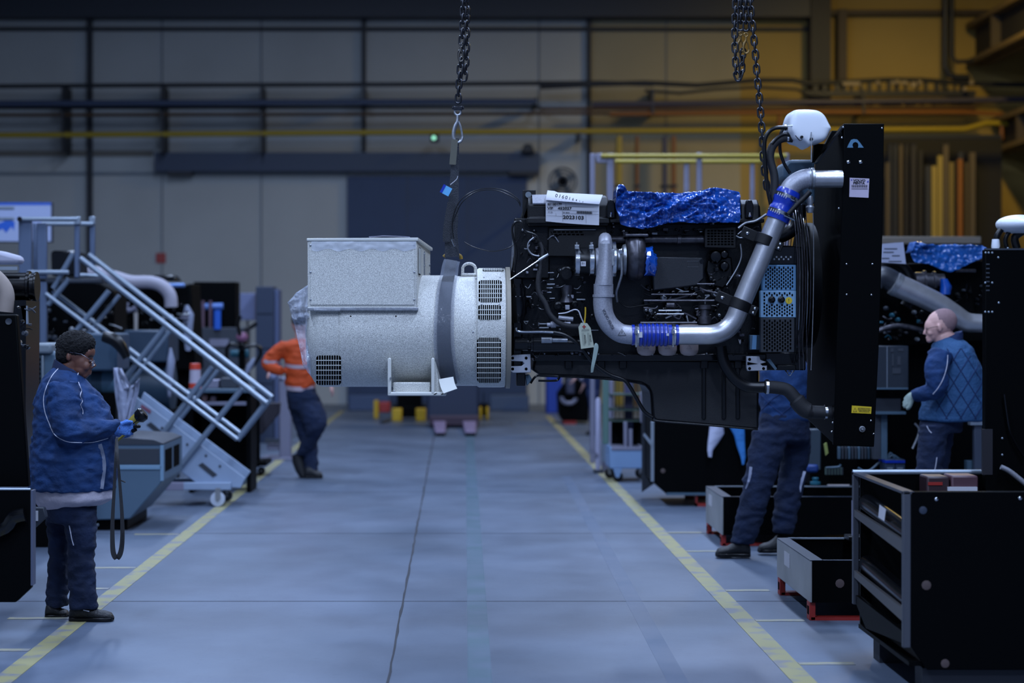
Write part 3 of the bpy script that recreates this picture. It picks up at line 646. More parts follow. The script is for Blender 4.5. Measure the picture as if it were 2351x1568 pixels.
# --- perforated belt guard
def perf(x0, x1, y0, y1, m, nx, ny, name, skip=None):
    g = MB().pbox(x0, x1, y0, y1, 10.78, .05).build(name, m, G, bevel=.003)
    b = MB(); sw = (x1 - x0 - 12) / nx; sh = (y1 - y0 - 8) / ny
    for i in range(nx):
        for j in range(ny):
            x = x0 + 7 + i * sw; y = y0 + 4 + (j + (.5 if i % 2 else 0)) * sh
            if y + sh * .7 > y1 - 2 or (skip and skip(x, y)): continue
            b.pbox(x, x + sw * .62, y, y + sh * .68, 10.7792, .01)
    b.build('perforation', M_dark, g)
    return g
MB().pp([(1752, 574), (1762, 566), (1830, 566), (1830, 607), (1752, 607)], 10.8, .5).build('guard_hood', M_black, G, bevel=.004)
for k in range(8): MB().pbox(1776 + k * 5.4, 1779.4 + k * 5.4, 593 - (k % 2) * 5, 597 - (k % 2) * 5, 10.795, .01).build('light_slot', M_steel, G)
M_gblue = mat('guard_blue_grey', '5c86a8', .42, .3)
perf(1750, 1828, 608, 667, M_gblue, 13, 6, 'belt_guard')
g2 = perf(1746, 1828, 667, 729, mat('guard_pale', '7fa4c0', .4, .4), 12, 7, 'belt_guard', lambda x, y: 678 < y < 697 and x > 1758)
perf(1746, 1824, 730, 809, mat('guard_dark', '1e2228', .5), 11, 8, 'belt_guard')
for x in (1771, 1793): MB().lathe(P(x, 688, 10.78), (0, -1, 0), [(0, W(8, DE)), (.02, W(8, DE)), (.025, W(4, DE)), (.045, W(3.5, DE))], 14).build('guard_knob', M_rub, g2)
MB().cyl(P(1811, 690, 10.779), P(1811, 690, 10.775), W(7.8, DE), n=20).build('warning_sticker', M_yl, g2)
text('!', P(1811, 690.5, 10.774), .028, M_ink, g2)
MB().pbox(1722, 1746, 769, 803, 10.86, .05).build('side_plates', M_greym, G, bevel=.003)
MB().pp([(1728, 770), (1738, 770), (1736, 802), (1726, 802)], 10.85, .02).build('plate', M_gblue, G)
MB().pbox(1746, 1850, 809, 850, 10.95, .3).build('front_support', M_black, G, bevel=.006)
MB().pp([(1760, 826), (1768, 824), (1784, 846), (1780, 850)], 10.84, .02).build('strut', M_greym, G)
MB().pbox(1784, 1828, 838, 850, 10.86, .08).build('cross_member', M_blk2, G, bevel=.004)
# --- cooling fan guard: rings of wire seen edge-on
for k, x in enumerate((1832, 1837, 1843, 1849, 1855, 1861)):
    r0 = W(208 - 7 * abs(k - 1), 11.1); cz = Z(655, 11.1); pts = []
    for q in range(40):
        a = 2 * math.pi * q / 40
        pts.append((X(x, 10.8) + .012 * math.cos(a), 11.15 + .42 * math.cos(a), cz + r0 * math.sin(a)))
    MB().tube(pts, W(1.0, 10.8), 6, closed=True).build('fan_guard_ring', M_chrome if k % 3 == 1 else M_castb, G)
fs = [(1832, 470), (1830, 540), (1831, 640), (1830, 760), (1836, 850)]
for q in range(3): hose_([(x + q * 9 + (4 if y > 500 and y < 800 else 0), y) for x, y in fs], .9, 'fan_guard_wire', M_castb, d=10.8)
hose_([(1866, 470), (1868, 560), (1867, 700), (1862, 850)], 1.0, 'fan_guard_wire', M_steel, d=10.78)
MB().cyl(P(1862, 655, 11.15), P(1838, 655, 11.15), .35, n=32).build('fan_shroud_ring', M_panel, G)
# --- radiator
_a = [P(1914, 1020, 10.72), P(2006, 1025, 10.72), P(2029, 286, 10.72), P(1937, 286, 10.72)]; _b = [p + Vector((0, .86, 0)) for p in _a]; _b[3].z = _b[2].z = Z(372, 11.46); _b[0].z = _b[1].z = Z(962, 11.46)
rad = MB().hexa(_a + _b).build('radiator', M_panel, G, bevel=.006)
fp = MB().pp([(1937, 284), (2030, 284), (2026, 540), (2018, 790), (2007, 1026), (1913, 1021), (1920, 800), (1930, 560), (1935, 420)], 10.70, .03).build('radiator_side_panel', M_panel, rad, bevel=.004)
MB().pp([(1876, 372), (1935, 290), (1937, 286), (1939, 290), (1880, 374)], 10.70, .1).build('top_gusset', M_black, rad)
for x, y in ((1948, 372), (1976, 372)): bolt(P(x, y, 10.70), W(4.4, 10.7), M_chrome, rad)
for x, y in ((1933, 316), (1936, 292), (1944, 606), (1944, 676), (1926, 478), (2025, 294), (2003, 606), (2001, 677), (2000, 966), (1912, 970), (1910, 991), (2006, 996)): bolt(P(x, y, 10.70), W(2.2, 10.7), M_chrome, rad)
om = [(1945, 339), (1948, 332), (1954, 321), (1960, 319), (1968, 320), (1975, 328), (1983, 339), (1970, 339), (1971, 333), (1969, 328), (1964, 326), (1959, 328), (1957, 333), (1959, 339)]
MB().pp(om, 10.696, .006).build('lifting_hole', mat('slate_blue', '45708c', .5), rad)
lb = MB().pp([(1951, 408), (1996, 410), (1994, 454), (1950, 452)], 10.694, .006).build('type_label', mat('label_paper', 'b4a9bc', .6), rad)
text('VOLVO', P(1973, 414.5, 10.692), .017, M_ink, lb, wide=.066, roll=-1, bold=.04)
text('PENTA', P(1972, 420.5, 10.692), .017, M_ink, lb, wide=.062, roll=-1, bold=.04)
for k in range(22): MB().pbox(1955 + k * 1.7, 1955 + k * 1.7 + (.6 + .5 * (k % 3) / 2), 424.5, 430.5, 10.6925, .001).build('barcode', M_ink, lb)
MB().pbox(1955, 1992, 433, 434, 10.6925, .001).build('print_line', M_ink, lb)
MB().pp([(1953, 413), (1957, 411), (1956, 415)], 10.6925, .001).build('arrow_mark', M_blueh, lb)
MB().pp([(1990, 418), (1994, 414), (1994, 419)], 10.6925, .001).build('arrow_mark', M_blueh, lb)
ys = MB().pp([(1956, 931), (2001, 934), (2000, 950), (1955, 948)], 10.696, .004).build('warning_label', M_yl, rad)
MB().tube([P(1959, 945, 10.694), P(1967, 945, 10.694), P(1963, 936, 10.694)], .0011, 4, closed=True).build('warning_triangle', M_ink, ys)
text('RECOMMENDED MAXIMUM\nTORQUE FOR BRASS NIPPLE\nINSTALLATION 50 NM', P(1984, 941.5, 10.694), .0085, M_ink, ys, wide=.068, roll=-2)
MB().lathe(P(1979, 985, 10.70), (0, -1, 0), [(0, W(7, DE)), (.01, W(7, DE)), (.011, W(5, DE)), (.006, W(4, DE)), (.014, W(2.5, DE))], 20).build('drain_plug', M_steel, rad)
# bottom hose
bh2 = MB().tube(smooth_path(T([(1655, 795), (1660, 825), (1672, 850), (1690, 872), (1712, 886), (1735, 889), (1768, 888)], 10.82), 6), W(13, 10.8), 16).build('radiator_hose', M_rub, G)
MB().tube(smooth_path(T([(1755, 888), (1785, 890), (1808, 896), (1826, 915), (1842, 935), (1862, 945), (1912, 947)], 10.8), 6), [W(15 + (4 if 18 < k < 30 else 0), 10.8) for k in range(37)], 18).build('radiator_hose', M_slv, G)
for x, y, h_ in ((1761, 888, 17), (1896, 946, 17)): MB().lathe(P(x - 3, y, 10.8), (1, 0, 0), [(0, W(h_, DE)), (W(6, DE), W(h_, DE))], 24).build('hose_clamp', M_chrome, G)
# upper rubber hose, grey intake box behind
hose_([(1838, 470), (1834, 500), (1822, 525), (1800, 540), (1785, 545)], 15, 'upper_hose', M_rub, d=10.95, n=16)
MB().pp([(1805, 372), (1812, 366), (1872, 366), (1872, 470), (1850, 470), (1846, 440), (1800, 410), (1800, 380)], 10.95, .3).build('air_duct', M_greym, G, bevel=.02)
# --- expansion tank
tk = MB()
prof = [((1818, 254, 1891, 262), .05), ]
outl = [(1817, 256), (1824, 251.5), (1866, 251.5), (1880, 256), (1893, 266), (1900, 285), (1909, 297), (1903, 302), (1897, 320), (1886, 328), (1862, 330), (1857, 340), (1850, 337), (1840, 328), (1820, 326), (1815, 312), (1806, 303), (1808, 280), (1812, 266)]
lay = []
for q, (yy, sc) in enumerate(((10.62, .72), (10.63, .9), (10.66, .985), (10.74, 1.0), (10.86, 1.0), (10.9, .97), (10.92, .85))):
    cx, cy = 1856, 292
    lay.append([tk.bm.verts.new((X(cx + (x - cx) * sc, 10.7), yy, Z(cy + (y - cy) * sc, 10.7))) for x, y in outl])
for i in range(len(lay) - 1):
    for k in range(len(outl)): tk.face([lay[i][k], lay[i][(k + 1) % len(outl)], lay[i + 1][(k + 1) % len(outl)], lay[i + 1][k]])
tk.face(lay[0][::-1]); tk.face(lay[-1])
tank = tk.build('expansion_tank', M_plast, G, ang=50)
sb = tank.modifiers.new('s', 'SUBSURF'); sb.levels = 1; sb.render_levels = 2
MB().tube(smooth_path(T([(1808, 289), (1840, 288), (1880, 288), (1902, 292)], 10.632), 4), .004, 6).build('tank_seam', M_plast, tank)
MB().pp([(1862, 303), (1864, 303), (1864, 372), (1862, 372)], 10.60, .01).build('tank_strap', M_steel, tank)
MB().lathe(P(1840, 315, 10.63), (0, -1, 0), [(0, W(4, DE)), (.02, W(3, DE))], 10).build('sensor_plug', M_rub, tank)
MB().lathe(P(1862, 320, 10.62), (0, -1, 0), [(0, W(4, DE)), (.015, W(4, DE))], 6).build('star_nut', M_rub, tank)
hose_([(1826, 311), (1836, 322), (1842, 320)], 1, 'sensor_wire', M_rub, d=10.6, parent=tank)
hose_([(1808, 293), (1780, 294), (1763, 306), (1755, 330), (1757, 380), (1762, 430), (1770, 470)], 4.8, 'tank_hose', M_rub, d=10.7)
hose_([(1820, 318), (1800, 317), (1782, 326), (1771, 342), (1768, 365), (1777, 400), (1778, 430), (1774, 470)], 9.5, 'tank_hose', M_slv, d=10.72, n=14)
hose_([(1822, 310), (1800, 308), (1785, 316), (1772, 330)], 4, 'tank_hose', M_rub, d=10.7)
hose_([(1800, 292), (1792, 310), (1791, 345), (1800, 375), (1814, 398)], 3.8, 'tank_hose', M_rub, d=10.78)
for x, y in ((1803, 293), (1809, 318)): MB().lathe(P(x - 2, y, 10.71), (1, 0, 0), [(0, W(7, DE)), (W(4, DE), W(7, DE))], 14).build('hose_clamp', M_chrome, G)
MB().pp([(1870, 330), (1895, 330), (1910, 300), (1928, 300), (1880, 372), (1866, 372)], 10.85, .05).build('tank_bracket', M_panel, G, bevel=.003)
hose_([(1860, 440), (1846, 455), (1830, 470), (1810, 492)], 6, 'support_arm', M_matte, d=10.6)
MB().lathe(P(1860, 450, 10.66), (0, 0, -1), [(0, W(6, DE)), (.03, W(8, DE)), (.05, W(6, DE)), (.06, W(10, DE)), (.09, W(7, DE))], 14).build('pipe_fitting', M_steel, G)

# ================================================================== things on or hanging from the set
# blue film over the cylinder head
film_top = [(1412, 470), (1413, 440), (1419, 424), (1428, 425), (1440, 440), (1480, 443), (1560, 444), (1600, 441), (1625, 434), (1645, 431), (1668, 435), (1697, 441), (1699, 448)]
film_bot = [(1412, 472), (1420, 500), (1424, 515), (1440, 521), (1478, 527), (1490, 524), (1530, 513), (1560, 511), (1600, 513), (1630, 511), (1660, 512), (1697, 511), (1699, 500)]
def interp(pl, x):
    for (a, b), (c, d) in zip(pl, pl[1:]):
        if a <= x <= c: return b + (d - b) * (x - a) / max(c - a, 1e-6)
    return pl[-1][1]
def crumpled(name, top, bot, d, amp, nx, ny, m, label, cat, back=.25, sc=1.0, parent=None):
    mb = MB(); rows = []; x0, x1 = top[0][0], top[-1][0]
    for j in range(ny + 1):
        row = []
        for i in range(nx + 1):
            x = x0 + (x1 - x0) * i / nx; ty, by = interp(top, x), interp(bot, x); t = j / ny
            y = ty + (by - ty) * max(0, (t - .25) / .75)
            q = P(x, y, d)
            pz = Vector((x * .03 * sc, y * .05 * sc, 1.3))
            w_ = abs(noise.noise(pz)) * 1.2 + .7 * (1 - 2 * abs(noise.noise(pz * 2.3))) * .6 + .5 * abs(noise.noise(pz * 5)) 
            w_ *= .35 + .9 * min(1, max(0, noise.noise(Vector((x * .012 * sc, y * .02, 7.7))) * 3 + .6)); w_ += .5 * math.exp(-((y - (500 - (x - 1480) * .42)) / 7) ** 2) * (1450 < x < 1640)
            dd = -amp * w_
            if t < .25: dd = back * (1 - t / .25) ** 1.0 - amp * w_
            q = P(x, y, d + 0); q.y += dd
            if t < .25: q.z += .01 * noise.noise(pz * 3)
            row.append(mb.bm.verts.new(q))
        rows.append(row)
    for j in range(ny):
        for i in range(nx): mb.face([rows[j][i], rows[j][i + 1], rows[j + 1][i + 1], rows[j + 1][i]])
    o = mb.build(name, m, parent, ang=180)
    if not parent: tag(o, label, cat)
    so = o.modifiers.new('t', 'SOLIDIFY'); so.thickness = .002
    return o
crumpled('plastic_film', film_top, film_bot, 10.83, .05, 150, 44, M_bluep, 'crumpled shiny blue plastic film wrapped over the top of the hanging black engine', 'plastic film')
# paper sheets on the cylinder head
M_pp = M_paper
sh = MB(); rows = []
sheet = [(1257, 438), (1284, 444), (1376, 462), (1376, 518), (1252, 508)]
def sh_pt(u, v):
    tl, tr, bl, br = Vector((1253, 456)), Vector((1376, 461)), Vector((1253, 508)), Vector((1375.5, 517))
    a = tl.lerp(tr, u).lerp(bl.lerp(br, u), v)
    return P(a.x, a.y + 1.2 * math.sin(u * 3), 10.838 - .006 * math.sin(u * 3.1))
for j in range(9): rows.append([sh.bm.verts.new(sh_pt(i / 16, j / 8)) for i in range(17)])
for j in range(8):
    for i in range(16): sh.face([rows[j][i], rows[j][i + 1], rows[j + 1][i + 1], rows[j + 1][i]])
sheet_o = sh.build('paper_sheet', M_pp, None, ang=180, label='white printed job sheet reading VP 452027 and 2023103 taped to the hanging black engine', cat='paper')
dsh = 10.829
def ptxt(s_, x, y, size, wd=None, roll=-2.0): text(s_, P(x, y, dsh), size, M_ink, sheet_o, wide=wd, roll=roll, depth=.0008, bold=.028)
ptxt('40600178', 1273, 469, .018, W(34, dsh), -1); ptxt('VP', 1263, 478, .018, W(14, dsh), -1); ptxt('452027', 1296.5, 478.5, .019, W(32, dsh), -1)
ptxt('2023103', 1316.5, 499.5, .026, W(48, dsh), -2); ptxt('2018.105', 1263, 487, .007); ptxt('727  403627', 1300, 488, .007); ptxt('RUNNING 4500', 1313, 465, .007)
for k in range(26): MB().pbox(1324 + k * 1.38, 1324 + k * 1.38 + (.5 + .35 * (k * 7 % 3)), 484.5 + k * .04, 490 + k * .04, dsh, .0008).build('barcode', M_ink, sheet_o)
for k in range(18): MB().pbox(1338 + k * 1.2, 1338 + k * 1.2 + .55, 463, 466, dsh, .0008).build('barcode', M_ink, sheet_o)
for a, b in (((1255, 473), (1374, 476)), ((1255, 482), (1374, 485)), ((1255, 495), (1291, 496.5)), ((1292, 490), (1374, 492.5)), ((1291, 483), (1292, 509)), ((1345, 492), (1345.5, 513)), ((1299, 459), (1299, 474)), ((1276, 489), (1276.5, 496)), ((1255, 460), (1344, 461))):
    MB().cyl(P(*a, dsh), P(*b, dsh), .0006, n=4).build('print_line', M_ink, sheet_o)
mb = MB(); rows = []
tl, tr, bl, br = Vector((1257, 437)), Vector((1384, 449)), Vector((1252.5, 459)), Vector((1376, 469))
for j in range(9):
    r_ = []
    for i in range(17):
        u, v = i / 16, j / 8
        a = tl.lerp(tr, u).lerp(bl.lerp(br, u), v)
        y = a.y + (4.5 * (1 - abs(u * 2 - .35)) if u > .18 else 0) * (1 - v) * .6
        r_.append(mb.bm.verts.new(P(a.x, y, 10.825 + .09 * (1 - v) ** 2 - .02 * v * math.sin(3 * u))))
    rows.append(r_)
for j in range(8):
    for i in range(16): mb.face([rows[j][i], rows[j][i + 1], rows[j + 1][i + 1], rows[j + 1][i]])
cs = mb.build('paper_sheet', M_pp, None, ang=180, label='curled white sheet reading 016016418 lying above the other job sheet on the engine', cat='paper')
for k, ch_ in enumerate('016016418'): text(ch_, P(1277.5 + k * 7.6, 449.5 + k * 1.45 + (k > 3) * (k - 3) * .5, 10.805), .026 - max(0, k - 3) * .0035, M_ink, cs, roll=-14, bold=.02)
# hanging tags
tg_ = MB().pp([(1328, 751), (1334, 741), (1348, 742), (1356, 753), (1364, 797), (1334, 801)], 10.66, .003).build('luggage_tag', mat('manila_grey', 'a3a896', .7), None, label='pale green card tag with red cross hanging on an orange string', cat='tag')
MB().pbox(1337, 1345, 748.8, 751.2, 10.657, .002).build('red_cross', M_red, tg_); MB().pbox(1339.8, 1342.2, 746, 754, 10.6565, .002).build('red_cross', M_red, tg_)
for k in (1, 3): text('WICHTIG' if k == 1 else 'VIKTIGT', P(1337.5 + k * 6, 779 - k * .8, 10.657), .011, M_ink, tg_, roll=-84)
for k in (0, .55, 2, 2.5): MB().cyl(P(1336.5 + k * 6, 764, 10.657), P(1339.5 + k * 6, 793, 10.657), .0007, n=4).build('print_line', M_greyd, tg_)
for k in range(3): MB().cyl(P(1335, 756.5 + k * 1.8, 10.657), P(1353, 755.5 + k * 1.8, 10.657), .0005, n=4).build('print_line', M_greyd, tg_)
MB().tube(smooth_path(T([(1344, 705), (1344, 720), (1342, 742)], 10.67), 4), .004, 6).build('string', M_yel, tg_)
t2 = MB().ribbon(smooth_path([P(1367, 788, 10.66), P(1369, 795, 10.66), P(1366, 815, 10.66), P(1361, 840, 10.66), P(1359, 855, 10.67)], 4), [.006 + .03 * math.sin(min(1, k / 6) * 1.6) - .0014 * k for k in range(17)], .002, wdir=(1, .6, 0)).build('luggage_tag', mat('manila_pale', '9fb0a8', .7), None, label='narrow pale card tag hanging edge-on beside the tag with the red cross', cat='tag')
# clear bag at the alternator's end
bag_top = [(663, 694), (680, 672), (706, 655), (714, 650)]; bag_bot = [(663, 696), (680, 760), (696, 838), (714, 865)]
o = crumpled('plastic_bag', bag_top, bag_bot, 10.86, .05, 30, 40, M_clear, 'clear crumpled plastic bag hanging from the end of the cream alternator', 'plastic bag', back=.1, sc=.8)

# ================================================================== slings and chains
SG = thing('lifting_sling', 'grey webbing sling in a clear sleeve wrapped round the hanging cream alternator', 'sling', P(1040, 590, 10.8))
sl = []
for x, y in ((1038, 598), (1034, 612), (1031, 632), (1026, 655), (1022, 690), (1020, 725), (1019, 760), (1020, 800), (1024, 835), (1029, 862), (1033, 880)):
    p = surf(x, y, 760, 131.5) if y > 634 else P(x, y, AY - .05 - (.02 if y > 605 else 0))
    if y <= 634: p = P(x, y, AY - .10 + (634 - y) * .002)
    sl.append(p)
sl2 = smooth_path(sl, 4)
MB().ribbon(sl2, [W(24 + min(8, k * .25), AY) for k in range(len(sl2))], .01).build('webbing', mat('grey_webbing', '2e323a', .7, bump=.4, bscale=200), SG)
MB().ribbon([p + Vector((0, -.006, 0)) for p in sl2], [W(37 + min(10, k * .35), AY) for k in range(len(sl2))], .004).build('clear_sleeve', mat('sleeve_film', '8a909c', .2, alpha=.3, coat=.6, bump=.5, bscale=14), SG)
MB().ribbon(smooth_path([P(1024, 868, 10.74), P(1028, 885, 10.72), P(1034, 898, 10.7)], 4), W(34, 10.7), .004).build('sleeve_flap', M_white2, SG)
MB().tube(smooth_path(T([(1019, 590), (1024, 586), (1040, 584), (1056, 587), (1059, 595)], 10.9), 5), W(4, 10.9), 8).build('yellow_cuff', mat('cuff_yellow', '8a6d1c', .7), SG)
up = smooth_path(T([(1038, 590), (1037, 560), (1036, 530), (1040, 490), (1042, 440), (1044, 390), (1046, 350), (1047, 318)], 10.86), 4)
MB().ribbon(up, [W(34 - k * .75, 10.86) for k in range(len(up))], .014).build('webbing', mat('dark_webbing', '2c3038', .8, bump=.5, bscale=220), SG)
MB().ribbon(smooth_path(T([(1026, 555), (1026, 530), (1032, 490), (1036, 465)], 10.83), 4), W(18, 10.8), .008).build('sling_tail', mat('tail_webbing', '24272e', .8, bump=.4, bscale=220), SG)
MB().ribbon(T([(1039, 378), (1042, 345), (1044, 320)], 10.83), W(15, 10.8), .01).build('wear_patch', mat('khaki_patch', '57564c', .8), SG)
MB().obox(P(1024, 437, 10.8), (W(22, 10.8), .002, W(20, 10.8)), Matrix.Rotation(R(-28), 3, 'Y').inverted()).build('blue_label', mat('label_cyan', '5aa6d8', .5), SG)
MB().obox(P(1017, 433, 10.798), (W(6, 10.8), .002, W(20, 10.8)), Matrix.Rotation(R(-28), 3, 'Y').inverted()).build('label_band', M_blueh, SG)
MB().tube(smooth_path(T([(1034, 424), (1048, 412), (1051, 404)], 10.8), 4), .002, 5).build('label_cord', M_paper, SG)
MB().cyl(P(1037, 549, 10.8), P(1044, 566, 10.8), .005, n=8).build('metal_pin', M_chrome, SG)

M_link = mat('chain_steel', '3c3d42', .3, .85, var=.25, vscale=40)
M_lnk2 = mat('chain_steel_dull', '4f4c48', .4, .7)
def link_mesh(w, h, r):
    mb = MB(); pts = []; a = h / 2 - w / 2
    for k in range(7): pts.append((math.cos(math.pi * k / 6) * w / 2, 0, a + math.sin(math.pi * k / 6) * w / 2))
    for k in range(7): pts.append((math.cos(math.pi + math.pi * k / 6) * w / 2, 0, -a + math.sin(math.pi + math.pi * k / 6) * w / 2))
    mb.tube(pts, r, 8, closed=True); return mb
lk = link_mesh(W(12.5, 10.9), W(23, 10.9), W(2.4, 10.9)); me_link = bpy.data.meshes.new('chain_link')
bmesh.ops.recalc_face_normals(lk.bm, faces=lk.bm.faces)
for f in lk.bm.faces: f.smooth = True
lk.bm.to_mesh(me_link); me_link.materials.append(M_link)
def chain(pts, label, d, base=None, group=None, phase=0):
    path = smooth_path(T(pts, d), 12); pitch = W(16.6, 10.9)
    t = thing('lifting_chain', label, 'chain', base or path[0], group)
    acc = 0; out = []; last = path[0]; need = 0
    for a, b in zip(path, path[1:]):
        seg = (b - a).length
        while need <= seg:
            out.append((a.lerp(b, need / seg) if seg else a, (b - a).normalized())); need += pitch
        need -= seg
    for k, (p, dv) in enumerate(out):
        o = bpy.data.objects.new('chain_link', me_link); COL.objects.link(o)
        o.parent = t; q = Vector((0, 0, 1)).rotation_difference(dv)
        o.rotation_mode = 'QUATERNION'
        from mathutils import Quaternion
        o.rotation_quaternion = q @ Quaternion((0, 0, 1), R(18 + (88 if (k + phase) % 2 else 0)))
        o.location = p - WL[t]; WL[o] = WL[t]
    return t
chain([(1065, -40), (1063, 40), (1060, 100), (1057, 150), (1054, 190), (1052, 232)], 'dark steel chain coming down to the swivel hook above the cream alternator', 10.86)
chain([(1071, -40), (1071, 40), (1071, 100), (1070, 140), (1066, 176), (1062, 184)], 'short chain tail hanging in a bunch beside the chain above the alternator', 10.9, phase=1)
c3 = chain([(1722, -40), (1724, 20), (1729, 70), (1734, 120), (1738, 170), (1743, 220), (1748, 280), (1751, 330), (1754, 380), (1760, 425), (1766, 455)], 'long steel chain running down behind the tank hoses to the black engine', 10.86)
chain([(1692, -40), (1688, 30), (1687, 90), (1689, 140), (1690, 165), (1696, 180), (1702, 172), (1704, 150), (1706, 118)], 'spare chain hanging in a narrow loop beside the long engine chain', 10.9, phase=1)
chain([(1703, -40), (1702, 20), (1700, 70)], 'short straight chain ending in a brass coloured hook inside the spare loop', 10.94)
chain([(1713, -40), (1713, 25), (1713, 72)], 'short straight chain ending in the hook closest to the long engine chain', 10.88, phase=1)
def hook(x, y, s, m, label, d):
    t = thing('chain_hook', label, 'hook', P(x, y, d))
    pts = [(0, 0), (0, 8), (-1, 14), (-5, 22), (-8, 34), (-7, 46), (-1, 53), (6, 50), (9, 42)]
    MB().tube(smooth_path([P(x + a * s, y + b * s, d) for a, b in pts], 5), [W(3.2 * s * (1 + .35 * math.sin(k / 40 * 3.1)), d) for k in range(41)], 10, flat=.8).build('hook_body', m, t)
    MB().tube([P(x + 6 * s * math.cos(a), y - 6 * s + 6 * s * math.sin(a), d) for a in [k * math.pi / 8 for k in range(16)]], W(2.4 * s, d), 8, closed=True).build('eye', m, t)
    MB().tube(smooth_path([P(x + 1 * s, y + 12 * s, d), P(x + 6 * s, y + 24 * s, d), P(x + 9 * s, y + 42 * s, d)], 4), W(2.2 * s, d), 8).build('safety_latch', m, t)
    return t
h0 = hook(1051, 264, 1.18, M_steel, 'large steel swivel hook holding the grey webbing sling', 10.86)
MB().pbox(1041, 1062, 243, 252, 10.84, .04).build('shackle', M_link, h0, bevel=.004)
for x in (1041, 1062): MB().cyl(P(x - 3, 247.5, 10.86), P(x + 3, 247.5, 10.86), W(4.5, 10.86), n=12).build('pin_head', M_link, h0)
hook(1058, 108, .62, M_lnk2, 'small grab hook shortening the chain above the alternator', 10.82)
MBr = mat('brass_hook', '7a6136', .4, .7)
hook(1700, 82, .72, MBr, 'brass coloured latch hook hanging inside the spare chain loop', 10.93)
hook(1713, 84, .72, MBr, 'brass coloured latch hook hanging on the chain closest to the long one', 10.86)
# ================================================================== people
from mathutils.bvhtree import BVHTree
def organic(name, mb, m, parent, voxel=.012, it=5, folds=None, amp=0.0, fs=7.0):
    """fuse overlapping closed shapes into one continuous skin"""
    bm = mb.bm; bmesh.ops.recalc_face_normals(bm, faces=bm.faces)
    me = bpy.data.meshes.new('tmp'); bm.to_mesh(me); bm.free()
    o = bpy.data.objects.new('tmp', me); COL.objects.link(o)
    r = o.modifiers.new('r', 'REMESH'); r.mode = 'VOXEL'; r.voxel_size = voxel
    s = o.modifiers.new('s', 'SMOOTH'); s.factor = .5; s.iterations = it
    bpy.context.view_layer.update()
    ev = o.evaluated_get(bpy.context.evaluated_depsgraph_get())
    nm = bpy.data.meshes.new_from_object(ev)
    bpy.data.objects.remove(o)
    off = WL[parent]
    if amp:
        ns = [v.normal.copy() for v in nm.vertices]
        for v, n in zip(nm.vertices, ns):
            q = v.co
            p_ = Vector((q.x * fs, q.y * fs, q.z * fs * 2.1))
            v.co = v.co + n * amp * (noise.noise(p_ + Vector((noise.noise(p_) * 1.5, 0, noise.noise(p_ * .6) * 2))) + .5 * noise.noise(p_ * 2.3))
    for v in nm.vertices: v.co -= off
    for p_ in nm.polygons: p_.use_smooth = True
    nm.name = name; nm.materials.clear(); nm.materials.append(m)
    q = bpy.data.objects.new(name, nm); COL.objects.link(q); q.parent = parent; WL[q] = off
    return q
def bvh_of(*objs):
    vs, fs = [], []
    for o in objs:
        b = len(vs); w_ = WL[o.parent] if o.parent else WL[o]
        vs += [v.co + w_ for v in o.data.vertices]; fs += [[b + i for i in p.vertices] for p in o.data.polygons]
    return BVHTree.FromPolygons(vs, fs)
def snap(bvh, x, y, d, off=.003):
    e = Vector((0, 0, H)); dr = (P(x, y, d) - e).normalized()
    h = bvh.ray_cast(e, dr)
    return (h[0] - dr * off) if h[0] else (None if off < 0.0025 else P(x, y, d))
def ringset(mb, rows, d, n=22):   # rows: (pixel y, x left, x right, half depth in metres, centre offset in distance)
    mb.rings([(P((a + b) / 2, y, d + (yo[0] if yo else 0)), (W((b - a) / 2, d), 0, 0), (0, hy, 0)) for y, a, b, hy, *yo in rows], n)
    return mb
def shoe(x0, x1, y0, y1, d, hw, parent, toe=1):
    """x0 heel, x1 toe in pixels, sole at y1"""
    mb = MB(); L = x1 - x0; hh = y1 - y0; rs = []
    for t, top, wd in ((0, .55, .6), (.04, .85, .85), (.2, 1.0, .95), (.38, 1.0, .9), (.5, .78, .95), (.66, .58, 1.05), (.82, .52, 1.08), (.94, .42, .9), (1, .2, .5)):
        x = x0 + L * t; c = P(x, y1 - hh * top / 2 - hh * .04, d)
        rs.append((c, (0, hw * wd, 0), (0, 0, W(hh * top / 2, d))))
    mb.rings(rs, 18); o = mb.build('shoe', M_shoe, parent, ang=60)
    so = MB(); a = []
    pts = [(0, .7), (.03, .95), (.25, 1.0), (.45, .85), (.65, 1.08), (.85, 1.1), (.97, .8), (1, .4)]
    up_ = [(P(x0 + L * t, 0, d).x, d - hw * w_) for t, w_ in pts] + [(P(x0 + L * t, 0, d).x, d + hw * w_) for t, w_ in pts[::-1]]
    z0, z1 = Z(y1, d), Z(y1 - hh * .2, d)
    va = [so.bm.verts.new((x, y, z0)) for x, y in up_]; vb = [so.bm.verts.new((x, y, z1)) for x, y in up_]
    so.face(va); so.face(vb[::-1])
    for i in range(len(va)): so.face([va[i], vb[i], vb[(i + 1) % len(va)], va[(i + 1) % len(va)]])
    so.build('sole', M_rub, o, bevel=.004)
    return o
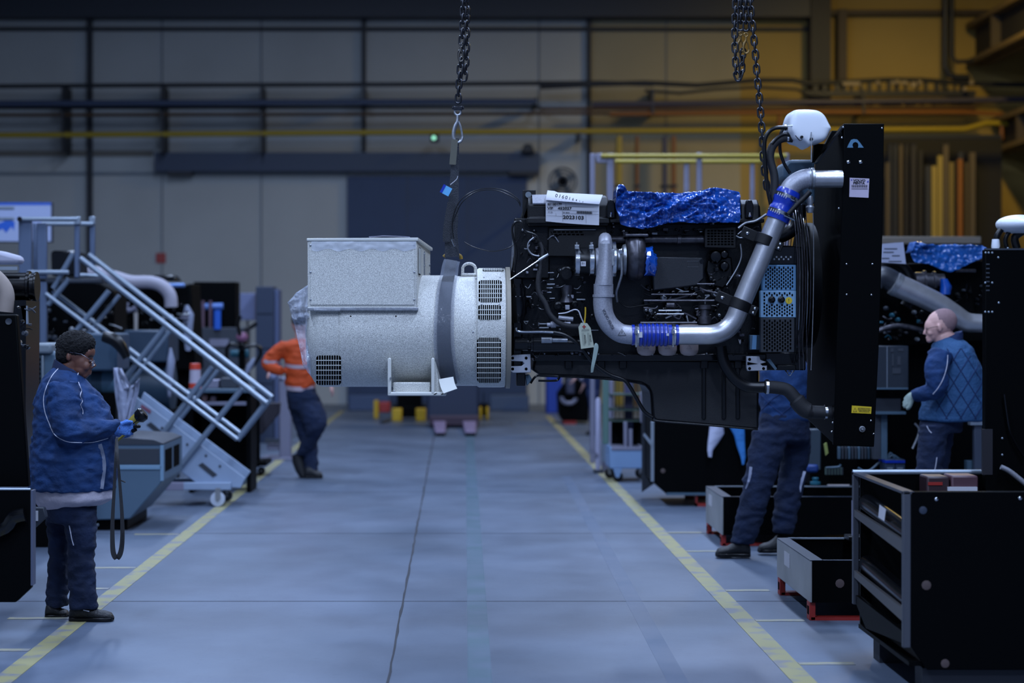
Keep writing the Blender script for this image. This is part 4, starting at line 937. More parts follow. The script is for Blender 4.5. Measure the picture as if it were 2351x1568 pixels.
def hand(mb, wrist, knuck, side, curl, r=.0095, L=.075, thumb=None, spread=.02):
    """palm and five fingers. side: unit vector across the knuckles, curl: direction the fingers bend to"""
    wrist, knuck, side, curl = Vector(wrist), Vector(knuck), Vector(side).normalized(), Vector(curl).normalized()
    fwd = (knuck - wrist).normalized()
    mb.rings([(wrist.lerp(knuck, t), side * w_, side.cross(fwd).normalized() * h_) for t, w_, h_ in ((-.25, .027, .022), (0, .03, .02), (.35, .038, .018), (.8, .042, .016), (1.02, .036, .012))], 14)
    for k, (o_, l_) in enumerate(((-1.5, .9), (-.5, 1.05), (.5, 1.0), (1.5, .78))):
        b = knuck + side * spread * o_ - fwd * .012
        m1 = b + fwd * L * l_ * .45 + curl * .006; m2 = m1 + (fwd * .75 + curl * .65).normalized() * L * l_ * .3; m3 = m2 + (fwd * .35 + curl).normalized() * L * l_ * .28
        mb.tube(smooth_path([b, m1, m2, m3], 3), [r * 1.12 - r * .035 * q for q in range(10)], 10)
    th = thumb or (wrist.lerp(knuck, .35) - side * .03, wrist.lerp(knuck, .8) - side * .055 + curl * .012, wrist.lerp(knuck, 1.15) - side * .05 + curl * .03)
    mb.tube(smooth_path(list(th), 4), [r * 1.35 - r * .05 * q for q in range(9)], 10)
    return mb


def inner(mb, d, neck, hip, sh, el, wr, knee=None, ank=None, r=.05):
    """limbs and trunk under the clothes, so that head and hands belong to one body; each joint: (x, y, offset) per side"""
    n, h = P(*neck, d), P(*hip, d); mb.tube([n, n.lerp(h, .3), h], [r * 1.1, r * 1.5, r * 1.5], 14)
    for k in (0, 1):
        s_, e_, w_ = [P(a[k][0], a[k][1], d + a[k][2]) for a in (sh, el, wr)]
        mb.tube([n.lerp(h, .1), s_, e_, w_], [r * .8, r * .85, r * .72, r * .56], 12)
        if knee:
            k_, a_ = [P(a[k][0], a[k][1], d + a[k][2]) for a in (knee, ank)]
            hp = Vector((h.x * .35 + k_.x * .65, k_.y, h.z)); mb.tube([h + Vector((0, 0, .05)), hp, k_, a_], [r, r * .9, r * .85, r * .7], 12)
# ---------------------------------------------------------------- the woman with the scanner
dw = 11.5
wm = thing('person', 'person with short black hair, glasses and blue jacket looking down at a yellow hand scanner', 'person', P(170, 1418, dw))
mb = MB()
mb.rings([(P(x, y, dw), Vector((W(a, dw), 0, W(tz, dw))), (0, hy, 0)) for x, y, a, hy, tz in
          ((150, 866, 30, .075, 10), (155, 848, 27, .066, 8), (162, 832, 26, .064, 4))], 20)
mb.ball(P(174, 804, dw), W(40, dw), .079, W(38, dw))
mb.ball(P(188, 830, dw), W(24, dw), .068, W(30, dw))
mb.ball(P(185, 848, dw), W(20, dw), .062, W(18, dw))
mb.ball(P(194, 861, dw), W(9.5, dw), .034, W(8.5, dw))
mb.ball(P(205, 808, dw), W(13.5, dw), .058, W(16, dw))
for s in (-1, 1):
    mb.ball(P(197, 840, dw + .042 * s), W(10, dw), .022, W(11, dw))
    mb.ball(P(157, 819, dw + .078 * s), W(6, dw), .012, W(10.5, dw))
    mb.ball(P(210.5, 844.5, dw + .012 * s), W(4, dw), .009, W(3, dw))
mb.tube([P(209, 820, dw), P(212, 832, dw), P(215.5, 843, dw)], [.008, .013, .018], 10)
mb.ball(P(206, 852.5, dw), W(5.5, dw), .026, W(2.8, dw)); mb.ball(P(204.5, 858.5, dw), W(5.5, dw), .023, W(3, dw))
inner(mb, dw, (154, 856), (165, 1150), ((150, 890, -.16), (150, 890, .16)), ((157, 984, -.24), (161, 984, .24)), ((272, 982, -.10), (276, 990, .10)), ((188, 1290, -.1), (135, 1290, .1)), ((190, 1395, -.1), (132, 1390, .1)))
body_w = organic('body', mb, M_skinD, wm, .006, 3)
for s in (-1, 1):
    MB().ball(P(207, 829, dw + .032 * s), .010, .012, .006).build('eye', mat('eye_white', '5a4a48', .3), wm)
    MB().tube([P(203, 819, dw + .05 * s), P(209, 817, dw + .042 * s), P(213.5, 818, dw + .026 * s)], .003, 6).build('eyebrow', M_hairD, wm)
mb = MB()
mb.ball(P(173, 792, dw), W(45, dw), .104, W(34, dw)); mb.ball(P(150, 812, dw), W(22, dw), .09, W(26, dw)); mb.ball(P(194, 789, dw), W(25, dw), .09, W(24, dw))
hair_w = organic('hair', mb, M_hairD, wm, .006, 2, amp=.009, fs=46)
for s in (-1, 1):
    gl = MB().tube([P(160, 808, dw + .09 * s), P(187, 813, dw + .078 * s), P(203, 823, dw + .07 * s), P(209, 827, dw + .062 * s)], .0016, 6).build('glasses_temple', M_chrome, wm)
    lc = P(214, 834, dw + .034 * s)
    MB().tube([lc + Vector((math.cos(a) * .003 + .002 * math.sin(a), math.cos(a) * .025, math.sin(a) * .019)) for a in [k * math.pi / 9 for k in range(18)]], .0014, 6, closed=True).build('glasses_rim', M_chrome, gl)
    MB().obox(lc, (.001, .046, .034)).build('lens', mat('lens', '9db0cc', .1, alpha=.35), gl)
# jacket
mb = MB()
ringset(mb, [(842, 126, 168, .085), (854, 114, 178, .13), (868, 100, 192, .17), (895, 86, 219, .21), (930, 78, 247, .225), (965, 78, 260, .235), (1000, 76, 265, .24), (1040, 71, 268, .245), (1085, 67, 270, .25), (1124, 65, 266, .25)], dw, 26)
for s, sh_ in ((-1, 0), (1, 4)):
    a0, a1, a2, a3 = P(148, 884, dw + .19 * s), P(150 + sh_, 950, dw + .25 * s), P(160 + sh_, 988, dw + .27 * s), P(270 + sh_, 981, dw + .10 * s)
    mb.tube(smooth_path([a0, a1, a2, a2.lerp(a3, .3) + Vector((0, 0, -.01)), a2.lerp(a3, .65), a3], 5), [.098, .1, .1, .098, .096, .093, .09, .088, .086, .084, .083, .082, .08, .078, .074, .07, .067, .064, .061, .058, .055, .052, .049, .046, .043, .041][:26], 16)
jk = organic('jacket', mb, M_blue, wm, .011, 3, amp=.015, fs=8)
mb = MB()
mb.rings([(P(x, y, dw), Vector((W(a, dw), 0, W(tz, dw))), (0, hy, 0)) for x, y, a, hy, tz in ((157, 868, 38, .11, -20), (157, 854, 35, .1, -19), (158, 842, 32.5, .092, -18), (158.5, 841, 30, .086, -18))], 24)
mb.build('collar', mat('navy_knit', '0c1c3c', .9), wm)
bv = bvh_of(jk)
M_pipe = mat('white_piping', 'c2c4d2', .6)
def trim_on(bvh, pts, d, r, name, m, parent, k=5):
    q = smooth_path([Vector((x, 0, y)) for x, y in pts], k)
    q = [v for v in (snap(bvh, p.x, p.z, d, r * .4) for p in q) if v is not None and abs(v.y - d) < .4]
    return MB().tube(q, r, 6).build(name, m, parent) if len(q) > 2 else None
trim_on(bv, [(137, 843), (120, 862), (107, 888), (100, 915), (103, 945), (112, 970), (122, 993), (135, 1005), (155, 1014), (180, 1016), (215, 1015), (248, 1006)], dw, .0028, 'white_piping', M_pipe, jk)
trim_on(bv, [(180, 877), (184, 888), (187, 897), (184, 909), (189, 920), (185, 930), (190, 942), (190, 951)], dw, .0028, 'white_piping', M_pipe, jk)
MB().tube([P(180, 856, dw - .06), P(177, 864, dw - .075), P(175.5, 870, dw - .09)], .003, 6).build('white_piping', M_pipe, jk)
st = smooth_path([Vector((x, 0, y)) for x, y in ((228, 1020), (235, 1045), (238, 1070), (235, 1100), (232, 1122))], 4)
MB().ribbon([snap(bv, p.x, p.z, dw, .004) for p in st], W(11, dw), .003).build('reflective_stripe', mat('stripe_grey', '6c7488', .5), jk)
mb = MB(); ringset(mb, [(1108, 74, 262, .23), (1126, 76, 264, .232), (1145, 82, 262, .225), (1156, 86, 240, .2), (1166, 92, 190, .16)], dw, 26)
organic('shirt', mb, M_shirt, wm, .012, 3, amp=.006, fs=9)
mb = MB(); ringset(mb, [(1140, 100, 222, .19), (1165, 104, 222, .19), (1195, 106, 222, .17)], dw)
ringset(mb, [(1170, 146, 223, .09, -.09), (1210, 148, 221, .09, -.1), (1250, 153, 218, .085, -.1), (1285, 156, 216, .082, -.1), (1320, 158, 219, .08, -.1), (1360, 158, 222, .08, -.1), (1397, 160, 227, .078, -.1)], dw)
ringset(mb, [(1170, 104, 172, .09, .1), (1210, 107, 166, .088, .1), (1250, 110, 160, .08, .1), (1300, 110, 158, .078, .1), (1350, 108, 158, .078, .1), (1392, 106, 157, .075, .1)], dw)
tr = organic('trousers', mb, M_jeans, wm, .012, 3, amp=.014, fs=7)
bt = bvh_of(tr)
trim_on(bt, [(159, 1207), (162, 1222), (165, 1238), (169, 1252)], dw, .0035, 'piping', M_pipe, tr)
shoe(160, 261, 1384, 1424.5, dw - .1, .047, wm); shoe(105, 158, 1384, 1416.5, dw + .08, .045, wm)
MB().obox(P(198, 1402, dw - .149), (W(14, dw), .003, .006), Matrix.Rotation(R(12), 3, 'Y')).build('reflective_tab', M_pipe, wm)
mb = MB()
hand(mb, P(272, 982, dw - .10), P(293, 985, dw - .06), (0, -.25, -1), (.1, .7, .15), r=.0098, L=.07, thumb=(P(276, 974, dw - .1), P(290, 969, dw - .09), P(304, 969, dw - .05)), spread=.019)
mb.tube([P(264, 982, dw - .1), P(275, 982, dw - .1)], [.044, .036], 14)
organic('gloved_hand', mb, mat('glove_blue', '4b78c0', .85, bump=.4, bscale=120), wm, .0045, 2)
mb = MB()
hand(mb, P(276, 992, dw + .10), P(292, 990, dw + .05), (0, .25, -1), (.1, -.7, .3), r=.0098, L=.07, spread=.019)
mb.tube([P(266, 986, dw + .1), P(279, 991, dw + .1)], [.044, .034], 14)
organic('gloved_hand', mb, MATS['glove_blue'], wm, .0045, 2)
for x0, y0, x1, y1 in ((308, 981, 321, 979), (304, 990, 312, 987)):
    MB().tube([P(x0, y0, dw - .058), P((x0 + x1) / 2, y0 - 2, dw - .064), P(x1, y1, dw - .05)], [.0115, .0118, .009], 10).build('rubber_fingertip', M_rub, wm)
scn = thing('hand_scanner', 'yellow hand scanner with a black head held in blue gloves', 'scanner', P(306, 985, dw))
MB().tube([P(292, 990, dw + .005), P(299, 974, dw + .005), P(310, 963, dw + .005), P(322, 954, dw + .005)], [.02, .026, .03, .033], 14, flat=.9).build('scanner_body', mat('scanner_yellow', '8f8030', .5), scn)
MB().rings([(P(314, 962, dw + .005), (.016, 0, -.019), (0, .036, 0)), (P(319, 958, dw + .005), (.025, 0, -.03), (0, .046, 0)), (P(328, 950, dw + .005), (.027, 0, -.032), (0, .046, 0)), (P(332, 947, dw + .005), (.019, 0, -.023), (0, .034, 0))], 16).build('scanner_head', M_rub, scn)
MB().tube([P(303, 974, dw - .03), P(312, 968, dw - .034), P(320, 960, dw - .032)], .003, 6).build('black_trim', M_rub, scn)
MB().tube(smooth_path(T([(294, 992), (284, 1000), (272, 1010), (268, 1015)], dw + .01), 4), .008, 8).build('scanner_handle', mat('scanner_yellow', '8f8030', .5), scn)
lan = MB().ribbon(smooth_path([P(267, 1008, dw - .16), P(266, 1040, dw - .262), P(263, 1110, dw - .262), P(259, 1180, dw - .262), P(258, 1230, dw - .262), P(260, 1268, dw - .262), P(268, 1281, dw - .262), P(277, 1268, dw - .265), P(281, 1235, dw - .27), P(280, 1180, dw - .275), P(275, 1110, dw - .275), P(270, 1045, dw - .275), P(268, 1006, dw - .18)], 5),
      [W(5 + 7 * math.exp(-((k - 30) / 17) ** 2), dw) for k in range(61)], .003).build('lanyard', M_slv, None, label='long black lanyard hanging in a loop from the hands of the person with the scanner', cat='lanyard')
text('electronics', P(280, 1240, dw - .283), .018, M_matte, lan, roll=86)
for y in (1040, 1100): MB().tube([P(272, y, dw - .25), P(280, y - 2 + 6, dw - .25), P(288, y + 10 - 3, dw - .25)], .004, 6).build('strap_end', M_slv, lan) if y == 1100 else None

# ---------------------------------------------------------------- man in the orange jacket, walking away
do = 21.7
om_ = thing('person', 'person in an orange high visibility jacket and dark blue trousers walking away', 'person', P(705, 1098, do))
mb = MB()
mb.ball(P(689, 742, do), W(19, do), .1, W(24, do)); mb.tube([P(690, 760, do), P(690, 785, do)], .06, 14)
mb.ball(P(671, 745, do), .012, .02, .03); mb.ball(P(707, 745, do), .012, .02, .03); mb.ball(P(689, 748, do + .1), .02, .03, .03)
hand(mb, P(758, 880, do), P(764, 896, do), (0, 1, 0), (-.4, 0, -.3), r=.011, L=.08)
hand(mb, P(622, 848, do - .05), P(616, 858, do - .08), (0, 1, .2), (.4, -.4, -.3), r=.011, L=.08)
inner(mb, do, (690, 775), (695, 905), ((660, 796, 0), (720, 796, 0)), ((616, 834, -.03), (740, 830, 0)), ((640, 850, -.12), (758, 882, 0)))
mb.tube([P(640, 850, do - .12), P(622, 848, do - .06)], [.03, .028], 10)
organic('body', mb, M_skinP, om_, .011, 2)
MB().ball(P(689, 735, do - .01), W(20, do), .11, W(20, do)).build('hair', M_hairD, om_)
mb = MB(); ringset(mb, [(778, 668, 712, .08), (788, 650, 726, .13), (815, 650, 728, .15), (850, 654, 725, .16), (894, 655, 722, .16)], do)
mb.tube(smooth_path([P(656, 796, do), P(632, 812, do - .02), P(614, 834, do - .03), P(630, 846, do - .09), P(648, 852, do - .14)], 4), [.09, .088, .086, .085, .083, .08, .078, .076, .074, .072, .07, .068, .066, .063, .06, .058, .055], 14)
mb.tube(smooth_path([P(722, 796, do), P(740, 830, do), P(757, 878, do)], 4), [.085, .08, .075, .07, .066, .06, .055, .052, .05], 14)
oj = organic('jacket', mb, M_orange, om_, .017, 3, amp=.016, fs=5)
bo = bvh_of(oj)
def band(bvh, pts, d, w_, m, parent, name='reflective_band'):
    q = smooth_path([Vector((x, 0, y)) for x, y in pts], 5)
    return MB().ribbon([snap(bvh, p.x, p.z, d, .006) for p in q], W(w_, d), .004, wdir=(0, 0, 1)).build(name, m, parent)
band(bo, [(654, 838), (675, 842), (700, 842), (722, 838)], do, 8, M_refl, oj)
band(bo, [(657, 890), (675, 893), (700, 893), (720, 890)], do, 10, M_refl, oj)
band(bo, [(606, 828), (616, 832), (634, 832), (646, 828)], do, 8, M_refl, oj)
mb = MB(); ringset(mb, [(890, 656, 724, .15), (915, 656, 734, .15), (940, 664, 738, .14)], do)
mb.rings([(P(706, 925, do - .03), (W(34, do), 0, 0), (0, .12, 0)), (P(722, 960, do - .1), (W(29, do), 0, 4e-2), (0, .1, 0)), (P(728, 985, do - .12), (W(24, do), 0, 5e-2), (0, .09, 0)), (P(712, 1012, do - .05), (W(21, do), 0, 0), (0, .08, 0)), (P(695, 1045, do + .02), (W(17, do), 0, 0), (0, .07, 0))], 18)
mb.rings([(P(690, 930, do + .06), (W(30, do), 0, 0), (0, .11, 0)), (P(700, 980, do + .06), (W(24, do), 0, 0), (0, .09, 0)), (P(712, 1030, do + .05), (W(19, do), 0, 0), (0, .08, 0)), (P(716, 1082, do + .03), (W(16, do), 0, 0), (0, .07, 0))], 18)
organic('trousers', mb, M_jeans, om_, .017, 3, amp=.016, fs=5)
shoe(699, 741, 1070, 1098, do, .05, om_)
mb = MB(); mb.rings([(P(x, y, do + .04), (W(a, do), 0, W(b, do)), (0, .05, 0)) for x, y, a, b in ((682, 1040, 12, 6), (684, 1055, 13, 7), (689, 1075, 11, 6), (697, 1092, 9, 5), (701, 1098, 5, 3))], 14)
mb.build('shoe', M_shoe, om_)

# ---------------------------------------------------------------- man bending behind the engine
db = 14.5
bn = thing('person', 'person in dark blue work trousers and quilted vest standing behind the black sump', 'person', P(1730, 1278, db))
mb = MB()
mb.ball(P(1782, 752, db), W(26, db), .09, W(33, db)); mb.tube([P(1784, 778, db), P(1788, 810, db)], .062, 14)
mb.ball(P(1760, 758, db), .02, .02, .016); mb.ball(P(1782, 756, db - .09), .014, .01, .03); mb.ball(P(1782, 756, db + .09), .014, .01, .03)
hand(mb, P(1790, 846, db + .1), P(1786, 834, db + .1), (0, 1, 0), (-.3, .3, .3), r=.0105, L=.075)
hand(mb, P(1790, 846, db + .32), P(1786, 834, db + .32), (0, 1, 0), (-.3, -.3, .3), r=.0105, L=.075)
inner(mb, db, (1788, 805), (1800, 965), ((1798, 826, -.15), (1798, 826, .18)), ((1812, 880, -.05), (1812, 880, .3)), ((1790, 848, .1), (1790, 848, .32)))
organic('body', mb, M_skinP, bn, .01, 2)
MB().ball(P(1786, 742, db), W(27, db), .098, W(25, db)).build('hair', M_hairD, bn)
mb = MB(); ringset(mb, [(800, 1768, 1812, .1), (815, 1750, 1840, .19), (850, 1744, 1860, .22), (900, 1742, 1862, .22), (965, 1746, 1858, .2)], db)
for s in (-1, 1): mb.tube(smooth_path([P(1798, 826, db + (-.15 if s < 0 else .18)), P(1812, 868, db + (-.14 if s < 0 else .28)), P(1810, 886, db + (-.02 if s < 0 else .32)), P(1793, 854, db + (.1 if s < 0 else .32))], 5), [.075, .074, .072, .07, .068, .066, .064, .062, .06, .058, .056, .054, .052, .05, .048, .046], 14)
vj = organic('quilted_vest', mb, M_blue, bn, .014, 3, amp=.014, fs=5)
bvj = bvh_of(vj)
for pts in ([(1746, 905), (1770, 930), (1800, 955)], [(1746, 945), (1775, 915), (1800, 900)], [(1760, 870), (1800, 900), (1840, 935)], [(1790, 955), (1820, 930), (1852, 905)]):
    trim_on(bvj, pts, db, .004, 'quilt_seam', M_navy, vj, 4)
mb = MB(); ringset(mb, [(945, 1745, 1858, .2), (985, 1738, 1858, .2), (1010, 1736, 1858, .18)], db)
mb.rings([(P(1772, 985, db - .09), (W(44, db), 0, 0), (0, .12, 0)), (P(1758, 1040, db - .1), (W(42, db), 0, 0), (0, .11, 0)), (P(1744, 1100, db - .1), (W(36, db), 0, 0), (0, .1, 0)), (P(1733, 1150, db - .1), (W(33, db), 0, 0), (0, .095, 0)), (P(1718, 1200, db - .09), (W(31, db), 0, 0), (0, .09, 0)), (P(1706, 1248, db - .08), (W(27, db), 0, 0), (0, .08, 0))], 20)
mb.rings([(P(1828, 985, db + .1), (W(32, db), 0, 0), (0, .12, 0)), (P(1828, 1040, db + .1), (W(33, db), 0, 0), (0, .11, 0)), (P(1818, 1100, db + .1), (W(31, db), 0, 0), (0, .1, 0)), (P(1806, 1160, db + .1), (W(30, db), 0, 0), (0, .095, 0)), (P(1797, 1225, db + .1), (W(26, db), 0, 0), (0, .08, 0))], 20)
bt_ = organic('trousers', mb, M_jeans, bn, .013, 3, amp=.015, fs=6)
btv = bvh_of(bt_)
for pts, w_ in (([(1725, 1072), (1722, 1090), (1718, 1106), (1712, 1122)], 9), ([(1846, 1082), (1842, 1100), (1838, 1118), (1838, 1130)], 9)):
    q = smooth_path([Vector((x, 0, y)) for x, y in pts], 4)
    MB().ribbon([snap(btv, p.x, p.z, db, .006) for p in q], [W(w_ * (1 - .8 * k / len(q)), db) for k in range(len(q))], .003).build('reflective_patch', mat('patch_silver', '9aa0b6', .5), bt_)
shoe(1722, 1643, 1238, 1278, db - .08, .05, bn); shoe(1810, 1740, 1230, 1268, db + .12, .05, bn)

# ---------------------------------------------------------------- man in the quilted vest
dv = 14.6
vm = thing('person', 'bald person with glasses in a blue quilted vest working with both hands', 'person', (X(2185, dv), dv, 0))
mb = MB()
rt = Matrix.Rotation(R(-18), 3, 'Y')
mb.ball(P(2160, 742, dv), W(33, dv), .083, W(31, dv), rot=rt)
mb.ball(P(2145, 754, dv), W(22, dv), .07, W(27, dv), rot=rt); mb.ball(P(2141, 770, dv), W(13, dv), .05, W(13, dv))
mb.ball(P(2134, 781, dv), W(7, dv), .03, W(6, dv))
mb.tube([P(2127, 755, dv), P(2123, 762, dv), P(2123, 768, dv)], [.008, .012, .014], 10)
for s in (-1, 1): mb.ball(P(2157, 753, dv + .085 * s), W(5, dv), .012, W(10, dv), rot=rt); mb.ball(P(2136, 765, dv + .04 * s), .02, .02, .02)
mb.ball(P(2128, 775, dv), .01, .022, .006); mb.ball(P(2130, 779, dv), .01, .02, .006)
mb.rings([(P(2163, 768, dv), (W(22, dv), 0, W(8, dv)), (0, .066, 0)), (P(2180, 790, dv), (W(28, dv), 0, W(10, dv)), (0, .08, 0)), (P(2186, 805, dv), (W(30, dv), 0, W(6, dv)), (0, .1, 0))], 18)
inner(mb, dv, (2184, 800), (2170, 970), ((2165, 815, -.17), (2165, 815, .17)), ((2152, 890, -.25), (2152, 890, .25)), ((2100, 908, -.12), (2100, 908, .12)), ((2135, 1100, -.1), (2150, 1100, .1)), ((2130, 1245, -.1), (2144, 1245, .1)))
organic('body', mb, M_skinP, vm, .0075, 2)
mb = MB(); mb.ball(P(2165, 738, dv), W(33.5, dv), .0845, W(30, dv), rot=rt)
mb.build('stubble_hair', mat('grey_stubble', '9c7d80', .9, bump=.8, bscale=200), vm)
for s in (-1, 1):
    MB().tube([P(2155, 749, dv + .09 * s), P(2138, 752, dv + .08 * s), P(2129, 755, dv + .06 * s)], .002, 6).build('glasses_temple', M_rub, vm)
    MB().tube([P(2127, 758, dv + .035 * s) + Vector((.004 * math.cos(a), .024 * math.cos(a), .018 * math.sin(a))) for a in [k * math.pi / 7 for k in range(14)]], .002, 6, closed=True).build('glasses_rim', M_rub, vm)
    MB().ball(P(2131, 757, dv + .03 * s), .008, .011, .006).build('eye', MATS['eye_white'], vm)
mb = MB(); ringset(mb, [(775, 2158, 2204, .09), (788, 2142, 2222, .15), (810, 2138, 2238, .2), (850, 2134, 2256, .22), (900, 2122, 2266, .23), (940, 2114, 2270, .24), (966, 2108, 2270, .235)], dv)
qv = organic('quilted_vest', mb, mat('slate_quilt', '254e78', .85, bump=.4, bscale=60), vm, .012, 3, amp=.008, fs=6)
bq = bvh_of(qv)
for k in range(7):
    a = 2075 + k * 33
    for sg in (1, -1):
        pts = [(a + sg * (y - 800) * .62 + (0 if sg > 0 else 130), y) for y in range(800, 965, 18)]
        pts = [p for p in pts if 2140 < p[0] < 2262]
        if len(pts) > 2: trim_on(bq, pts, dv, .0038, 'quilt_seam', M_navy, qv, 2)
mb = MB(); mb.rings([(P(2180, 786, dv), (W(30, dv), 0, W(9, dv)), (0, .11, 0)), (P(2184, 775, dv), (W(26, dv), 0, W(9, dv)), (0, .098, 0)), (P(2186, 768, dv), (W(23, dv), 0, W(9, dv)), (0, .09, 0))], 20)
mb.build('collar', M_navy, vm)
mb = MB()
for s in (-1, 1): mb.tube(smooth_path([P(2160, 812, dv + .2 * s), P(2150, 850, dv + .25 * s), P(2152, 890, dv + .26 * s), P(2128, 902, dv + .2 * s), P(2100, 908, dv + .12 * s)], 5), [.09, .09, .088, .087, .086, .085, .084, .082, .08, .078, .075, .072, .069, .066, .063, .06, .057, .054, .05, .047, .045], 16)
sl_ = organic('sleeves', mb, M_blue, vm, .011, 3, amp=.012, fs=7)
trim_on(bvh_of(sl_), [(2176, 815), (2174, 840), (2166, 868), (2154, 890), (2142, 905)], dv, .003, 'white_piping', M_pipe, sl_)
mb = MB()
for s in (-1, 1): hand(mb, P(2098, 908, dv + .11 * s), P(2086, 916 - 12 * s * 0, dv + .08 * s), (0, .3, 1), (-.2, -.5 * s, -.6), r=.0105, L=.07)
organic('gloved_hands', mb, mat('pale_green_glove', '93a29a', .8, bump=.4, bscale=150), vm, .006, 2)
mb = MB(); ringset(mb, [(955, 2115, 2215, .18), (990, 2112, 2205, .17)], dv)
for s, dx in ((-1, 0), (1, 14)):
    ringset(mb, [(975, 2112 + dx, 2180 + dx, .1, .1 * s), (1030, 2106 + dx, 2170 + dx, .095, .1 * s), (1090, 2100 + dx, 2162 + dx, .085, .1 * s), (1200, 2104 + dx, 2158 + dx, .08, .1 * s), (1252, 2106 + dx, 2154 + dx, .078, .1 * s)], dv)
vt = organic('trousers', mb, M_jeans, vm, .014, 3, amp=.015, fs=6)
bvt = bvh_of(vt)
for pts in ([(2105, 1045), (2100, 1062), (2095, 1080)], [(2151, 1050), (2149, 1065), (2146, 1080)], [(2128, 978), (2133, 988), (2139, 994)]): trim_on(bvt, pts, dv, .003, 'piping', M_pipe, vt, 3)
for s, dx in ((-1, 0), (1, 14)): shoe(2165 + dx, 2078 + dx, 1240, 736 + F * H / (dv + .1 * s), dv + .1 * s, .05, vm)

# ---------------------------------------------------------------- worker far down the aisle
dq = 30.0
fm = thing('person', 'person in dark blue clothes standing far down the aisle beside the black engine', 'person', (X(1362, dq), dq, 0))
mb = MB(); mb.ball(P(1345, 742, dq), .1, .1, .125); mb.tube([P(1347, 750, dq), P(1350, 775, dq)], .06, 12)
hand(mb, P(1322, 868, dq - .08), P(1316, 874, dq - .08), (0, 1, 0), (-.3, .3, -.4), r=.011, L=.08); hand(mb, P(1340, 885, dq + .08), P(1336, 893, dq + .08), (0, 1, 0), (-.3, .3, -.4), r=.011, L=.08)
inner(mb, dq, (1350, 772), (1362, 890), ((1352, 785, -.18), (1352, 785, .18)), ((1350, 830, -.24), (1356, 840, .24)), ((1323, 867, -.08), (1341, 884, .08)), ((1364, 940, -.1), (1364, 940, .1)), ((1364, 988, -.1), (1364, 988, .1)))
organic('body', mb, M_skinP, fm, .013, 2)
MB().ball(P(1347, 738, dq), .108, .108, .115).build('hair', M_hairD, fm)
mb = MB(); ringset(mb, [(768, 1338, 1362, .1), (780, 1330, 1376, .2), (840, 1336, 1382, .2), (890, 1345, 1380, .17)], dq)
mb.tube([P(1352, 785, dq - .2), P(1350, 830, dq - .25), P(1325, 866, dq - .1)], [.08, .07, .045], 12); mb.tube([P(1352, 785, dq + .2), P(1356, 840, dq + .25), P(1341, 884, dq + .1)], [.08, .07, .045], 12)
organic('jacket', mb, M_navy, fm, .02, 3)
mb = MB(); ringset(mb, [(882, 1346, 1380, .17), (910, 1346, 1378, .16)], dq)
for s in (-1, 1): ringset(mb, [(900, 1348, 1376, .1, .1 * s), (940, 1352, 1376, .09, .1 * s), (990, 1354, 1374, .08, .1 * s)], dq)
organic('trousers', mb, M_navy, fm, .02, 3)
for s in (-1, 1): shoe(1372, 1345, 984, 736 + F * H / (dq + .1 * s), dq + .1 * s, .05, fm)
# ================================================================== left of the aisle
def at(name, label, cat, x, d, group=None, z=0.0): return thing(name, label, cat, (X(x, d), d, z), group)
def bits(parent, x0, x1, y0, y1, d, n, ms, seed=1, rr=(2, 5)):
    """countable small fittings (unions, pipes, clips) on an engine's flank"""
    r_ = random.Random(seed)
    for k in range(n):
        x, y = r_.uniform(x0, x1), r_.uniform(y0, y1); q = W(r_.uniform(*rr), d); m = r_.choice(ms); kind = r_.random()
        if kind < .35: MB().lathe(P(x, y, d), (0, -1, 0), [(-.02, q * 1.3), (.03, q * 1.3), (.035, q * .8), (.06, q * .7)], 9).build('fitting', m, parent)
        elif kind < .7:
            a = P(x, y, d - .02); b = P(x + r_.uniform(-20, 30), y + r_.uniform(-12, 12), d - .03)
            MB().tube(smooth_path([a, (a + b) / 2 + Vector((0, -.02, r_.uniform(-.03, .03))), b], 3), q * .45, 7).build('small_pipe', m, parent)
        else: MB().pbox(x, x + r_.uniform(4, 14), y, y + r_.uniform(3, 9), d - .03, .05).build('bracket', m, parent, bevel=.003)
ENG = [M_black, M_black, M_blk2, M_greyd, M_matte]
# --- rolling stairs
ds, dn = 18.4, 18.95
rs_ = at('rolling_stairs', 'grey aluminium rolling stairs with slanted double handrails and white castor wheel', 'stairs', 420, ds)
def rail(a, b, d, r, m=M_rail, name='rail'): return MB().cyl(P(*a, d), P(*b, d), W(r, d), n=12).build(name, m, rs_)
rail((184, 592), (611, 925), ds, 6.3, name='handrail'); rail((203, 584), (624, 912), dn, 6.3, name='handrail')
rail((105, 674), (545, 1009), ds, 5.2, name='mid_rail'); rail((121, 668), (557, 999), dn, 5.2, name='mid_rail')
for a, b in (((168, 582), (122, 662)), ((250, 668), (160, 778)), ((378, 752), (288, 868)), ((487, 842), (368, 1004)), ((556, 892), (408, 1078)), ((610, 925), (545, 1010)), ((158, 640), (110, 700))):
    rail(a, b, ds + .02, 6.5, mat('rail_flat', '6c7a8c', .45, .3), 'brace')
for a, b in (((274, 678), (186, 785)), ((392, 758), (300, 880)), ((500, 850), (392, 990)), ((622, 916), (556, 1000))):
    rail(a, b, dn, 5, MATS['rail_flat'], 'brace')
M_str = mat('stringer_grey', '8b9cb4', .5, var=.06, vscale=3)
MB().pp([(313, 911), (563, 1098), (552, 1121), (452, 1110), (286, 985), (292, 940)], ds + .06, .04).build('stringer', M_str, rs_, bevel=.006)
MB().pp([(330, 900), (575, 1083), (560, 1105), (450, 1100), (300, 975)], dn - .05, .04).build('stringer', M_str, rs_, bevel=.006)
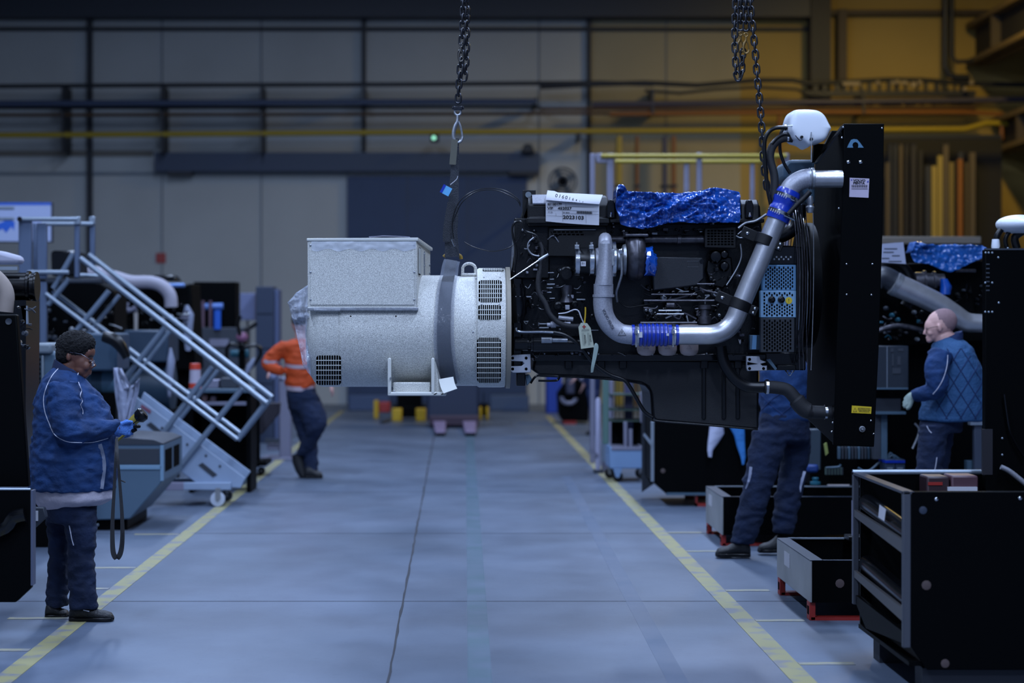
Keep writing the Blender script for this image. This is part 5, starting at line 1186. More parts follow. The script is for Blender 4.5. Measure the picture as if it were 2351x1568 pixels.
for k in range(7):
    x, y = 322 + k * 33, 945 + k * 24.6
    MB().hexa([P(x, y, ds + .1), P(x + 30, y, ds + .1), P(x + 30, y + 4, ds + .1), P(x, y + 4, ds + .1), P(x, y, dn - .06), P(x + 30, y, dn - .06), P(x + 30, y + 4, dn - .06), P(x, y + 4, dn - .06)]).build('tread', M_rail, rs_)
for x, y in ((336, 975), (455, 1068)): MB().pp([(x, y), (x + 10, y - 6), (x + 44, y + 22), (x + 34, y + 28)], ds + .055, .02).build('slot_plate', M_greyd, rs_)
MB().pp([(325, 928), (347, 943), (345, 950), (323, 935)], ds + .054, .01).build('red_sticker', mat('faded_red', '7e4a5c', .6), rs_)
for x, y in ((505, 1070), (473, 1046), (372, 982), (430, 1020)): bolt(P(x, y, ds + .058), .012, M_greyd, rs_)
MB().pbox(375, 530, 1108, 1125, ds, .07).build('base_bar', M_str, rs_, bevel=.006)
MB().pbox(375, 422, 1108, 1126, ds - .003, .07).build('base_sleeve', mat('lilac_grey', '7c7a8e', .5), rs_, bevel=.006)
MB().pbox(290, 540, 1098, 1110, dn, .06).build('base_bar', MATS['rail_flat'], rs_, bevel=.006)
def castor(x, yb, d, r, m, parent):
    rr = W(r, d); c = Vector((X(x, d), d, rr + .002))
    MB().lathe(c + Vector((0, -.025, 0)), (0, 1, 0), [(0, rr * .5), (.003, rr * .95), (.01, rr), (.04, rr), (.047, rr * .95), (.05, rr * .5)], 24).build('castor_wheel', m, parent)
    MB().cyl(c + Vector((0, -.032, 0)), c + Vector((0, .03, 0)), rr * .28, n=12).build('castor_hub', M_steel, parent)
    MB().pbox(x - r * .35, x + r * .35, yb - r * 2.5, yb - r, d - .035, .005).build('castor_fork', M_steel, parent)
castor(500, 1163, ds, 17, mat('white_wheel', 'b4bccb', .5), rs_); castor(521, 1146, dn, 13, M_greyd, rs_); castor(330, 1163, ds, 17, MATS['white_wheel'], rs_)
# its platform
M_post = mat('post_blue_grey', '56647c', .5, .3)
for x0, x1, y0, y1, dd in ((42, 72, 505, 640, ds), (75, 84, 512, 640, dn), (84, 107, 512, 640, ds), (170, 182, 502, 638, ds), (205, 217, 514, 620, dn), (90, 107, 640, 790, ds), (42, 60, 640, 700, ds)):
    MB().pbox(x0, x1, y0, y1, dd, .06).build('post', M_post, rs_, bevel=.01)
for a, b, dd in (((48, 503), (178, 503), ds), ((96, 514), (214, 514), dn), ((64, 625), (158, 625), ds), ((175, 632), (232, 634), dn)):
    MB().cyl(P(*a, dd - .02), P(*b, dd - .02), W(5.2, dd), n=12).build('top_rail', M_rail, rs_)
MB().cyl(P(45, 503, ds - .06), P(45, 503, ds), W(6, ds), n=12).build('end_cap', M_rub, rs_)
for x in (182, 216): MB().pbox(x - 12, x + 2, 497, 515, ds - .03 if x < 200 else dn - .03, .05).build('corner_joint', M_rail, rs_, bevel=.006)
MB().pbox(30, 235, 640, 648, ds, .55).build('platform_deck', M_greyd, rs_, bevel=.004)
# --- display board behind
dm = 25
sg = at('display_screen', 'lit wall display with white page, blue border and blue map', 'screen', 40, dm, z=Z(556, dm))
MB().pbox(-140, 121, 464, 557, dm, .06).build('screen_housing', M_greyd, sg, bevel=.006)
MB().pbox(-136, 117, 466, 554, dm - .004, .01).build('screen_page', mat('screen_white', '8e9cc0', .5, emit='8898c0', estr=.22), sg)
M_sb = mat('screen_blue', '1d4fae', .5, emit='1d4fae', estr=.25)
MB().pbox(-136, 117, 465, 471, dm - .006, .008).build('blue_border', M_sb, sg)
MB().pp([(0, 512), (20, 503), (34, 510), (32, 530), (26, 520), (14, 535), (6, 525), (-8, 532), (-20, 515)], dm - .006, .004).build('blue_map', M_sb, sg)
for y in (478, 503): MB().cyl(P(-60, y, 24), P(32, y, 24), W(4, 24), n=10).build('top_rail', M_rail, sg)
# --- nearest generator set: radiator, elbow, skid
dl = 11.6
n1 = at('generator_set', 'black radiator and pipework of the generator set standing behind the person with the scanner', 'generator', 10, dl)
pn = MB().hexa([P(-300, 1118, 10.3), P(66, 1118, 10.3), P(38, 722, 10.3), P(-300, 722, 10.3), P(-300, 1118, 10.3) + Vector((0, .06, 0)), P(66, 1118, 10.3) + Vector((0, .06, 0)), P(38, 722, 10.3) + Vector((0, .06, 0)), P(-300, 722, 10.3) + Vector((0, .06, 0))]).build('radiator_panel', M_panel, n1, bevel=.008)
MB().lathe(P(20, 738, 10.298), (0, -1, 0), [(0, W(7, 10.7)), (.006, W(7, 10.7)), (.004, W(4, 10.7))], 16).build('panel_hole', M_greyd, pn)
MB().lathe(P(-120, 658, 12.6), (1, 0, 0), [(0, W(32, 12.6)), (W(182, 12.6), W(32, 12.6)), (W(184, 12.6), W(36, 12.6)), (W(190, 12.6), W(36, 12.6)), (W(192, 12.6), W(30, 12.6)), (W(200, 12.6), W(30, 12.6)), (W(202, 12.6), W(34, 12.6)), (W(206, 12.6), W(34, 12.6))], 28).build('exhaust_drum', M_black, n1)
MB().tube(smooth_path(T([(-60, 600), (-30, 622), (0, 648), (14, 676), (12, 716)], 12.3), 5), W(19, 12.3), 18).build('wrapped_pipe', M_tan, n1)
MB().pp([(-80, 566), (0, 576), (43, 588), (43, 606), (-80, 606)], 13.5, .2).build('silencer', mat('pale_silencer', 'a0a0b0', .6), n1, bevel=.03)
MB().pp([(48, 702), (62, 702), (64, 744), (54, 744)], 12.3, .03).build('steel_strip', M_rail, n1)
MB().pbox(-60, 40, 612, 620, 12.5, .05).build('rail', M_rail, n1)
MB().pp([(-100, 690), (60, 690), (58, 1110), (-100, 1110)], 12.3, .4).build('engine_block', M_black, n1)
bits(n1, 42, 66, 705, 800, 12.15, 14, [M_steel, M_greyd, M_black], 3)
sk = at('machine_skid', 'black steel base frame with chamfered corner beside the person with the scanner', 'frame', 0, 11.2)
MB().pp([(-300, 1124), (71, 1124), (71, 1350), (36, 1383), (-300, 1383)], 10.1, .06).build('frame_body', M_panel, sk, bevel=.006)
MB().pbox(70.5, 75.5, 1126, 1344, 10.1, .07).build('edge_strip', mat('edge_grey', '4a5064', .5), sk)
MB().cyl(P(-300, 1123, 10.1), P(70, 1123, 10.1), .006, n=6).build('top_edge', M_rail, sk)
MB().tube(smooth_path(T([(-120, 1235), (0, 1218), (30, 1190), (58, 1182)], 10.07), 4), W(17, 10.1), 14).build('fork_pocket_tube', M_black, sk)
MB().box(X(-200, 10.1), X(-120, 10.1), 10.1, 10.2, 0, Z(1383, 10.1) + .01).build('red_foot', M_red, sk)
s2 = sk
MB().pbox(-300, 60, 1150, 1215, 11.0, .06).build('back_rail', M_panel, sk)
MB().pp([(60, 1165), (100, 1165), (106, 1188), (80, 1212), (60, 1214)], 11.0, .06).build('frame_end', M_greyd, s2, bevel=.006)
MB().pbox(74, 87, 1173, 1196, 10.99, .01).build('label', M_paper, s2); MB().box(X(-200, 11), X(-120, 11), 11, 11.1, 0, Z(1210, 11)).build('red_foot', M_red, s2)
# --- pale grey base frame under the stairs
dg = 16.3
gf = at('machine_skid', 'grey blue sheet metal base frame with sloping end standing under the stairs', 'frame', 300, dg)
M_gf = mat('frame_slate', '4d6478', .5)
MB().pp([(140, 1018), (374, 1018), (374, 1104), (298, 1192), (140, 1196)], dg, 1.15).build('frame_body', M_gf, gf, bevel=.01)
MB().pbox(180, 366, 1030, 1066, dg - .006, .02).build('upper_recess', M_greyd, gf, bevel=.004); MB().pbox(180, 370, 1068, 1078, dg - .012, .02).build('folded_edge', mat('frame_pale', '6f8fa8', .5), gf, bevel=.003)
MB().pbox(368, 375, 1022, 1104, dg - .012, .03).build('corner_edge', MATS['frame_pale'], gf)
for q in (0, .5): MB().box(X(374, dg), X(374, dg) + .004, dg + .12 + q * 1.0, dg + .5 + q * .9, Z(1085, dg), Z(1035, dg)).build('side_opening', M_dark, gf)
MB().box(X(165, dg), X(290, dg), dg + .05, dg + 1.1, 0, Z(1194, dg)).build('support_beam', M_panel, gf, bevel=.006)
bolt(P(224, 1205, dg + .045), .012, M_rail, gf)
MB().pp([(120, 1012), (280, 1005), (352, 1010), (374, 1018), (374, 1021), (120, 1021)], dg - .01, 1.1).build('cover_sheet', M_greyd, gf)
# --- grey alternators and dark engines in the row
def alternator(name_label, x0, x1, y0, y1, d, grill, m, group='grey alternators in the row behind the stairs'):
    t = at('alternator', name_label, 'alternator', (x0 + x1) / 2, d, None, Z(y1, d))
    return t
a1 = at('alternator', 'grey green alternator with a tall louvred grille right behind the person with the scanner', 'alternator', 100, 15, z=Z(985, 15))
MB().pbox(56, 135, 806, 985, 15, .8).build('alternator_housing', M_greym, a1, bevel=.03)
MB().pbox(66, 118, 788, 812, 14.95, .6).build('terminal_box', M_grey, a1, bevel=.02)
for k in range(11): MB().pbox(66, 92, 822 + k * 11, 828 + k * 11, 14.98, .03).build('louvre', M_dark, a1)
for k in range(4): MB().pbox(66 + k * 7, 68.5 + k * 7, 820, 946, 14.97, .02).build('grille_bar', M_greym, a1)
for x in (60, 95): MB().pbox(x, x + 5, 816, 950, 14.97, .03).build('grille_edge', M_grey, a1, bevel=.004)
MB().box(X(60, 15), X(130, 15), 15.1, 15.7, 0, Z(985, 15)).build('support', M_panel, a1)
a2 = at('alternator', 'slate blue alternator with ribbed barrel behind the head of the person with the scanner', 'alternator', 220, 17.6, z=Z(895, 17.6))
MB().pbox(180, 268, 765, 852, 17.5, .7).build('terminal_box', mat('slate_box', '2b4358', .5), a2, bevel=.02)
br = MB().lathe(P(140, 878, 17.9), (1, 0, 0), [(0, W(30, 17.9)), (W(66, 17.9), W(30, 17.9)), (W(67, 17.9), W(27, 17.9)), (W(97, 17.9), W(27, 17.9)), (W(98, 17.9), W(30, 17.9)), (W(126, 17.9), W(30, 17.9)), (W(130, 17.9), W(24, 17.9))], 30).build('barrel', mat('slate_barrel', '4d7088', .5), a2)
for k in range(9): MB().lathe(P(212 + k * 4, 878, 17.9), (1, 0, 0), [(0, W(29.5, 17.9)), (W(1.6, 17.9), W(29.5, 17.9))], 26).build('rib', M_greym, br)
MB().pbox(140, 266, 902, 1000, 17.7, .7).build('cradle', M_panel, a2); MB().box(X(140, 17.7), X(266, 17.7), 17.8, 18.3, 0, Z(1000, 17.7)).build('support', M_panel, a2)
a3 = at('alternator', 'dark teal alternator with square terminal box seen between the slanted handrails', 'alternator', 340, 21, z=Z(955, 21))
MB().pbox(284, 386, 758, 832, 20.8, .8).build('terminal_box', mat('slate_box2', '24384c', .5), a3, bevel=.02)
MB().lathe(P(262, 888, 21.2), (1, 0, 0), [(0, W(60, 21)), (W(16, 21), W(72, 21)), (W(60, 21), W(72, 21)), (W(62, 21), W(66, 21)), (W(136, 21), W(66, 21)), (W(140, 21), W(50, 21))], 36).build('barrel', mat('teal_barrel', '22384a', .45), a3)
MB().box(X(270, 21), X(395, 21), 20.9, 21.6, 0, Z(940, 21)).build('cradle', M_panel, a3)
e1 = at('engine', 'black engine block with small fittings seen behind the upper end of the stairs', 'engine', 170, 20.2, z=Z(800, 20.2))
MB().pp([(66, 640), (176, 634), (232, 650), (262, 668), (262, 800), (66, 800)], 20.2, .8).build('engine_block', M_panel, e1, bevel=.02)
MB().pp([(116, 580), (122, 575), (170, 576), (180, 583), (182, 634), (118, 634)], 20.4, .5).build('top_housing', M_black, e1, bevel=.03)
bits(e1, 100, 255, 700, 790, 20.1, 46, ENG + [M_steel, M_tan], 5)
MB().pbox(66, 262, 800, 806, 20.2, .8).build('sump_edge', M_greyd, e1); MB().box(X(80, 20.2), X(250, 20.2), 20.4, 21, 0, Z(800, 20.2)).build('support', M_panel, e1)
e2 = at('engine', 'black engine with a thick pale wrapped exhaust pipe behind the slanted handrail', 'engine', 350, 23, z=Z(850, 23))
MB().pp([(258, 655), (400, 660), (440, 650), (448, 850), (258, 850)], 23.1, .8).build('engine_block', M_panel, e2, bevel=.02)
MB().tube(smooth_path(T([(232, 632), (262, 636), (300, 647), (345, 648), (372, 657), (390, 678), (393, 705)], 22.8), 5), W(15, 22.8), 18).build('wrapped_exhaust', mat('pale_wrap', '9d9aa6', .7), e2)
MB().tube(smooth_path(T([(200, 626), (236, 634)], 22.8), 3), W(19, 22.8), 16).build('wrapped_exhaust', MATS['pale_wrap'], e2)
MB().pp([(345, 645), (352, 632), (398, 631), (408, 645)], 23, .4).build('filler_dome', M_black, e2, bevel=.02)
MB().cyl(P(376, 655, 22.9), P(424, 655, 22.9), W(5, 22.9), n=10).build('metal_pipe', mat('blue_pipe', '5b7bb0', .4, .3), e2)
bits(e2, 265, 440, 690, 760, 22.95, 50, ENG + [M_steel, M_castb, M_lilac], 8)
MB().cyl(P(312, 718, 22.7), P(312, 762, 22.7), W(5, 22.7), W(4, 22.7), n=10).build('pale_bottle', mat('pale_beige', 'a09a96', .6), e2)
MB().tube(smooth_path(T([(280, 682), (284, 700), (296, 712), (312, 706)], 22.8), 4), W(6, 22.8), 10).build('pale_elbow', M_lilac, e2)
MB().box(X(270, 23.1), X(440, 23.1), 23.3, 23.9, 0, Z(850, 23.1)).build('support', M_panel, e2)
for k, (x, y0, y1, r_) in enumerate(((430, 700, 800, 9), (392, 800, 910, 8))):
    q_ = (23.02, 20.72)[k]; b = MB().rings([(P(x, y0, q_), (W(3, q_), 0, 0), (0, .02, 0)), (P(x + 1, y0 + 25, q_), (W(r_, q_), 0, 0), (0, .05, 0)), (P(x - 2, (y0 + y1) / 2, q_), (W(r_ * 1.2, q_), 0, 0), (0, .07, 0)), (P(x + 3, y1, q_), (W(r_ * .7, q_), 0, 0), (0, .03, 0))], 18)
    for v in b.bm.verts: v.co += Vector((noise.noise(v.co * 9), 0, noise.noise(v.co * 11))) * .05
    b.build('plastic_bag', mat('milky_film', '98a0b8', .35, alpha=.75), None, label=['long milky plastic bag hanging in front of the black radiator', 'crumpled milky plastic strip hanging beside the dark teal alternator'][k], cat='plastic bag')
b = MB(); rows = []
bl_, br_ = [(262, 850), (264, 900), (268, 950), (272, 985)], [(282, 850), (300, 890), (322, 930), (330, 870), (300, 985)]
rs2 = [((262, 844), (276, 846)), ((263, 868), (292, 872)), ((264, 895), (305, 890)), ((266, 920), (322, 868)), ((270, 945), (318, 900)), ((274, 980), (304, 955)), ((278, 1010), (306, 1007))]
for a, c in rs2: rows.append([b.bm.verts.new(P(a[0] + (c[0] - a[0]) * i / 12, a[1] + (c[1] - a[1]) * i / 12, 16.6) + Vector((0, .12 * noise.noise(Vector((i * .6, a[1] * .05, 2))), .02 * noise.noise(Vector((i, a[1], 5)))))) for i in range(13)])
for j in range(len(rows) - 1):
    for i in range(12): b.face([rows[j][i], rows[j][i + 1], rows[j + 1][i + 1], rows[j + 1][i]])
o = b.build('plastic_bag', mat('pale_wrap_film', 'a3aac2', .35, alpha=.8, bump=.8, bscale=12), None, ang=180, label='pale crumpled plastic wrap standing up between grey base frame and stairs', cat='plastic bag')
o.modifiers.new('t', 'SOLIDIFY').thickness = .004
hz = at('hose', 'short thick black hose lying over the stairs rail beside the slate blue alternator', 'hose', 265, 17.2, z=Z(830, 17.2))
MB().tube(smooth_path(T([(236, 772), (262, 780), (280, 800), (291, 822)], 17.2), 5), [W(12 + 3 * math.sin(k * .3), 17.2) for k in range(16)], 14).build('hose_body', M_rub, hz)
# --- further down the row
f1 = at('radiator', 'square black radiator standing on a dark grey box near the hall side', 'radiator', 492, 26, z=Z(870, 26))
MB().pbox(444, 541, 647, 752, 26, .5).build('radiator_core', M_panel, f1, bevel=.01)
MB().pbox(455, 562, 752, 870, 25.8, .7).build('grey_box', M_greyd, f1, bevel=.01); MB().pbox(481, 525, 778, 795, 25.79, .01).build('white_label', M_lilac, f1)
MB().cyl(P(443, 705, 25.9), P(512, 703, 25.9), W(7.5, 25.9), n=12).build('blue_pipe', mat('sky_blue', '5578b8', .5), f1)
MB().cyl(P(499, 712, 25.8), P(499, 756, 25.8), W(8.5, 25.8), n=12).build('blue_tube', mat('cobalt_tube', '1c57b8', .5), f1)
for x in (466, 483): MB().cyl(P(x, 690, 25.85), P(x, 752, 25.85), W(4, 25.8), n=8).build('brown_rod', mat('rod_mauve', '5a4450', .6), f1)
MB().box(X(460, 26), X(560, 26), 25.9, 26.4, 0, Z(870, 25.9)).build('support', M_panel, f1)
f2 = at('cabinet', 'tall dark grey cabinet column standing behind the person in orange', 'cabinet', 612, 28)
MB().box(X(587, 28), X(628, 28), 28, 28.6, 0, Z(658, 28)).build('cabinet_body', mat('cabinet_slate', '28344a', .6), f2, bevel=.01)
MB().box(X(628, 28), X(638, 28), 28.1, 28.6, 0, Z(664, 28)).build('cabinet_edge', mat('cabinet_pale', '4c5878', .6), f2, bevel=.01)
for y in (720, 800, 880): MB().pbox(590, 626, y, y + 1.5, 27.995, .01).build('drawer_gap', M_dark, f2)
f3 = at('box', 'pale lilac electrical box on a post between black radiator and grey cabinet', 'box', 568, 28.6)
MB().pbox(551, 585, 673, 735, 28.6, .3).build('box_body', mat('pale_lilac', '6c7496', .6), f3, bevel=.01); MB().box(X(566, 28.7), X(570, 28.7), 28.7, 28.75, 0, Z(735, 28.6)).build('post', M_greyd, f3)
f4 = at('hose_reel', 'black hose reel on a stand with pink knob and teal ring', 'hose reel', 556, 24.5)
MB().box(X(548, 24.5), X(562, 24.5), 24.5, 24.6, 0, Z(780, 24.5)).build('stand', M_panel, f4)
MB().ball(P(556, 774, 24.45), W(14, 24.5), .07, W(12, 24.5)).build('pink_knob', mat('dull_pink', '8a5a78', .5), f4); MB().ball(P(556, 792, 24.5), W(12, 24.5), .07, W(14, 24.5)).build('black_hub', M_rub, f4)
MB().lathe(P(530, 812, 24.6), (1, 0, 0), [(0, .05), (.01, W(8, 24.6)), (W(40, 24.6), W(10, 24.6)), (W(42, 24.6), .03)], 16).build('teal_ring', M_teal, f4)
for pts in ([(520, 800), (530, 790), (548, 794)], [(560, 755), (575, 752), (590, 742)], [(562, 795), (592, 794), (598, 815), (580, 840), (560, 852), (535, 848), (522, 830), (520, 800)], [(552, 770), (546, 745), (552, 725)]):
    MB().tube(smooth_path(T(pts, 24.4), 5), W(4.5, 24.4), 8).build('hose_loop', M_rub, f4)
MB().rings([(P(566, 858, 24.2), (W(4, 24), 0, 0), (0, .03, 0)), (P(574, 838, 24.2), (W(8, 24), 0, 0), (0, .05, 0)), (P(584, 822, 24.2), (W(4, 24), 0, 0), (0, .02, 0))], 10).build('plastic_bag', MATS['milky_film'], None, label='small pale bag hanging below the hose reel', cat='plastic bag')
bt1 = MB().lathe(P(448, 892, 20), (0, 0, 1), [(0, W(14, 20)), (W(14, 20), W(14, 20)), (W(14.2, 20), W(13.5, 20)), (W(38, 20), W(12.5, 20)), (W(40, 20), W(12.5, 20)), (W(57, 20), W(11.5, 20)), (W(58, 20), W(9, 20))], 24)
bo_ = at('spray_can', 'white can with orange red cap and base standing on the workbench', 'can', 448, 20, z=Z(892, 20))
bt1.build('can_body', mat('can_white', 'b0a8b8', .5), bo_)
MB().lathe(P(448, 848, 20), (0, 0, 1), [(0, W(13, 20)), (W(13, 20), W(12, 20)), (W(14, 20), W(9, 20))], 24).build('cap', mat('signal_orange', 'c03a24', .5), bo_); MB().lathe(P(448, 892.5, 20), (0, 0, 1), [(0, W(14.3, 20)), (W(13, 20), W(14.2, 20))], 24).build('base_band', MATS['signal_orange'], bo_)
wb = at('workbench', 'grey workbench with dark legs standing behind the lower handrail', 'workbench', 490, 20.2)
MB().pbox(430, 580, 893, 902, 19.8, .8).build('bench_top', M_greym, wb, bevel=.006); MB().pbox(455, 565, 922, 931, 19.85, .7).build('shelf', M_lilac, wb, bevel=.006)
for x in (434, 566): MB().box(X(x, 19.9), X(x + 10, 19.9), 19.9, 20.5, 0, Z(902, 19.8)).build('leg', M_panel, wb)
MB().box(X(434, 20.5), X(576, 20.5), 20.45, 20.5, .1, Z(902, 20)).build('back_panel', M_panel, wb)
for nm, lab, x0, x1, y0, y1, m in (('crate', 'dark grey crate with pale front standing on the workbench shelf end', 505, 545, 868, 892, M_greyd), ('carton', 'lilac grey carton standing on the workbench beside the white can', 474, 502, 872, 892, M_lilac)):
    MB().pbox(x0, x1, y0, y1, 19.95, .3).build(nm, m, None, bevel=.01, label=lab, cat=nm)
for k, (x, m) in enumerate(((468, 'b08c88'), (488, '9c8890'))): MB().pbox(x - 6, x + 8, 905 + k * 4, 922, 19.95, .2).build('cloth_bundle', mat('rag_' + m, m, .9), None, bevel=.02, label=['crumpled pink rag on the bench shelf below the can', 'folded mauve rag on the bench shelf below the carton'][k], cat='cloth')
tb1 = at('bin', 'teal plastic bin standing beside a pale steel post', 'bin', 549, 21)
MB().box(X(537, 21), X(560, 21), 21, 21.3, 0, Z(921, 21)).build('bin_body', M_teal, tb1, bevel=.02)
cart = at('trolley', 'dark low trolley with pale posts behind the lower end of the stairs', 'trolley', 570, 22)
for x0, x1 in ((560, 581), (588, 596)): MB().box(X(x0, 22), X(x1, 22), 22, 22.08, .1, Z(915, 22)).build('post', M_lilac if x0 == 560 else M_panel, cart, bevel=.01)
MB().pbox(505, 612, 1060, 1070, 21.9, .6).build('deck', M_panel, cart, bevel=.006); MB().pbox(505, 560, 960, 1060, 22.2, .2).build('box', M_panel, cart)
for x in (520, 600): castor(x, 1075, 22.2, 9, M_rub, cart)
MB().pp([(588, 925), (642, 925), (640, 950), (600, 998), (588, 1000)], 22.3, .2).build('brown_panel', mat('umber', '2d2a34', .7), cart, bevel=.01)
# --- pale steel stand in front of the person in orange
dp_ = 24.6
st_ = at('stand', 'pale lilac steel stand with flat foot plate beside the walking person', 'stand', 655, dp_)
MB().box(X(641, dp_), X(668, dp_), dp_, dp_ + .15, .02, Z(866, dp_)).build('upright', M_lilac, st_, bevel=.015)
MB().pp([(632, 852), (640, 860), (652, 872), (646, 880), (636, 866)], dp_, .1).build('top_arm', M_lilac, st_, bevel=.01); MB().ball(P(626, 860, dp_), W(9, dp_), .04, W(11, dp_)).build('round_head', mat('pale_head', '98a0c0', .5), st_)
MB().box(X(600, dp_), X(676, dp_), dp_ - .1, dp_ + .5, 0, .03).build('foot_plate', M_lilac, st_, bevel=.006)
MB().pbox(608, 642, 1008, 1018, dp_, .1).build('side_bar', M_greyd, st_)
MB().pbox(612, 646, 1020, 1034, dp_ + .05, .2).build('pale_box', M_lilac, st_, bevel=.01)
rsg = at('wall_sign', 'small square red fire sign on the pale end wall', 'sign', 369, WALL, z=Z(603, WALL))
MB().pbox(358, 380, 581, 604, WALL - .03, .03).build('sign_plate', mat('sign_red', '9c2c28', .5), rsg, bevel=.004)
MB().pbox(368, 370, 584, 601, WALL - .032, .004).build('sign_mark', mat('sign_pale', 'a06868', .5), rsg)
# ================================================================== right of the aisle
X0 = 2.03
def red_feet(parent, d0, d1, L, zt):
    for d in (d0, d1):
        f = MB().box(X0, X0 + .035, d, d + .09, 0, zt).build('red_foot', M_red, parent, bevel=.003)
        MB().box(X0 + .01, X0 + L, d, d + .09, 0, .018).build('red_foot_bar', M_red, f)
        MB().box(X0 - .002, X0 + .003, d + .02, d + .065, zt * .3, zt * .75).build('foot_slot', M_dark, f)
def tray(label, d0, d1, x1, zb, zt, y_lab):
    t = thing('base_tray', label, 'tray', (X0, d0, 0)); th = .012
    MB().box(X0, X0 + th, d0, d1, zb, zt).build('end_plate', mat('galvanised_grey', '8e8f90', .4, .1, var=.18, vscale=2.5), t, bevel=.004)  # end plate grey brightened to paint the warm reflection on it
    MB().box(X0 + th, x1, d0, d0 + th, zb, zt).build('front_plate', M_panel, t)
    MB().box(X0 + th, x1, d1 - th, d1, zb, zt).build('back_plate', M_panel, t)
    MB().box(X0 + th, x1, d0 + th, d1 - th, zb, zb + .01).build('tray_floor', M_panel, t)
    MB().box(X0, X0 + .075, d0, d1, zt - .003, zt + .003).build('top_flange', mat('flange_blue', '2b3342', .45), t)
    MB().box(X0 + .07, x1, d0, d0 + .03, zt - .003, zt + .003).build('top_flange', MATS['flange_blue'], t)
    MB().box(X0 + .07, x1, d1 - .03, d1, zt - .003, zt + .005).build('top_flange', M_rail, t)
    MB().box(X0 - .002, X0, (d0 + d1) / 2 + .1, (d0 + d1) / 2 + .3, zt - .13, zt - .045).build('white_label', M_paper, t)
    bolt((X0 + .17, d0, (zb + zt) / 2 - .01), .026, mat('knockout_brown', '4a3c3a', .6), t, name='knockout', h=.004)
    red_feet(t, d0 + .02, d1 - .12, .5, zb)
    return t
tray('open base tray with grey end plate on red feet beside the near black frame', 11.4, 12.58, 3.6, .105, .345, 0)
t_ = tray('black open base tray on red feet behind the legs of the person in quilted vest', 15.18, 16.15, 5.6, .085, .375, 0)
for nm in ('engine mounting block',): pass
MB().box(X0 + .42, X0 + .6, 12.4, 12.56, .345, .375).build('clamp_bracket', M_blk2, [o for o in bpy.data.objects if o.name == 'base_tray'][0], bevel=.004)
# --- near black frame
nf = thing('machine_skid', 'big black base frame with open slotted end, closest to the camera at the hall edge', 'frame', (X0, 9.05, 0))
M_edge = mat('edge_brown_grey', '3d4048', .5)
d0, d1, zb, zt = 9.03, 10.2, .235, .945
MB().box(X0, X0 + .035, d0, d0 + .035, zb, zt).build('corner_post', M_edge, nf, bevel=.004)
MB().box(X0, X0 + .03, d1 - .035, d1, .27, zt).build('corner_post', M_edge, nf, bevel=.004)
MB().box(X0 - .002, X0 + .012, d1 - .03, d1, .62, .80).build('pale_strip', M_lilac, nf)
MB().side([(d0, zt), (d1, zt), (d1, zt - .012), (d0, zt - .012)], X0, X0 + .05).build('top_rail', M_edge, nf)
MB().cyl((X0, d1 - .02, zt), (X(2250, d1), d1 - .02, zt), .014, n=10).build('back_rail', M_rail, nf)
for zz in (.72, .41):
    MB().cyl((X0 + .07, d0 + .1, zz + .01), (X0 + .07, d1 - .05, zz + .07), .045, n=18).build('fork_tube', M_black, nf)
    MB().side([(d0 + .03, zz - .06), (d1 - .03, zz - .0), (d1 - .03, zz + .035), (d0 + .03, zz - .0)], X0 + .004, X0 + .02).build('slot_bar', mat('bar_grey', '4c4a4a', .5), nf)
MB().hexa([(X0 + .01, d0 + .45, .765), (X0 + .01, d0 + .58, .772), (X0 + .02, d0 + .6, .83), (X0 + .02, d0 + .46, .82), (X0 + .012, d0 + .45, .765), (X0 + .012, d0 + .58, .772), (X0 + .022, d0 + .6, .83), (X0 + .022, d0 + .46, .82)]).build('white_label', M_paper, nf)
MB().prism([(X0 + .035, zt), (4.4, zt), (4.4, .135), (X0 + .11, .135), (X0 + .035, .24)], d0, d0 + .02).build('front_panel', M_panel, nf, bevel=.004)
MB().box(X0 + .04, 4.4, d1 - .02, d1, .15, zt).build('back_panel', M_panel, nf)
MB().side([(d0 + .03, .3), (d0 + .03, .25), (d1 - .3, .19), (d1 - .05, .28), (d1 - .05, .32)], X0 + .01, X0 + .03).build('lower_web', M_panel, nf)
MB().box(X0 + .03, 4.4, d0 + .02, d1 - .02, .15, .17).build('frame_floor', M_panel, nf)
MB().box(X0 + .1, 4.4, d0 + .05, d0 + .2, 0, .135).build('support_beam', mat('beam_dark', '1a1e28', .6), nf); MB().box(X0 + .1, 4.4, d1 - .2, d1 - .05, 0, .15).build('support_beam', MATS['beam_dark'], nf)
for x, z, r_, m in ((X0 + .105, .52, .022, 'knockout_brown'), (X0 + .09, .86, .018, 'flange_blue'), (X0 + .19, .165, .02, 'knockout_brown')): bolt((x, d0, z), r_, MATS[m], nf, name='plug', h=.004)
for x, z in ((X0 + .15, .91), (X0 + .53, .915)): bolt((x, d0, z), .008, M_chrome, nf)
for k, (x0, x1, c, lab) in enumerate(((2128, 2180, '2c1a20', 'dark box with a red stripe standing inside the near black frame'), (2184, 2246, '4a3038', 'maroon terminal box standing inside the near black frame beside the red striped one'))):
    q = at('box', lab, 'box', (x0 + x1) / 2, 10.05, z=.17)
    MB().box(X(x0, 9.95), X(x1, 9.95), 9.95, 10.12, .17, Z(1094 - k * 2, 9.95)).build('box_body', mat('boxc%d' % k, c, .5), q, bevel=.01)
    if k == 0: MB().pbox(2131, 2164, 1107, 1114, 9.945, .01).build('red_stripe', M_red, q)
    else: MB().pbox(2176, 2244, 1118, 1127, 9.94, .01).build('white_tube', M_paper, q)
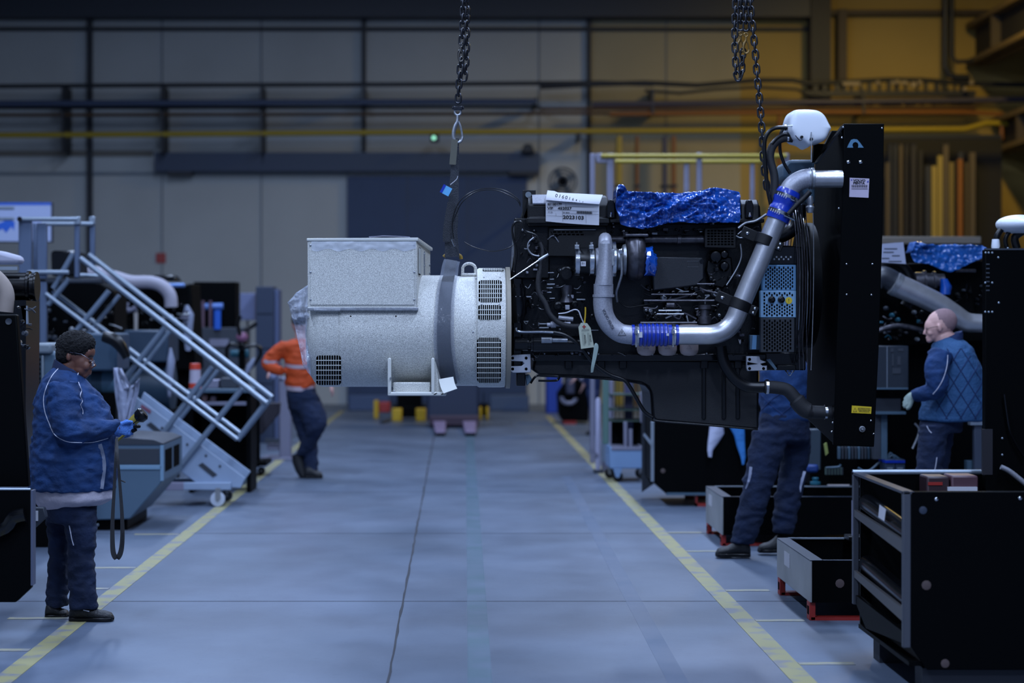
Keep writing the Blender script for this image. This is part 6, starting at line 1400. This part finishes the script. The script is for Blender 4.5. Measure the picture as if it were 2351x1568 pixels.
# --- tall black radiator at the frame edge
dr = 9.98
tr_ = thing('radiator', 'tall black riveted radiator panel rising from the near black frame', 'radiator', (X(2300, dr), dr, .17))
rp = MB().box(X(2262, dr), X(2520, dr), dr, dr + .06, .17, Z(573, dr)).build('radiator_panel', M_panel, tr_, bevel=.004)
MB().pbox(2262, 2520, 570, 574, dr - .004, .02).build('top_edge', M_greyd, tr_)
for x, y in ((2263, 580), (2270, 580), (2278, 580), (2292, 591), (2293, 695), (2262, 649), (2278, 649), (2262, 716), (2270, 716), (2278, 716), (2261, 1001), (2272, 1004), (2301, 1006), (2261, 1038), (2272, 1041), (2301, 1044), (2314, 570)): bolt(P(x, y, dr), W(2.4, dr), M_rail, tr_)
for k in range(7): MB().pbox(2264, 2272, 605 + k * 10, 608 + k * 10, dr - .003, .01).build('slot', M_greyd, tr_)
MB().pbox(2256, 2279, 985, 1090, dr - .006, .02).build('joint_plate', mat('plate_umber', '1c1a20', .5), tr_)
MB().tube(smooth_path(T([(2298, 1072), (2318, 1082), (2351, 1108), (2390, 1140)], dr - .06), 4), W(6, dr), 10).build('pale_pipe', M_cast, tr_)
MB().tube(smooth_path(T([(2306, 905), (2312, 950), (2322, 1000), (2351, 1050)], dr - .03), 4), W(3, dr), 8).build('cable', M_black, tr_)
tkn = thing('expansion_tank', 'white plastic expansion tank with black hoses on top of the tall riveted radiator', 'tank', P(2330, 571, dr + .04))
mb = MB(); mb.ball(P(2338, 515, dr + .04), W(52, dr), .14, W(22, dr), 20, 12)
organic('tank_body', mb, M_plast, tkn, .012, 3)
for pts, r_ in (([(2300, 525), (2288, 545), (2290, 571)], 7), ([(2318, 530), (2308, 550), (2312, 571)], 5), ([(2351, 530), (2330, 545), (2335, 571)], 9)): MB().tube(smooth_path(T(pts, dr + .03), 4), W(r_, dr), 10).build('hose', M_rub, tkn)
MB().lathe(P(2286, 572, dr + .03), (0, 0, 1), [(0, .02), (.015, .022), (.05, .018)], 12).build('pale_fitting', M_plast, tkn)
# --- second generator set behind the radiator
d2 = 15.9
g2_ = thing('generator_set', 'black generator set with silver intake pipe standing behind the bald person', 'generator', (X(2140, d2), d2, 0))
MB().pp([(1990, 608), (2262, 598), (2300, 640), (2300, 780), (1980, 800)], d2, .8).build('engine_block', M_panel, g2_, bevel=.01)
MB().pbox(1860, 2300, 780, 1112, d2 + .3, .5).build('lower_body', M_panel, g2_)
MB().tube([P(2048 + 44 * math.cos(a), 662 - 58 * math.sin(a), d2 - .25) for a in [k * math.pi / 12 for k in range(-3, 15)]], W(13, d2), 14).build('air_filter_ring', M_blk2, g2_)
MB().tube(smooth_path(T([(2015, 640), (2030, 636), (2050, 646), (2060, 656)], d2 - .4), 5), W(24, d2), 16).build('rubber_elbow', mat('elbow_slate', '23272f', .4), g2_)
for t_q in (0,): 
    a, b = P(2052, 650, d2 - .45), P(2062, 656, d2 - .45)
    MB().cyl(a, b, W(27, d2), n=24).build('hose_clamp', M_steel, g2_)
MB().tube(smooth_path(T([(2058, 654), (2100, 672), (2150, 696), (2190, 722), (2215, 738), (2240, 742), (2300, 743)], d2 - .45), 6), [W(26 - k * .17, d2) for k in range(37)], 22).build('intake_pipe', M_alu, g2_)
MB().lathe(P(2100, 645, d2 - .2), (1, 0, 0), [(0, W(20, d2)), (W(18, d2), W(20, d2)), (W(19, d2), W(24, d2)), (W(24, d2), W(24, d2)), (W(25, d2), W(17, d2)), (W(40, d2), W(17, d2)), (W(41, d2), W(22, d2)), (W(46, d2), W(22, d2)), (W(47, d2), W(16, d2)), (W(66, d2), W(16, d2))], 24).build('turbocharger', M_castb, g2_)
MB().rings([(P(2166, 640, d2 - .25), (W(8, d2), 0, 0), (0, .05, 0)), (P(2172, 658, d2 - .25), (W(13, d2), 0, 0), (0, .06, 0)), (P(2170, 676, d2 - .25), (W(12, d2), 0, 0), (0, .05, 0))], 14).build('blue_cap', M_bluep, g2_)
MB().cyl(P(2195, 622, d2 - .02), P(2240, 622, d2 - .02), W(4, d2), n=8).build('fuel_line', M_castb, g2_)
bits(g2_, 2015, 2115, 705, 780, d2 - .1, 34, ENG + [M_castb, M_teal, M_steel], 21, (2, 4)); bits(g2_, 2190, 2256, 650, 700, d2 - .05, 14, ENG, 22, (2, 4))
MB().tube(smooth_path(T([(2015, 760), (2060, 748), (2110, 756), (2125, 762)], d2 - .2), 4), W(6, d2), 10).build('coolant_pipe', M_castb, g2_)
cb = MB().pbox(2008, 2086, 794, 892, d2 - .5, .25).build('control_cabinet', mat('cabinet_navy', '18222e', .5), g2_, bevel=.006)
MB().pbox(2036, 2037.5, 796, 890, d2 - .505, .006).build('door_gap', M_rail, cb); MB().pbox(2010, 2085, 890, 894, d2 - .52, .02).build('lower_edge', M_greym, cb)
for x0, x1, y0, y1 in ((2048, 2052, 812, 840), (2060, 2068, 818, 838), (2049, 2068, 845, 858), (2045, 2052, 799, 808), (2062, 2074, 800, 806)): MB().pbox(x0, x1, y0, y1, d2 - .506, .006).build('gauge_mark', M_greyd, cb)
MB().pbox(2010, 2080, 945, 951, d2 - .45, .3).build('shelf', M_greym, g2_); MB().pbox(2010, 2068, 915, 945, d2 - .4, .02).build('shelf_back', mat('shelf_slate', '141c28', .6), g2_)
for x0, x1 in ((2006, 2022), (2023, 2037)): MB().pbox(x0, x1, 952, 1054, d2 - .35, .08).build('cable_channel', M_greyd if x0 < 2010 else M_greym, g2_)
for k in range(2):
    q = MB().pbox(2033 + k * 23, 2055 + k * 23, 1055, 1082, d2 - .45, .2).build('battery', mat('battery_grey', '26364a', .5), g2_, bevel=.004)
    MB().pbox(2032 + k * 23, 2055 + k * 23, 1057, 1063, d2 - .46, .22).build('battery_lid', M_blueh, q); MB().pbox(2037 + k * 23, 2050 + k * 23, 1073, 1077, d2 - .455, .01).build('battery_print', M_rail, q)
for k in range(12): MB().pbox(1925 + k * 7.5, 1930 + k * 7.5, 1026, 1054, d2 - .1, .05).build('terminal_block', M_greyd if k % 3 else M_greym, g2_, bevel=.003)
for k in range(12): MB().pbox(1896 + k * 3.4, 1898.4 + k * 3.4, 1074, 1090, d2 - .12, .04).build('terminal_pin', M_greyd if k % 2 else mat('pin_green', '4a6058', .5), g2_)
MB().pp([(1892, 1020), (1898, 1016), (1902, 1040), (1896, 1046)], d2 - .15, .02).build('yellow_tag', mat('lime_tag', '8f9850', .6), g2_)
for pts in ([(2020, 1060), (2000, 1078), (1985, 1082), (1970, 1074)], [(2040, 1052), (2050, 1045), (2065, 1054)], [(2036, 1060), (2044, 1040), (2056, 1056)], [(1930, 1066), (1925, 1072), (1896, 1074)]):
    MB().tube(smooth_path(T(pts, d2 - .3), 5), W(2.6, d2), 8).build('cable', M_greym, g2_)
MB().pbox(2237, 2256, 975, 1085, d2 - .6, .06).build('steel_post', mat('post_slate', '444c5c', .5, .3), g2_, bevel=.006); MB().pbox(2228, 2262, 968, 976, d2 - .62, .08).build('post_head', M_rail, g2_); MB().pbox(2220, 2236, 1058, 1082, d2 - .5, .08).build('small_box', M_greym, g2_)
MB().tube(smooth_path(T([(2095, 1030), (2106, 1005), (2110, 985), (2100, 972)], d2 - .5), 5), W(2.5, d2), 8).build('cable', M_steel, g2_)
MB().pbox(1852, 1885, 985, 1080, d2 - .4, .1).build('side_housing', mat('slate_housing', '34424e', .5), g2_, bevel=.01); MB().pbox(1852, 1880, 1066, 1086, d2 - .42, .1).build('blue_pump', mat('pump_blue', '1d3c7c', .5), g2_, bevel=.02)
MB().lathe(P(1872, 1112, d2 - .4), (0, 0, 1), [(0, W(12, d2)), (W(6, d2), W(12, d2)), (W(7, d2), W(6, d2)), (W(14, d2), W(8, d2)), (W(16, d2), W(6, d2))], 16).build('drain_cock', M_teal, g2_)
MB().box(X(1990, d2), X(2280, d2), d2 + .3, d2 + .7, 0, Z(1110, d2)).build('support', M_panel, g2_)
p_ = MB().pp([(2021, 560), (2074, 556), (2080, 606), (2018, 602)], d2 - .35, .004).build('paper_sheet', mat('paper_dim', '9da2b8', .7), None, label='white printed sheet taped to the engine behind the bald person', cat='paper')
for k, (x0, x1, y) in enumerate(((2030, 2060, 570), (2028, 2052, 578), (2048, 2066, 586), (2024, 2042, 592), (2040, 2070, 599))): MB().pbox(x0, x1, y, y + 2.5, d2 - .352, .001).build('print_line', M_greyd, p_)
crumpled('plastic_film', [(2090, 580), (2098, 556), (2106, 553), (2120, 562), (2180, 562), (2255, 563), (2266, 572)], [(2090, 585), (2098, 602), (2130, 606), (2160, 620), (2180, 626), (2200, 618), (2230, 603), (2262, 590), (2266, 578)], d2 - .25, .06, 80, 26, mat('blue_film_dim', '12539e', .3, bump=.8, bscale=20, coat=.4), 'dark blue plastic film draped over the engine behind the bald person', 'plastic film', back=.2)
# --- black panel box with pale frame, trolley, platform further back
dk = 18.4
bk = thing('machine_skid', 'large black base frame on red feet with pale corner posts behind the hanging sump', 'frame', (X(1600, dk), dk, 0))
MB().pp([(1502, 900), (1900, 900), (1900, 1136), (1532, 1136), (1502, 1108)], dk, 1.0).build('frame_body', M_panel, bk, bevel=.008)
MB().pbox(1530, 1900, 1131, 1137, dk - .01, .04).build('lower_edge', M_greym, bk)
MB().pbox(1495, 1502, 968, 1106, dk - .01, .05).build('corner_post', M_rail, bk, bevel=.004)
MB().pp([(1474, 870), (1502, 880), (1502, 1110), (1474, 1130)], dk + .9, .04).build('end_panel', M_greyd, bk)
bolt(P(1522, 1081, dk), .022, MATS['knockout_brown'], bk, name='plug', h=.005)
for dd in (0, .8):
    MB().box(X(1598, dk), X(1602, dk), dk + .02 + dd, dk + .12 + dd, 0, Z(1136, dk)).build('red_foot', M_red, bk); MB().box(X(1598, dk), X(1700, dk), dk + .02 + dd, dk + .12 + dd, 0, .03).build('red_foot_bar', M_red, bk)
MB().pp([(1477, 1000), (1480, 994), (1498, 1016), (1497, 1026)], dk - .03, .03).build('pale_arm', M_rail, bk)
M_wf = mat('white_film', 'b8bcd4', .4, bump=.6, bscale=20); M_bf = mat('light_blue_film', '3f86d0', .4, alpha=.85, bump=.6, bscale=20)
for k, (pts, m, lab) in enumerate((([(1646, 975, 16), (1644, 995, 16), (1638, 1015, 13), (1631, 1035, 9), (1629, 1050, 4)], M_wf, 'white plastic bag with folded tip hanging on the large black skid'), ([(1690, 975, 18), (1696, 1000, 12), (1702, 1025, 9), (1705, 1050, 6), (1706, 1066, 3)], M_bf, 'light blue plastic bag hanging beside the trousers of the person in quilted vest'))):
    dd = 18.3
    b = MB().rings([(P(x, y, dd), (W(r_, dd), 0, 0), (0, W(r_, dd) * .5, 0)) for x, y, r_ in pts], 22)
    for v in b.bm.verts: v.co += Vector((noise.noise(v.co * 14) * .02, 0, noise.noise(v.co * 9) * .02))
    b.build('plastic_bag', m, None, label=lab, cat='plastic bag')
dt = 21.2
tl = thing('trolley', 'pale wheeled trolley with mesh shelves and posts at the aisle edge', 'trolley', (X(1430, dt), dt, 0))
MB().pbox(1400, 1478, 1026, 1076, dt, .6).build('tray', mat('tray_blue', '7390b4', .5), tl, bevel=.01); MB().pbox(1404, 1478, 1026, 1034, dt - .01, .5).build('tray_lip', M_lilac, tl, bevel=.005)
MB().pp([(1408, 1076), (1428, 1076), (1422, 1096), (1414, 1096)], dt - .02, .05).build('castor_fork', MATS['tray_blue'], tl); castor(1418, 1105, dt + .03, 12, M_rub, tl); castor(1400, 1098, dt + .5, 12, M_rub, tl); castor(1470, 1098, dt + .5, 12, M_rub, tl); castor(1480, 1105, dt + .05, 12, M_rub, tl)
MB().pbox(1384, 1398, 862, 1020, dt + .1, .05).build('green_post', mat('sage_post', '4f6e68', .5), tl, bevel=.008)
for x0, x1, y0, y1, dd in ((1432, 1440, 968, 1028, 0), (1444, 1452, 985, 1028, 0), (1434, 1453, 850, 1026, .3), (1470, 1475, 900, 970, 0), (1400, 1408, 872, 915, .1)): MB().pbox(x0, x1, y0, y1, dt + dd, .04).build('post', M_lilac if dd != .3 else mat('post_mauve', '3f4060', .5), tl, bevel=.005)
for y in (905, 940, 965): MB().pbox(1400, 1478, y, y + 3, dt + .05, .5).build('shelf', mat('mesh_green', '2d4038', .6), tl)
for k in range(9): MB().pbox(1404 + k * 8.4, 1406 + k * 8.4, 856, 966, dt + .5, .01).build('mesh_wire', MATS['mesh_green'], tl)
MB().pbox(1404, 1476, 966, 1024, dt + .45, .05).build('dark_crate', M_panel, tl)
wp = thing('guard_post', 'white round-topped guard post on a dark foot at the yellow line', 'post', (X(1373, 22.5), 22.5, 0))
MB().lathe((X(1373, 22.5), 22.5, .03), (0, 0, 1), [(0, W(6, 22.5)), (.78, W(6, 22.5)), (.81, W(4, 22.5)), (.82, .001)], 16).build('post_tube', mat('post_white', 'a4a4bc', .5), wp); MB().box(X(1363, 22.5), X(1384, 22.5), 22.4, 22.6, 0, .035).build('foot', M_greyd, wp)
MB().pbox(1382, 1397, 1012, 1060, 22.6, .05).build('side_plate', mat('plate_sage', '8494a8', .5), wp); MB().pp([(1356, 1030), (1362, 1032), (1374, 1044), (1370, 1048), (1356, 1038)], 22.45, .04).build('side_lever', M_lilac, wp)
MB().box(X(1382, 22.6), X(1397, 22.6), 22.6, 22.65, 0, Z(1060, 22.6)).build('side_leg', M_lilac, wp)
bb = thing('waste_bin', 'cobalt blue bin standing by the end wall near the roller door', 'bin', (X(1273, 37), 37, 0))
MB().box(X(1255, 37), X(1291, 37), 37, 37.6, 0, Z(835, 37)).build('bin_body', mat('cobalt', '143a9c', .5), bb, bevel=.02); MB().box(X(1253, 37), X(1293, 37), 36.95, 37.65, Z(835, 37), Z(829, 37)).build('bin_lid', M_navy, bb)
dq2 = 33
fe = thing('engine', 'far black engine on a red foot beyond the yellow line', 'engine', (X(1325, dq2), dq2, 0))
MB().pp([(1282, 905), (1300, 880), (1300, 840), (1352, 840), (1352, 968), (1290, 966), (1284, 950)], dq2, .7).build('engine_block', M_panel, fe, bevel=.03)
MB().tube([P(1306 + 16 * math.cos(a), 914 + 12 * math.sin(a), dq2 - .1) for a in [k * math.pi / 12 for k in range(0, 14)]], W(5, dq2), 10).build('pale_ring', M_lilac, fe); MB().pbox(1300, 1320, 868, 905, dq2 - .12, .1).build('housing', mat('housing_mauve', '3a3c50', .5), fe, bevel=.03)
MB().ball(P(1336, 870, dq2 - .1), .05).build('pale_knob', M_lilac, fe); MB().ball(P(1354, 884, dq2 - .1), .04).build('pale_knob', M_lilac, fe)
MB().box(X(1294, dq2), X(1323, dq2), dq2 - .02, dq2 + .6, 0, Z(966, dq2)).build('red_foot', M_red, fe)
# pallet trucks by the door
def fork_truck(label, x0, x1, d, m1, group=None):
    t = thing('pallet_truck', label, 'pallet truck', (X((x0 + x1) / 2, d), d, 0), group); w_ = x1 - x0
    for x in (x0, x1 - w_ * .3): MB().box(X(x, d), X(x + w_ * .3, d), d - .1, d + .25, 0, W(30, d)).build('wheel_housing', m1, t, bevel=.02)
    MB().box(X(x0, d), X(x1, d), d + .1, d + .5, W(8, d), W(34, d)).build('chassis', M_panel, t, bevel=.02); MB().box(X(x0 - 30, d), X(x0 - 5, d), d, d + .3, W(20, d), W(44, d)).build('red_side', M_red, t, bevel=.02)
    MB().box(X(x0 + 10, d), X(x1 - 10, d), d + .3, d + .5, W(30, d), W(60, d)).build('mast_base', M_panel, t)
    MB().cyl((X(x0 - 5, d), d - .15, .03), (X(x0 - 20, d), d - .9, .02), .03, n=8).build('tow_bar', M_greyd, t)
    return t
fork_truck('yellow and black pallet truck parked in front of the roller door', 900, 978, 34, M_yel)
fork_truck('yellow and black pallet truck behind the dark forklift, its red side showing', 1100, 1122, 34.5, M_yel)
fl = thing('forklift', 'dark slate stacker with two pale forks facing the camera by the roller door', 'forklift', (X(1040, 31), 31, 0))
MB().box(X(980, 32), X(1100, 32), 32, 32.9, .12, Z(800, 32)).build('body', mat('stacker_slate', '222c42', .5), fl, bevel=.04)
MB().box(X(985, 31.8), X(1100, 31.8), 31.8, 32.1, .04, .2).build('fork_carriage', mat('maroon', '3a2a38', .6), fl, bevel=.02)
for x0, x1, q in ((994, 1024, -2), (1062, 1094, 6)):
    MB().hexa([(X(x0 + 6, 29.6), 29.6, .02), (X(x1 - 2, 29.6), 29.6, .02), (X(x1 - 2, 29.6), 29.6, .07), (X(x0 + 6, 29.6), 29.6, .07), (X(x0, 32), 32, .02), (X(x1, 32), 32, .02), (X(x1, 32), 32, .12), (X(x0, 32), 32, .12)]).build('fork', mat('fork_mauve', '7c6f8c', .5), fl, bevel=.01)
    MB().cyl((X(x0 + 6, 29.6), 29.62, .03), (X(x1 - 2, 29.6), 29.62, .03), .03, n=10).build('fork_roller', M_panel, fl)
for k, (x0, x1, y0, c) in enumerate(((800, 895, 917, '3a4c6c'), (1125, 1215, 917, '3c4c66'))):
    MB().box(X(x0, 38), X(x1, 38), 38, 38.5, 0, Z(y0 - 10, 38)).build('kerb_barrier', mat('bar_' + c, c, .5), None, bevel=.02, label=['low slate blue crash barrier at the foot of the roller door, near the pallet truck', 'low slate blue crash barrier at the foot of the roller door, near the cobalt bin'][k], cat='barrier')
MB().box(X(858, 35), X(868, 35), 35, 35.4, 0, Z(920, 35)).build('floor_block', M_yel, None, bevel=.01, label='small yellow block on the floor beside the pallet truck', cat='block')
# platform with yellow rails
dpp = 24
pl = thing('work_platform', 'work platform with double yellow handrails and lilac posts behind the hanging engine', 'platform', (X(1560, dpp), dpp, 0))
for x0, x1, y0, dd in ((1355, 1366, 352, 0), (1394, 1409, 352, 0), (1584, 1596, 366, 1), (1600, 1612, 350, 0), (1740, 1750, 366, 1), (1800, 1812, 352, 0)):
    MB().box(X(x0, dpp), X(x1, dpp), dpp + dd * .6, dpp + dd * .6 + .06, 0, Z(y0, dpp)).build('post', M_lilac, pl, bevel=.01)
for y, a, b, dd in ((358, 1380, 1806, -.02), (371, 1412, 1746, .6)): MB().cyl(P(a, y, dpp + dd), P(b, y, dpp + dd), W(5, dpp), n=12).build('yellow_rail', mat('rail_yellow', '9c8a24', .5), pl)
MB().pp([(1366, 353), (1384, 351), (1382, 362), (1394, 366), (1396, 374), (1370, 374)], dpp, .05).build('corner_bracket', M_lilac, pl, bevel=.01)
MB().pbox(1350, 1812, 540, 548, dpp, 1.2).build('deck', M_greyd, pl)
wfn = thing('wall_fan', 'round dark wall fan in a grey cage above the roller door corner', 'fan', P(1291, 440, 38.5))
c = P(1291, 418, 38.5)
for r_ in (31, 22, 12): MB().tube([c + Vector((math.cos(a) * W(r_, 38.5), -.1 - .02 * (31 - r_) / 10, math.sin(a) * W(r_, 38.5))) for a in [k * math.pi / 12 for k in range(24)]], .02, 6, closed=True).build('cage_ring', M_greyd, wfn)
MB().cyl(c + Vector((0, -.1, 0)), c + Vector((0, .3, 0)), W(13, 38.5), n=18).build('motor', M_panel, wfn)
for k in range(4):
    a = k * math.pi / 2 + .5; MB().obox(c + Vector((math.cos(a) * .17, -.05, math.sin(a) * .17)), (.24, .02, .12), Matrix.Rotation(-a, 3, 'Y')).build('blade', M_grey, wfn)
MB().cyl(c + Vector((0, .2, 0)), c + Vector((0, 2.5, 0)), .04, n=8).build('arm', M_greyd, wfn)
# ================================================================== pipes, rails and girders along the end wall
DW = 40.2
M_pblk = mat('pipe_black', '10141c', .5); M_pyel = mat('pipe_yellow', '9a8418', .5); M_pbrn = mat('pipe_brown', '4a3218', .5); M_pmau = mat('pipe_mauve', '3b3846', .5); M_tray = mat('tray_slate', '33405a', .5)
M_orn = mat('pipe_orange', '7a4a14', .5)
def run(name, label, cat, pts, r, m, d=DW, supports=(), k=1):
    t = thing(name, label, cat, P(pts[0][0], pts[0][1], d))
    MB().tube(T(pts, d), W(r, d), 12).build('pipe_run', m, t)
    for x, y0, y1 in supports: MB().box(X(x - 3, d), X(x + 3, d), d - .05, WALL - .01, Z(y1, d), Z(y0, d)).build('bracket', M_pblk, t)
    return t
S3 = [(145, 196, 350), (372, 196, 350), (600, 196, 350), (835, 196, 235)]
run('pipe', 'thick black pipe running along the end wall, topmost of the pipes', 'pipe', [(-120, 199), (300, 196), (900, 194), (1380, 190), (1500, 194)], 5, M_pblk, supports=S3)
run('cable_tray', 'slate grey cable tray running below the black pipe on the end wall', 'cable tray', [(-120, 238), (500, 236), (1230, 233)], 7, M_tray, DW - .35, supports=((1230, 225, 240),))
run('pipe', 'dark pipe running just below the slate cable tray', 'pipe', [(-120, 248), (700, 247), (1240, 246)], 4, M_pblk)
run('pipe', 'thin brown pipe running between cable tray and yellow pipe', 'pipe', [(-120, 264), (700, 262), (1400, 260)], 4, M_pbrn)
run('pipe', 'long yellow gas pipe running along the end wall', 'pipe', [(-120, 311), (400, 308), (900, 304), (1400, 301), (2212, 297), (2240, 290), (2262, 283), (2420, 283)], 6.5, M_pyel, supports=((1330, 300, 320),))
run('pipe', 'orange brown pipe running above the yellow gas pipe on the ochre wall', 'pipe', [(1400, 262), (1900, 258), (2212, 258), (2300, 262), (2300, 320)], 5.5, M_orn)
run('pipe', 'mauve grey pipe running along the ochre wall above the orange brown one', 'pipe', [(1360, 240), (1700, 236), (2000, 233), (2230, 230), (2420, 227)], 7, M_pmau, supports=((1498, 205, 262), (1982, 205, 262)))
run('pipe', 'second mauve pipe close below the upper mauve one', 'pipe', [(1240, 250), (1800, 249), (2240, 247)], 4, M_pbrn)
run('cable', 'thick black cable bundle sagging along the ochre wall', 'cable', [(1240, 200), (1360, 194), (1480, 190), (1600, 196), (1740, 184), (1820, 184), (1860, 192), (1940, 188), (2040, 183), (2120, 184), (2220, 192), (2400, 196)], 5.5, M_pblk)
run('cable', 'loose black cable looping under the thick cable bundle on the ochre wall', 'cable', [(1480, 208), (1560, 214), (1640, 205), (1740, 200), (1830, 205), (1856, 218), (1900, 222)], 3.5, M_pblk)
ct = thing('cable_rack', 'black cable rack with hanging cable ends on the ochre wall', 'cable rack', P(2060, 222, DW))
MB().pbox(1850, 2240, 208, 220, DW, .2).build('rack_beam', M_pblk, ct)
for k in range(17):
    x = 1872 + k * 21 + rng.uniform(-5, 5); MB().pbox(x, x + rng.uniform(4, 12), 186 + rng.uniform(-2, 4), 210, DW - .02, .1).build('hanger', M_pblk, ct)
for x, y in ((2016, 191), (2112, 190), (2060, 189), (2216, 205), (2231, 190)): MB().ball(P(x, y, DW - .15), W(6, DW)).build('porcelain_knob', mat('knob_sand', '8a7a5c', .6), ct)
for x0, x1, y0, y1 in ((2046, 2084, 186, 193), (2092, 2104, 188, 200), (1935, 1975, 188, 196)): MB().pbox(x0, x1, y0, y1, DW - .1, .1).build('cable_clip', MATS['knob_sand'], ct)
# vertical risers and posts in yellow and grey below the pipes
for k, (x, w_, y0, y1, m, lab) in enumerate(((1422, 12, 312, 560, 'pipe_yellow', 'wide yellow riser standing left-most behind the yellow handrails of the platform'), (1463, 7, 312, 560, 'pipe_orange', 'thin orange riser between two wider risers behind the platform'),
        (1527, 11, 312, 560, 'pipe_mauve', 'slate grey riser between the orange risers behind the platform'), (1547, 9, 312, 560, 'pipe_orange', 'orange riser beside the slate grey one behind the platform'), (1790, 7, 262, 560, 'pipe_orange', 'orange riser behind the black tank hoses of the hanging engine'))):
    t = thing('riser_pipe', lab, 'pipe', (X(x, DW), DW, 0))
    MB().box(X(x - w_ / 2, DW), X(x + w_ / 2, DW), DW - .02, DW + .15, 0, Z(y0, DW)).build('riser', MATS[m], t, bevel=.02)
    MB().box(X(x - w_ * .8, DW), X(x + w_ * .8, DW), DW - .05, DW + .3, Z(430, DW), Z(424, DW)).build('clamp', M_pblk, t)
for k, (pts, r_, lab) in enumerate(([[(2172, -60), (2170, 150), (2178, 172), (2196, 178), (2225, 178)], 8, 'dark pipe dropping from the roof and bending sideways on the ochre wall'],
        [[(2186, -60), (2186, 130), (2196, 142), (2235, 140)], 5, 'thinner dark pipe dropping beside the bent one on the ochre wall'])):
    run('drop_pipe', lab, 'pipe', pts, r_, M_pblk, DW)
# storage rack of vertical dark and ochre stock
rk = thing('storage_rack', 'tall storage rack holding upright dark and ochre lengths of stock by the far wall', 'rack', (X(2130, 38.5), 38.5, 0))
r_ = random.Random(4)
MB().box(X(1945, 38.9), X(2300, 38.9), 38.9, 39.0, 0, Z(316, 38.9)).build('rack_back', mat('rack_black', '0b0a0c', .8), rk)
x = 2034
while x < 2240:
    w_ = r_.uniform(5, 14); c = r_.choice(['4a3f2c', '15120f', '1c1a1c', '2c241c', '20242c', '5c5238', '17171c'])
    if 2138 < x < 2162: c = '8a7838'
    if 2170 < x < 2186: c = '6c5c2a'
    y0 = 330 + r_.uniform(0, 60) * (r_.random() < .6)
    MB().box(X(x, 38.5), X(x + w_, 38.5), 38.5, 38.62, .1, Z(y0, 38.5)).build('stock_length', mat('stock_' + c, c, .7), rk); x += w_ + r_.uniform(0, 7)
MB().box(X(2200, 38.4), X(2210, 38.4), 38.4, 38.5, .1, Z(365, 38.4)).build('orange_length', M_orn, rk)
MB().box(X(1945, 38.4), X(2300, 38.4), 38.38, 38.5, Z(318, 38.4), Z(310, 38.4)).build('top_beam', M_pblk, rk)
MB().box(X(1950, 38.4), X(2290, 38.4), 38.3, 38.8, 0, .1).build('base_beam', M_pblk, rk)
# pale shelf behind the second generator set
psf = thing('workbench', 'long pale sand coloured counter seen between the black radiators', 'counter', (X(2140, 21), 21, 0))
MB().box(X(1990, 21), X(2253, 21), 21, 21.6, Z(560, 21), Z(543, 21)).build('counter_top', mat('counter_sand', '6a6258', .6), psf, bevel=.01)
MB().box(X(2000, 21.1), X(2250, 21.1), 21.1, 21.5, 0, Z(560, 21)).build('counter_body', M_panel, psf)
# indicator lamp and its housing on the pipe
il = thing('signal_lamp', 'small glowing pale green signal lamp on the end wall beside the lifting hook', 'lamp', P(996, 324, DW))
MB().ball(P(996, 316.5, DW - .3), W(4.5, DW)).build('lens', mat('lamp_green', 'a0e0c8', .5, emit='8fe0c0', estr=1.6), il); MB().pbox(988, 1008, 309, 324, DW - .2, .3).build('lamp_housing', M_pblk, il, bevel=.01)
dh = thing('door_motor', 'dark motor housing on the navy rail above the roller door', 'motor', P(1212, 352, WALL - .6))
MB().pp([(1196, 350), (1204, 330), (1220, 330), (1228, 350)], WALL - .6, .5).build('motor_body', M_wdk, dh, bevel=.02); MB().pbox(385, 440, 393, 402, WALL - .35, .3).build('rail_bracket', M_wdk, dh); MB().pbox(1170, 1235, 393, 402, WALL - .35, .3).build('rail_bracket', M_wdk, dh)
# crane girders running towards the camera
XG = 10.45
def girder(label, x, z, h, y0=14, y1=WALL - .2):
    t = thing('crane_girder', label, 'girder', (x, (y0 + y1) / 2, z))
    MB().box(x, x + .5, y0, y1, z + h, z + h + .1).build('upper_flange', mat('girder_ochre', '5c4c30', .6), t); MB().box(x, x + .5, y0, y1, z, z + .1).build('lower_flange', MATS['girder_ochre'], t)
    MB().box(x + .2, x + .26, y0, y1, z, z + h).build('web', mat('girder_dark', '101016', .7), t)
    y = y0 + 1.5
    while y < y1: MB().box(x + .02, x + .2, y, y + .12, z, z + h).build('stiffener', mat('girder_brown', '3a3024', .6), t); y += 2.6
    return t
girder('upper brown crane girder running along the hall side near the roof', XG, 6.95, .75); girder('lower brown crane girder running along the hall side below the roof one', XG + .5, 5.15, .6)
for k, (x, y_) in enumerate(((11.05, 37.5), (11.25, 31))):
    t = thing('crane_post', ['dark steel column carrying the crane girders beside the ochre wall', 'dark steel column carrying the crane girders nearer the aisle'][k], 'post', (x, y_, 0))
    MB().box(x, x + .45, y_, y_ + .4, 0, 8.6).build('column_shaft', mat('column_dark', '14161e', .6), t, bevel=.01); MB().box(x - .1, x + .55, y_ - .1, y_ + .5, 0, .06).build('foot_plate', M_pblk, t)

# ================================================================== random glint bits added on the hanging engine's flank to stand in for highlights
for box_, n_b, sd_ in (((1200, 1345, 600, 770), 70, 31), ((1640, 1742, 600, 805), 42, 32), ((1400, 1745, 514, 534), 24, 33), ((1200, 1262, 515, 600), 18, 34), ((1240, 1440, 800, 815), 12, 35)):
    bits(G, *(box_[0], box_[1], box_[2], box_[3]), 10.93, n_b, [M_black, M_blk2, M_castb, M_steel, M_castb, M_black, M_cast], sd_, (1.2, 3.2))
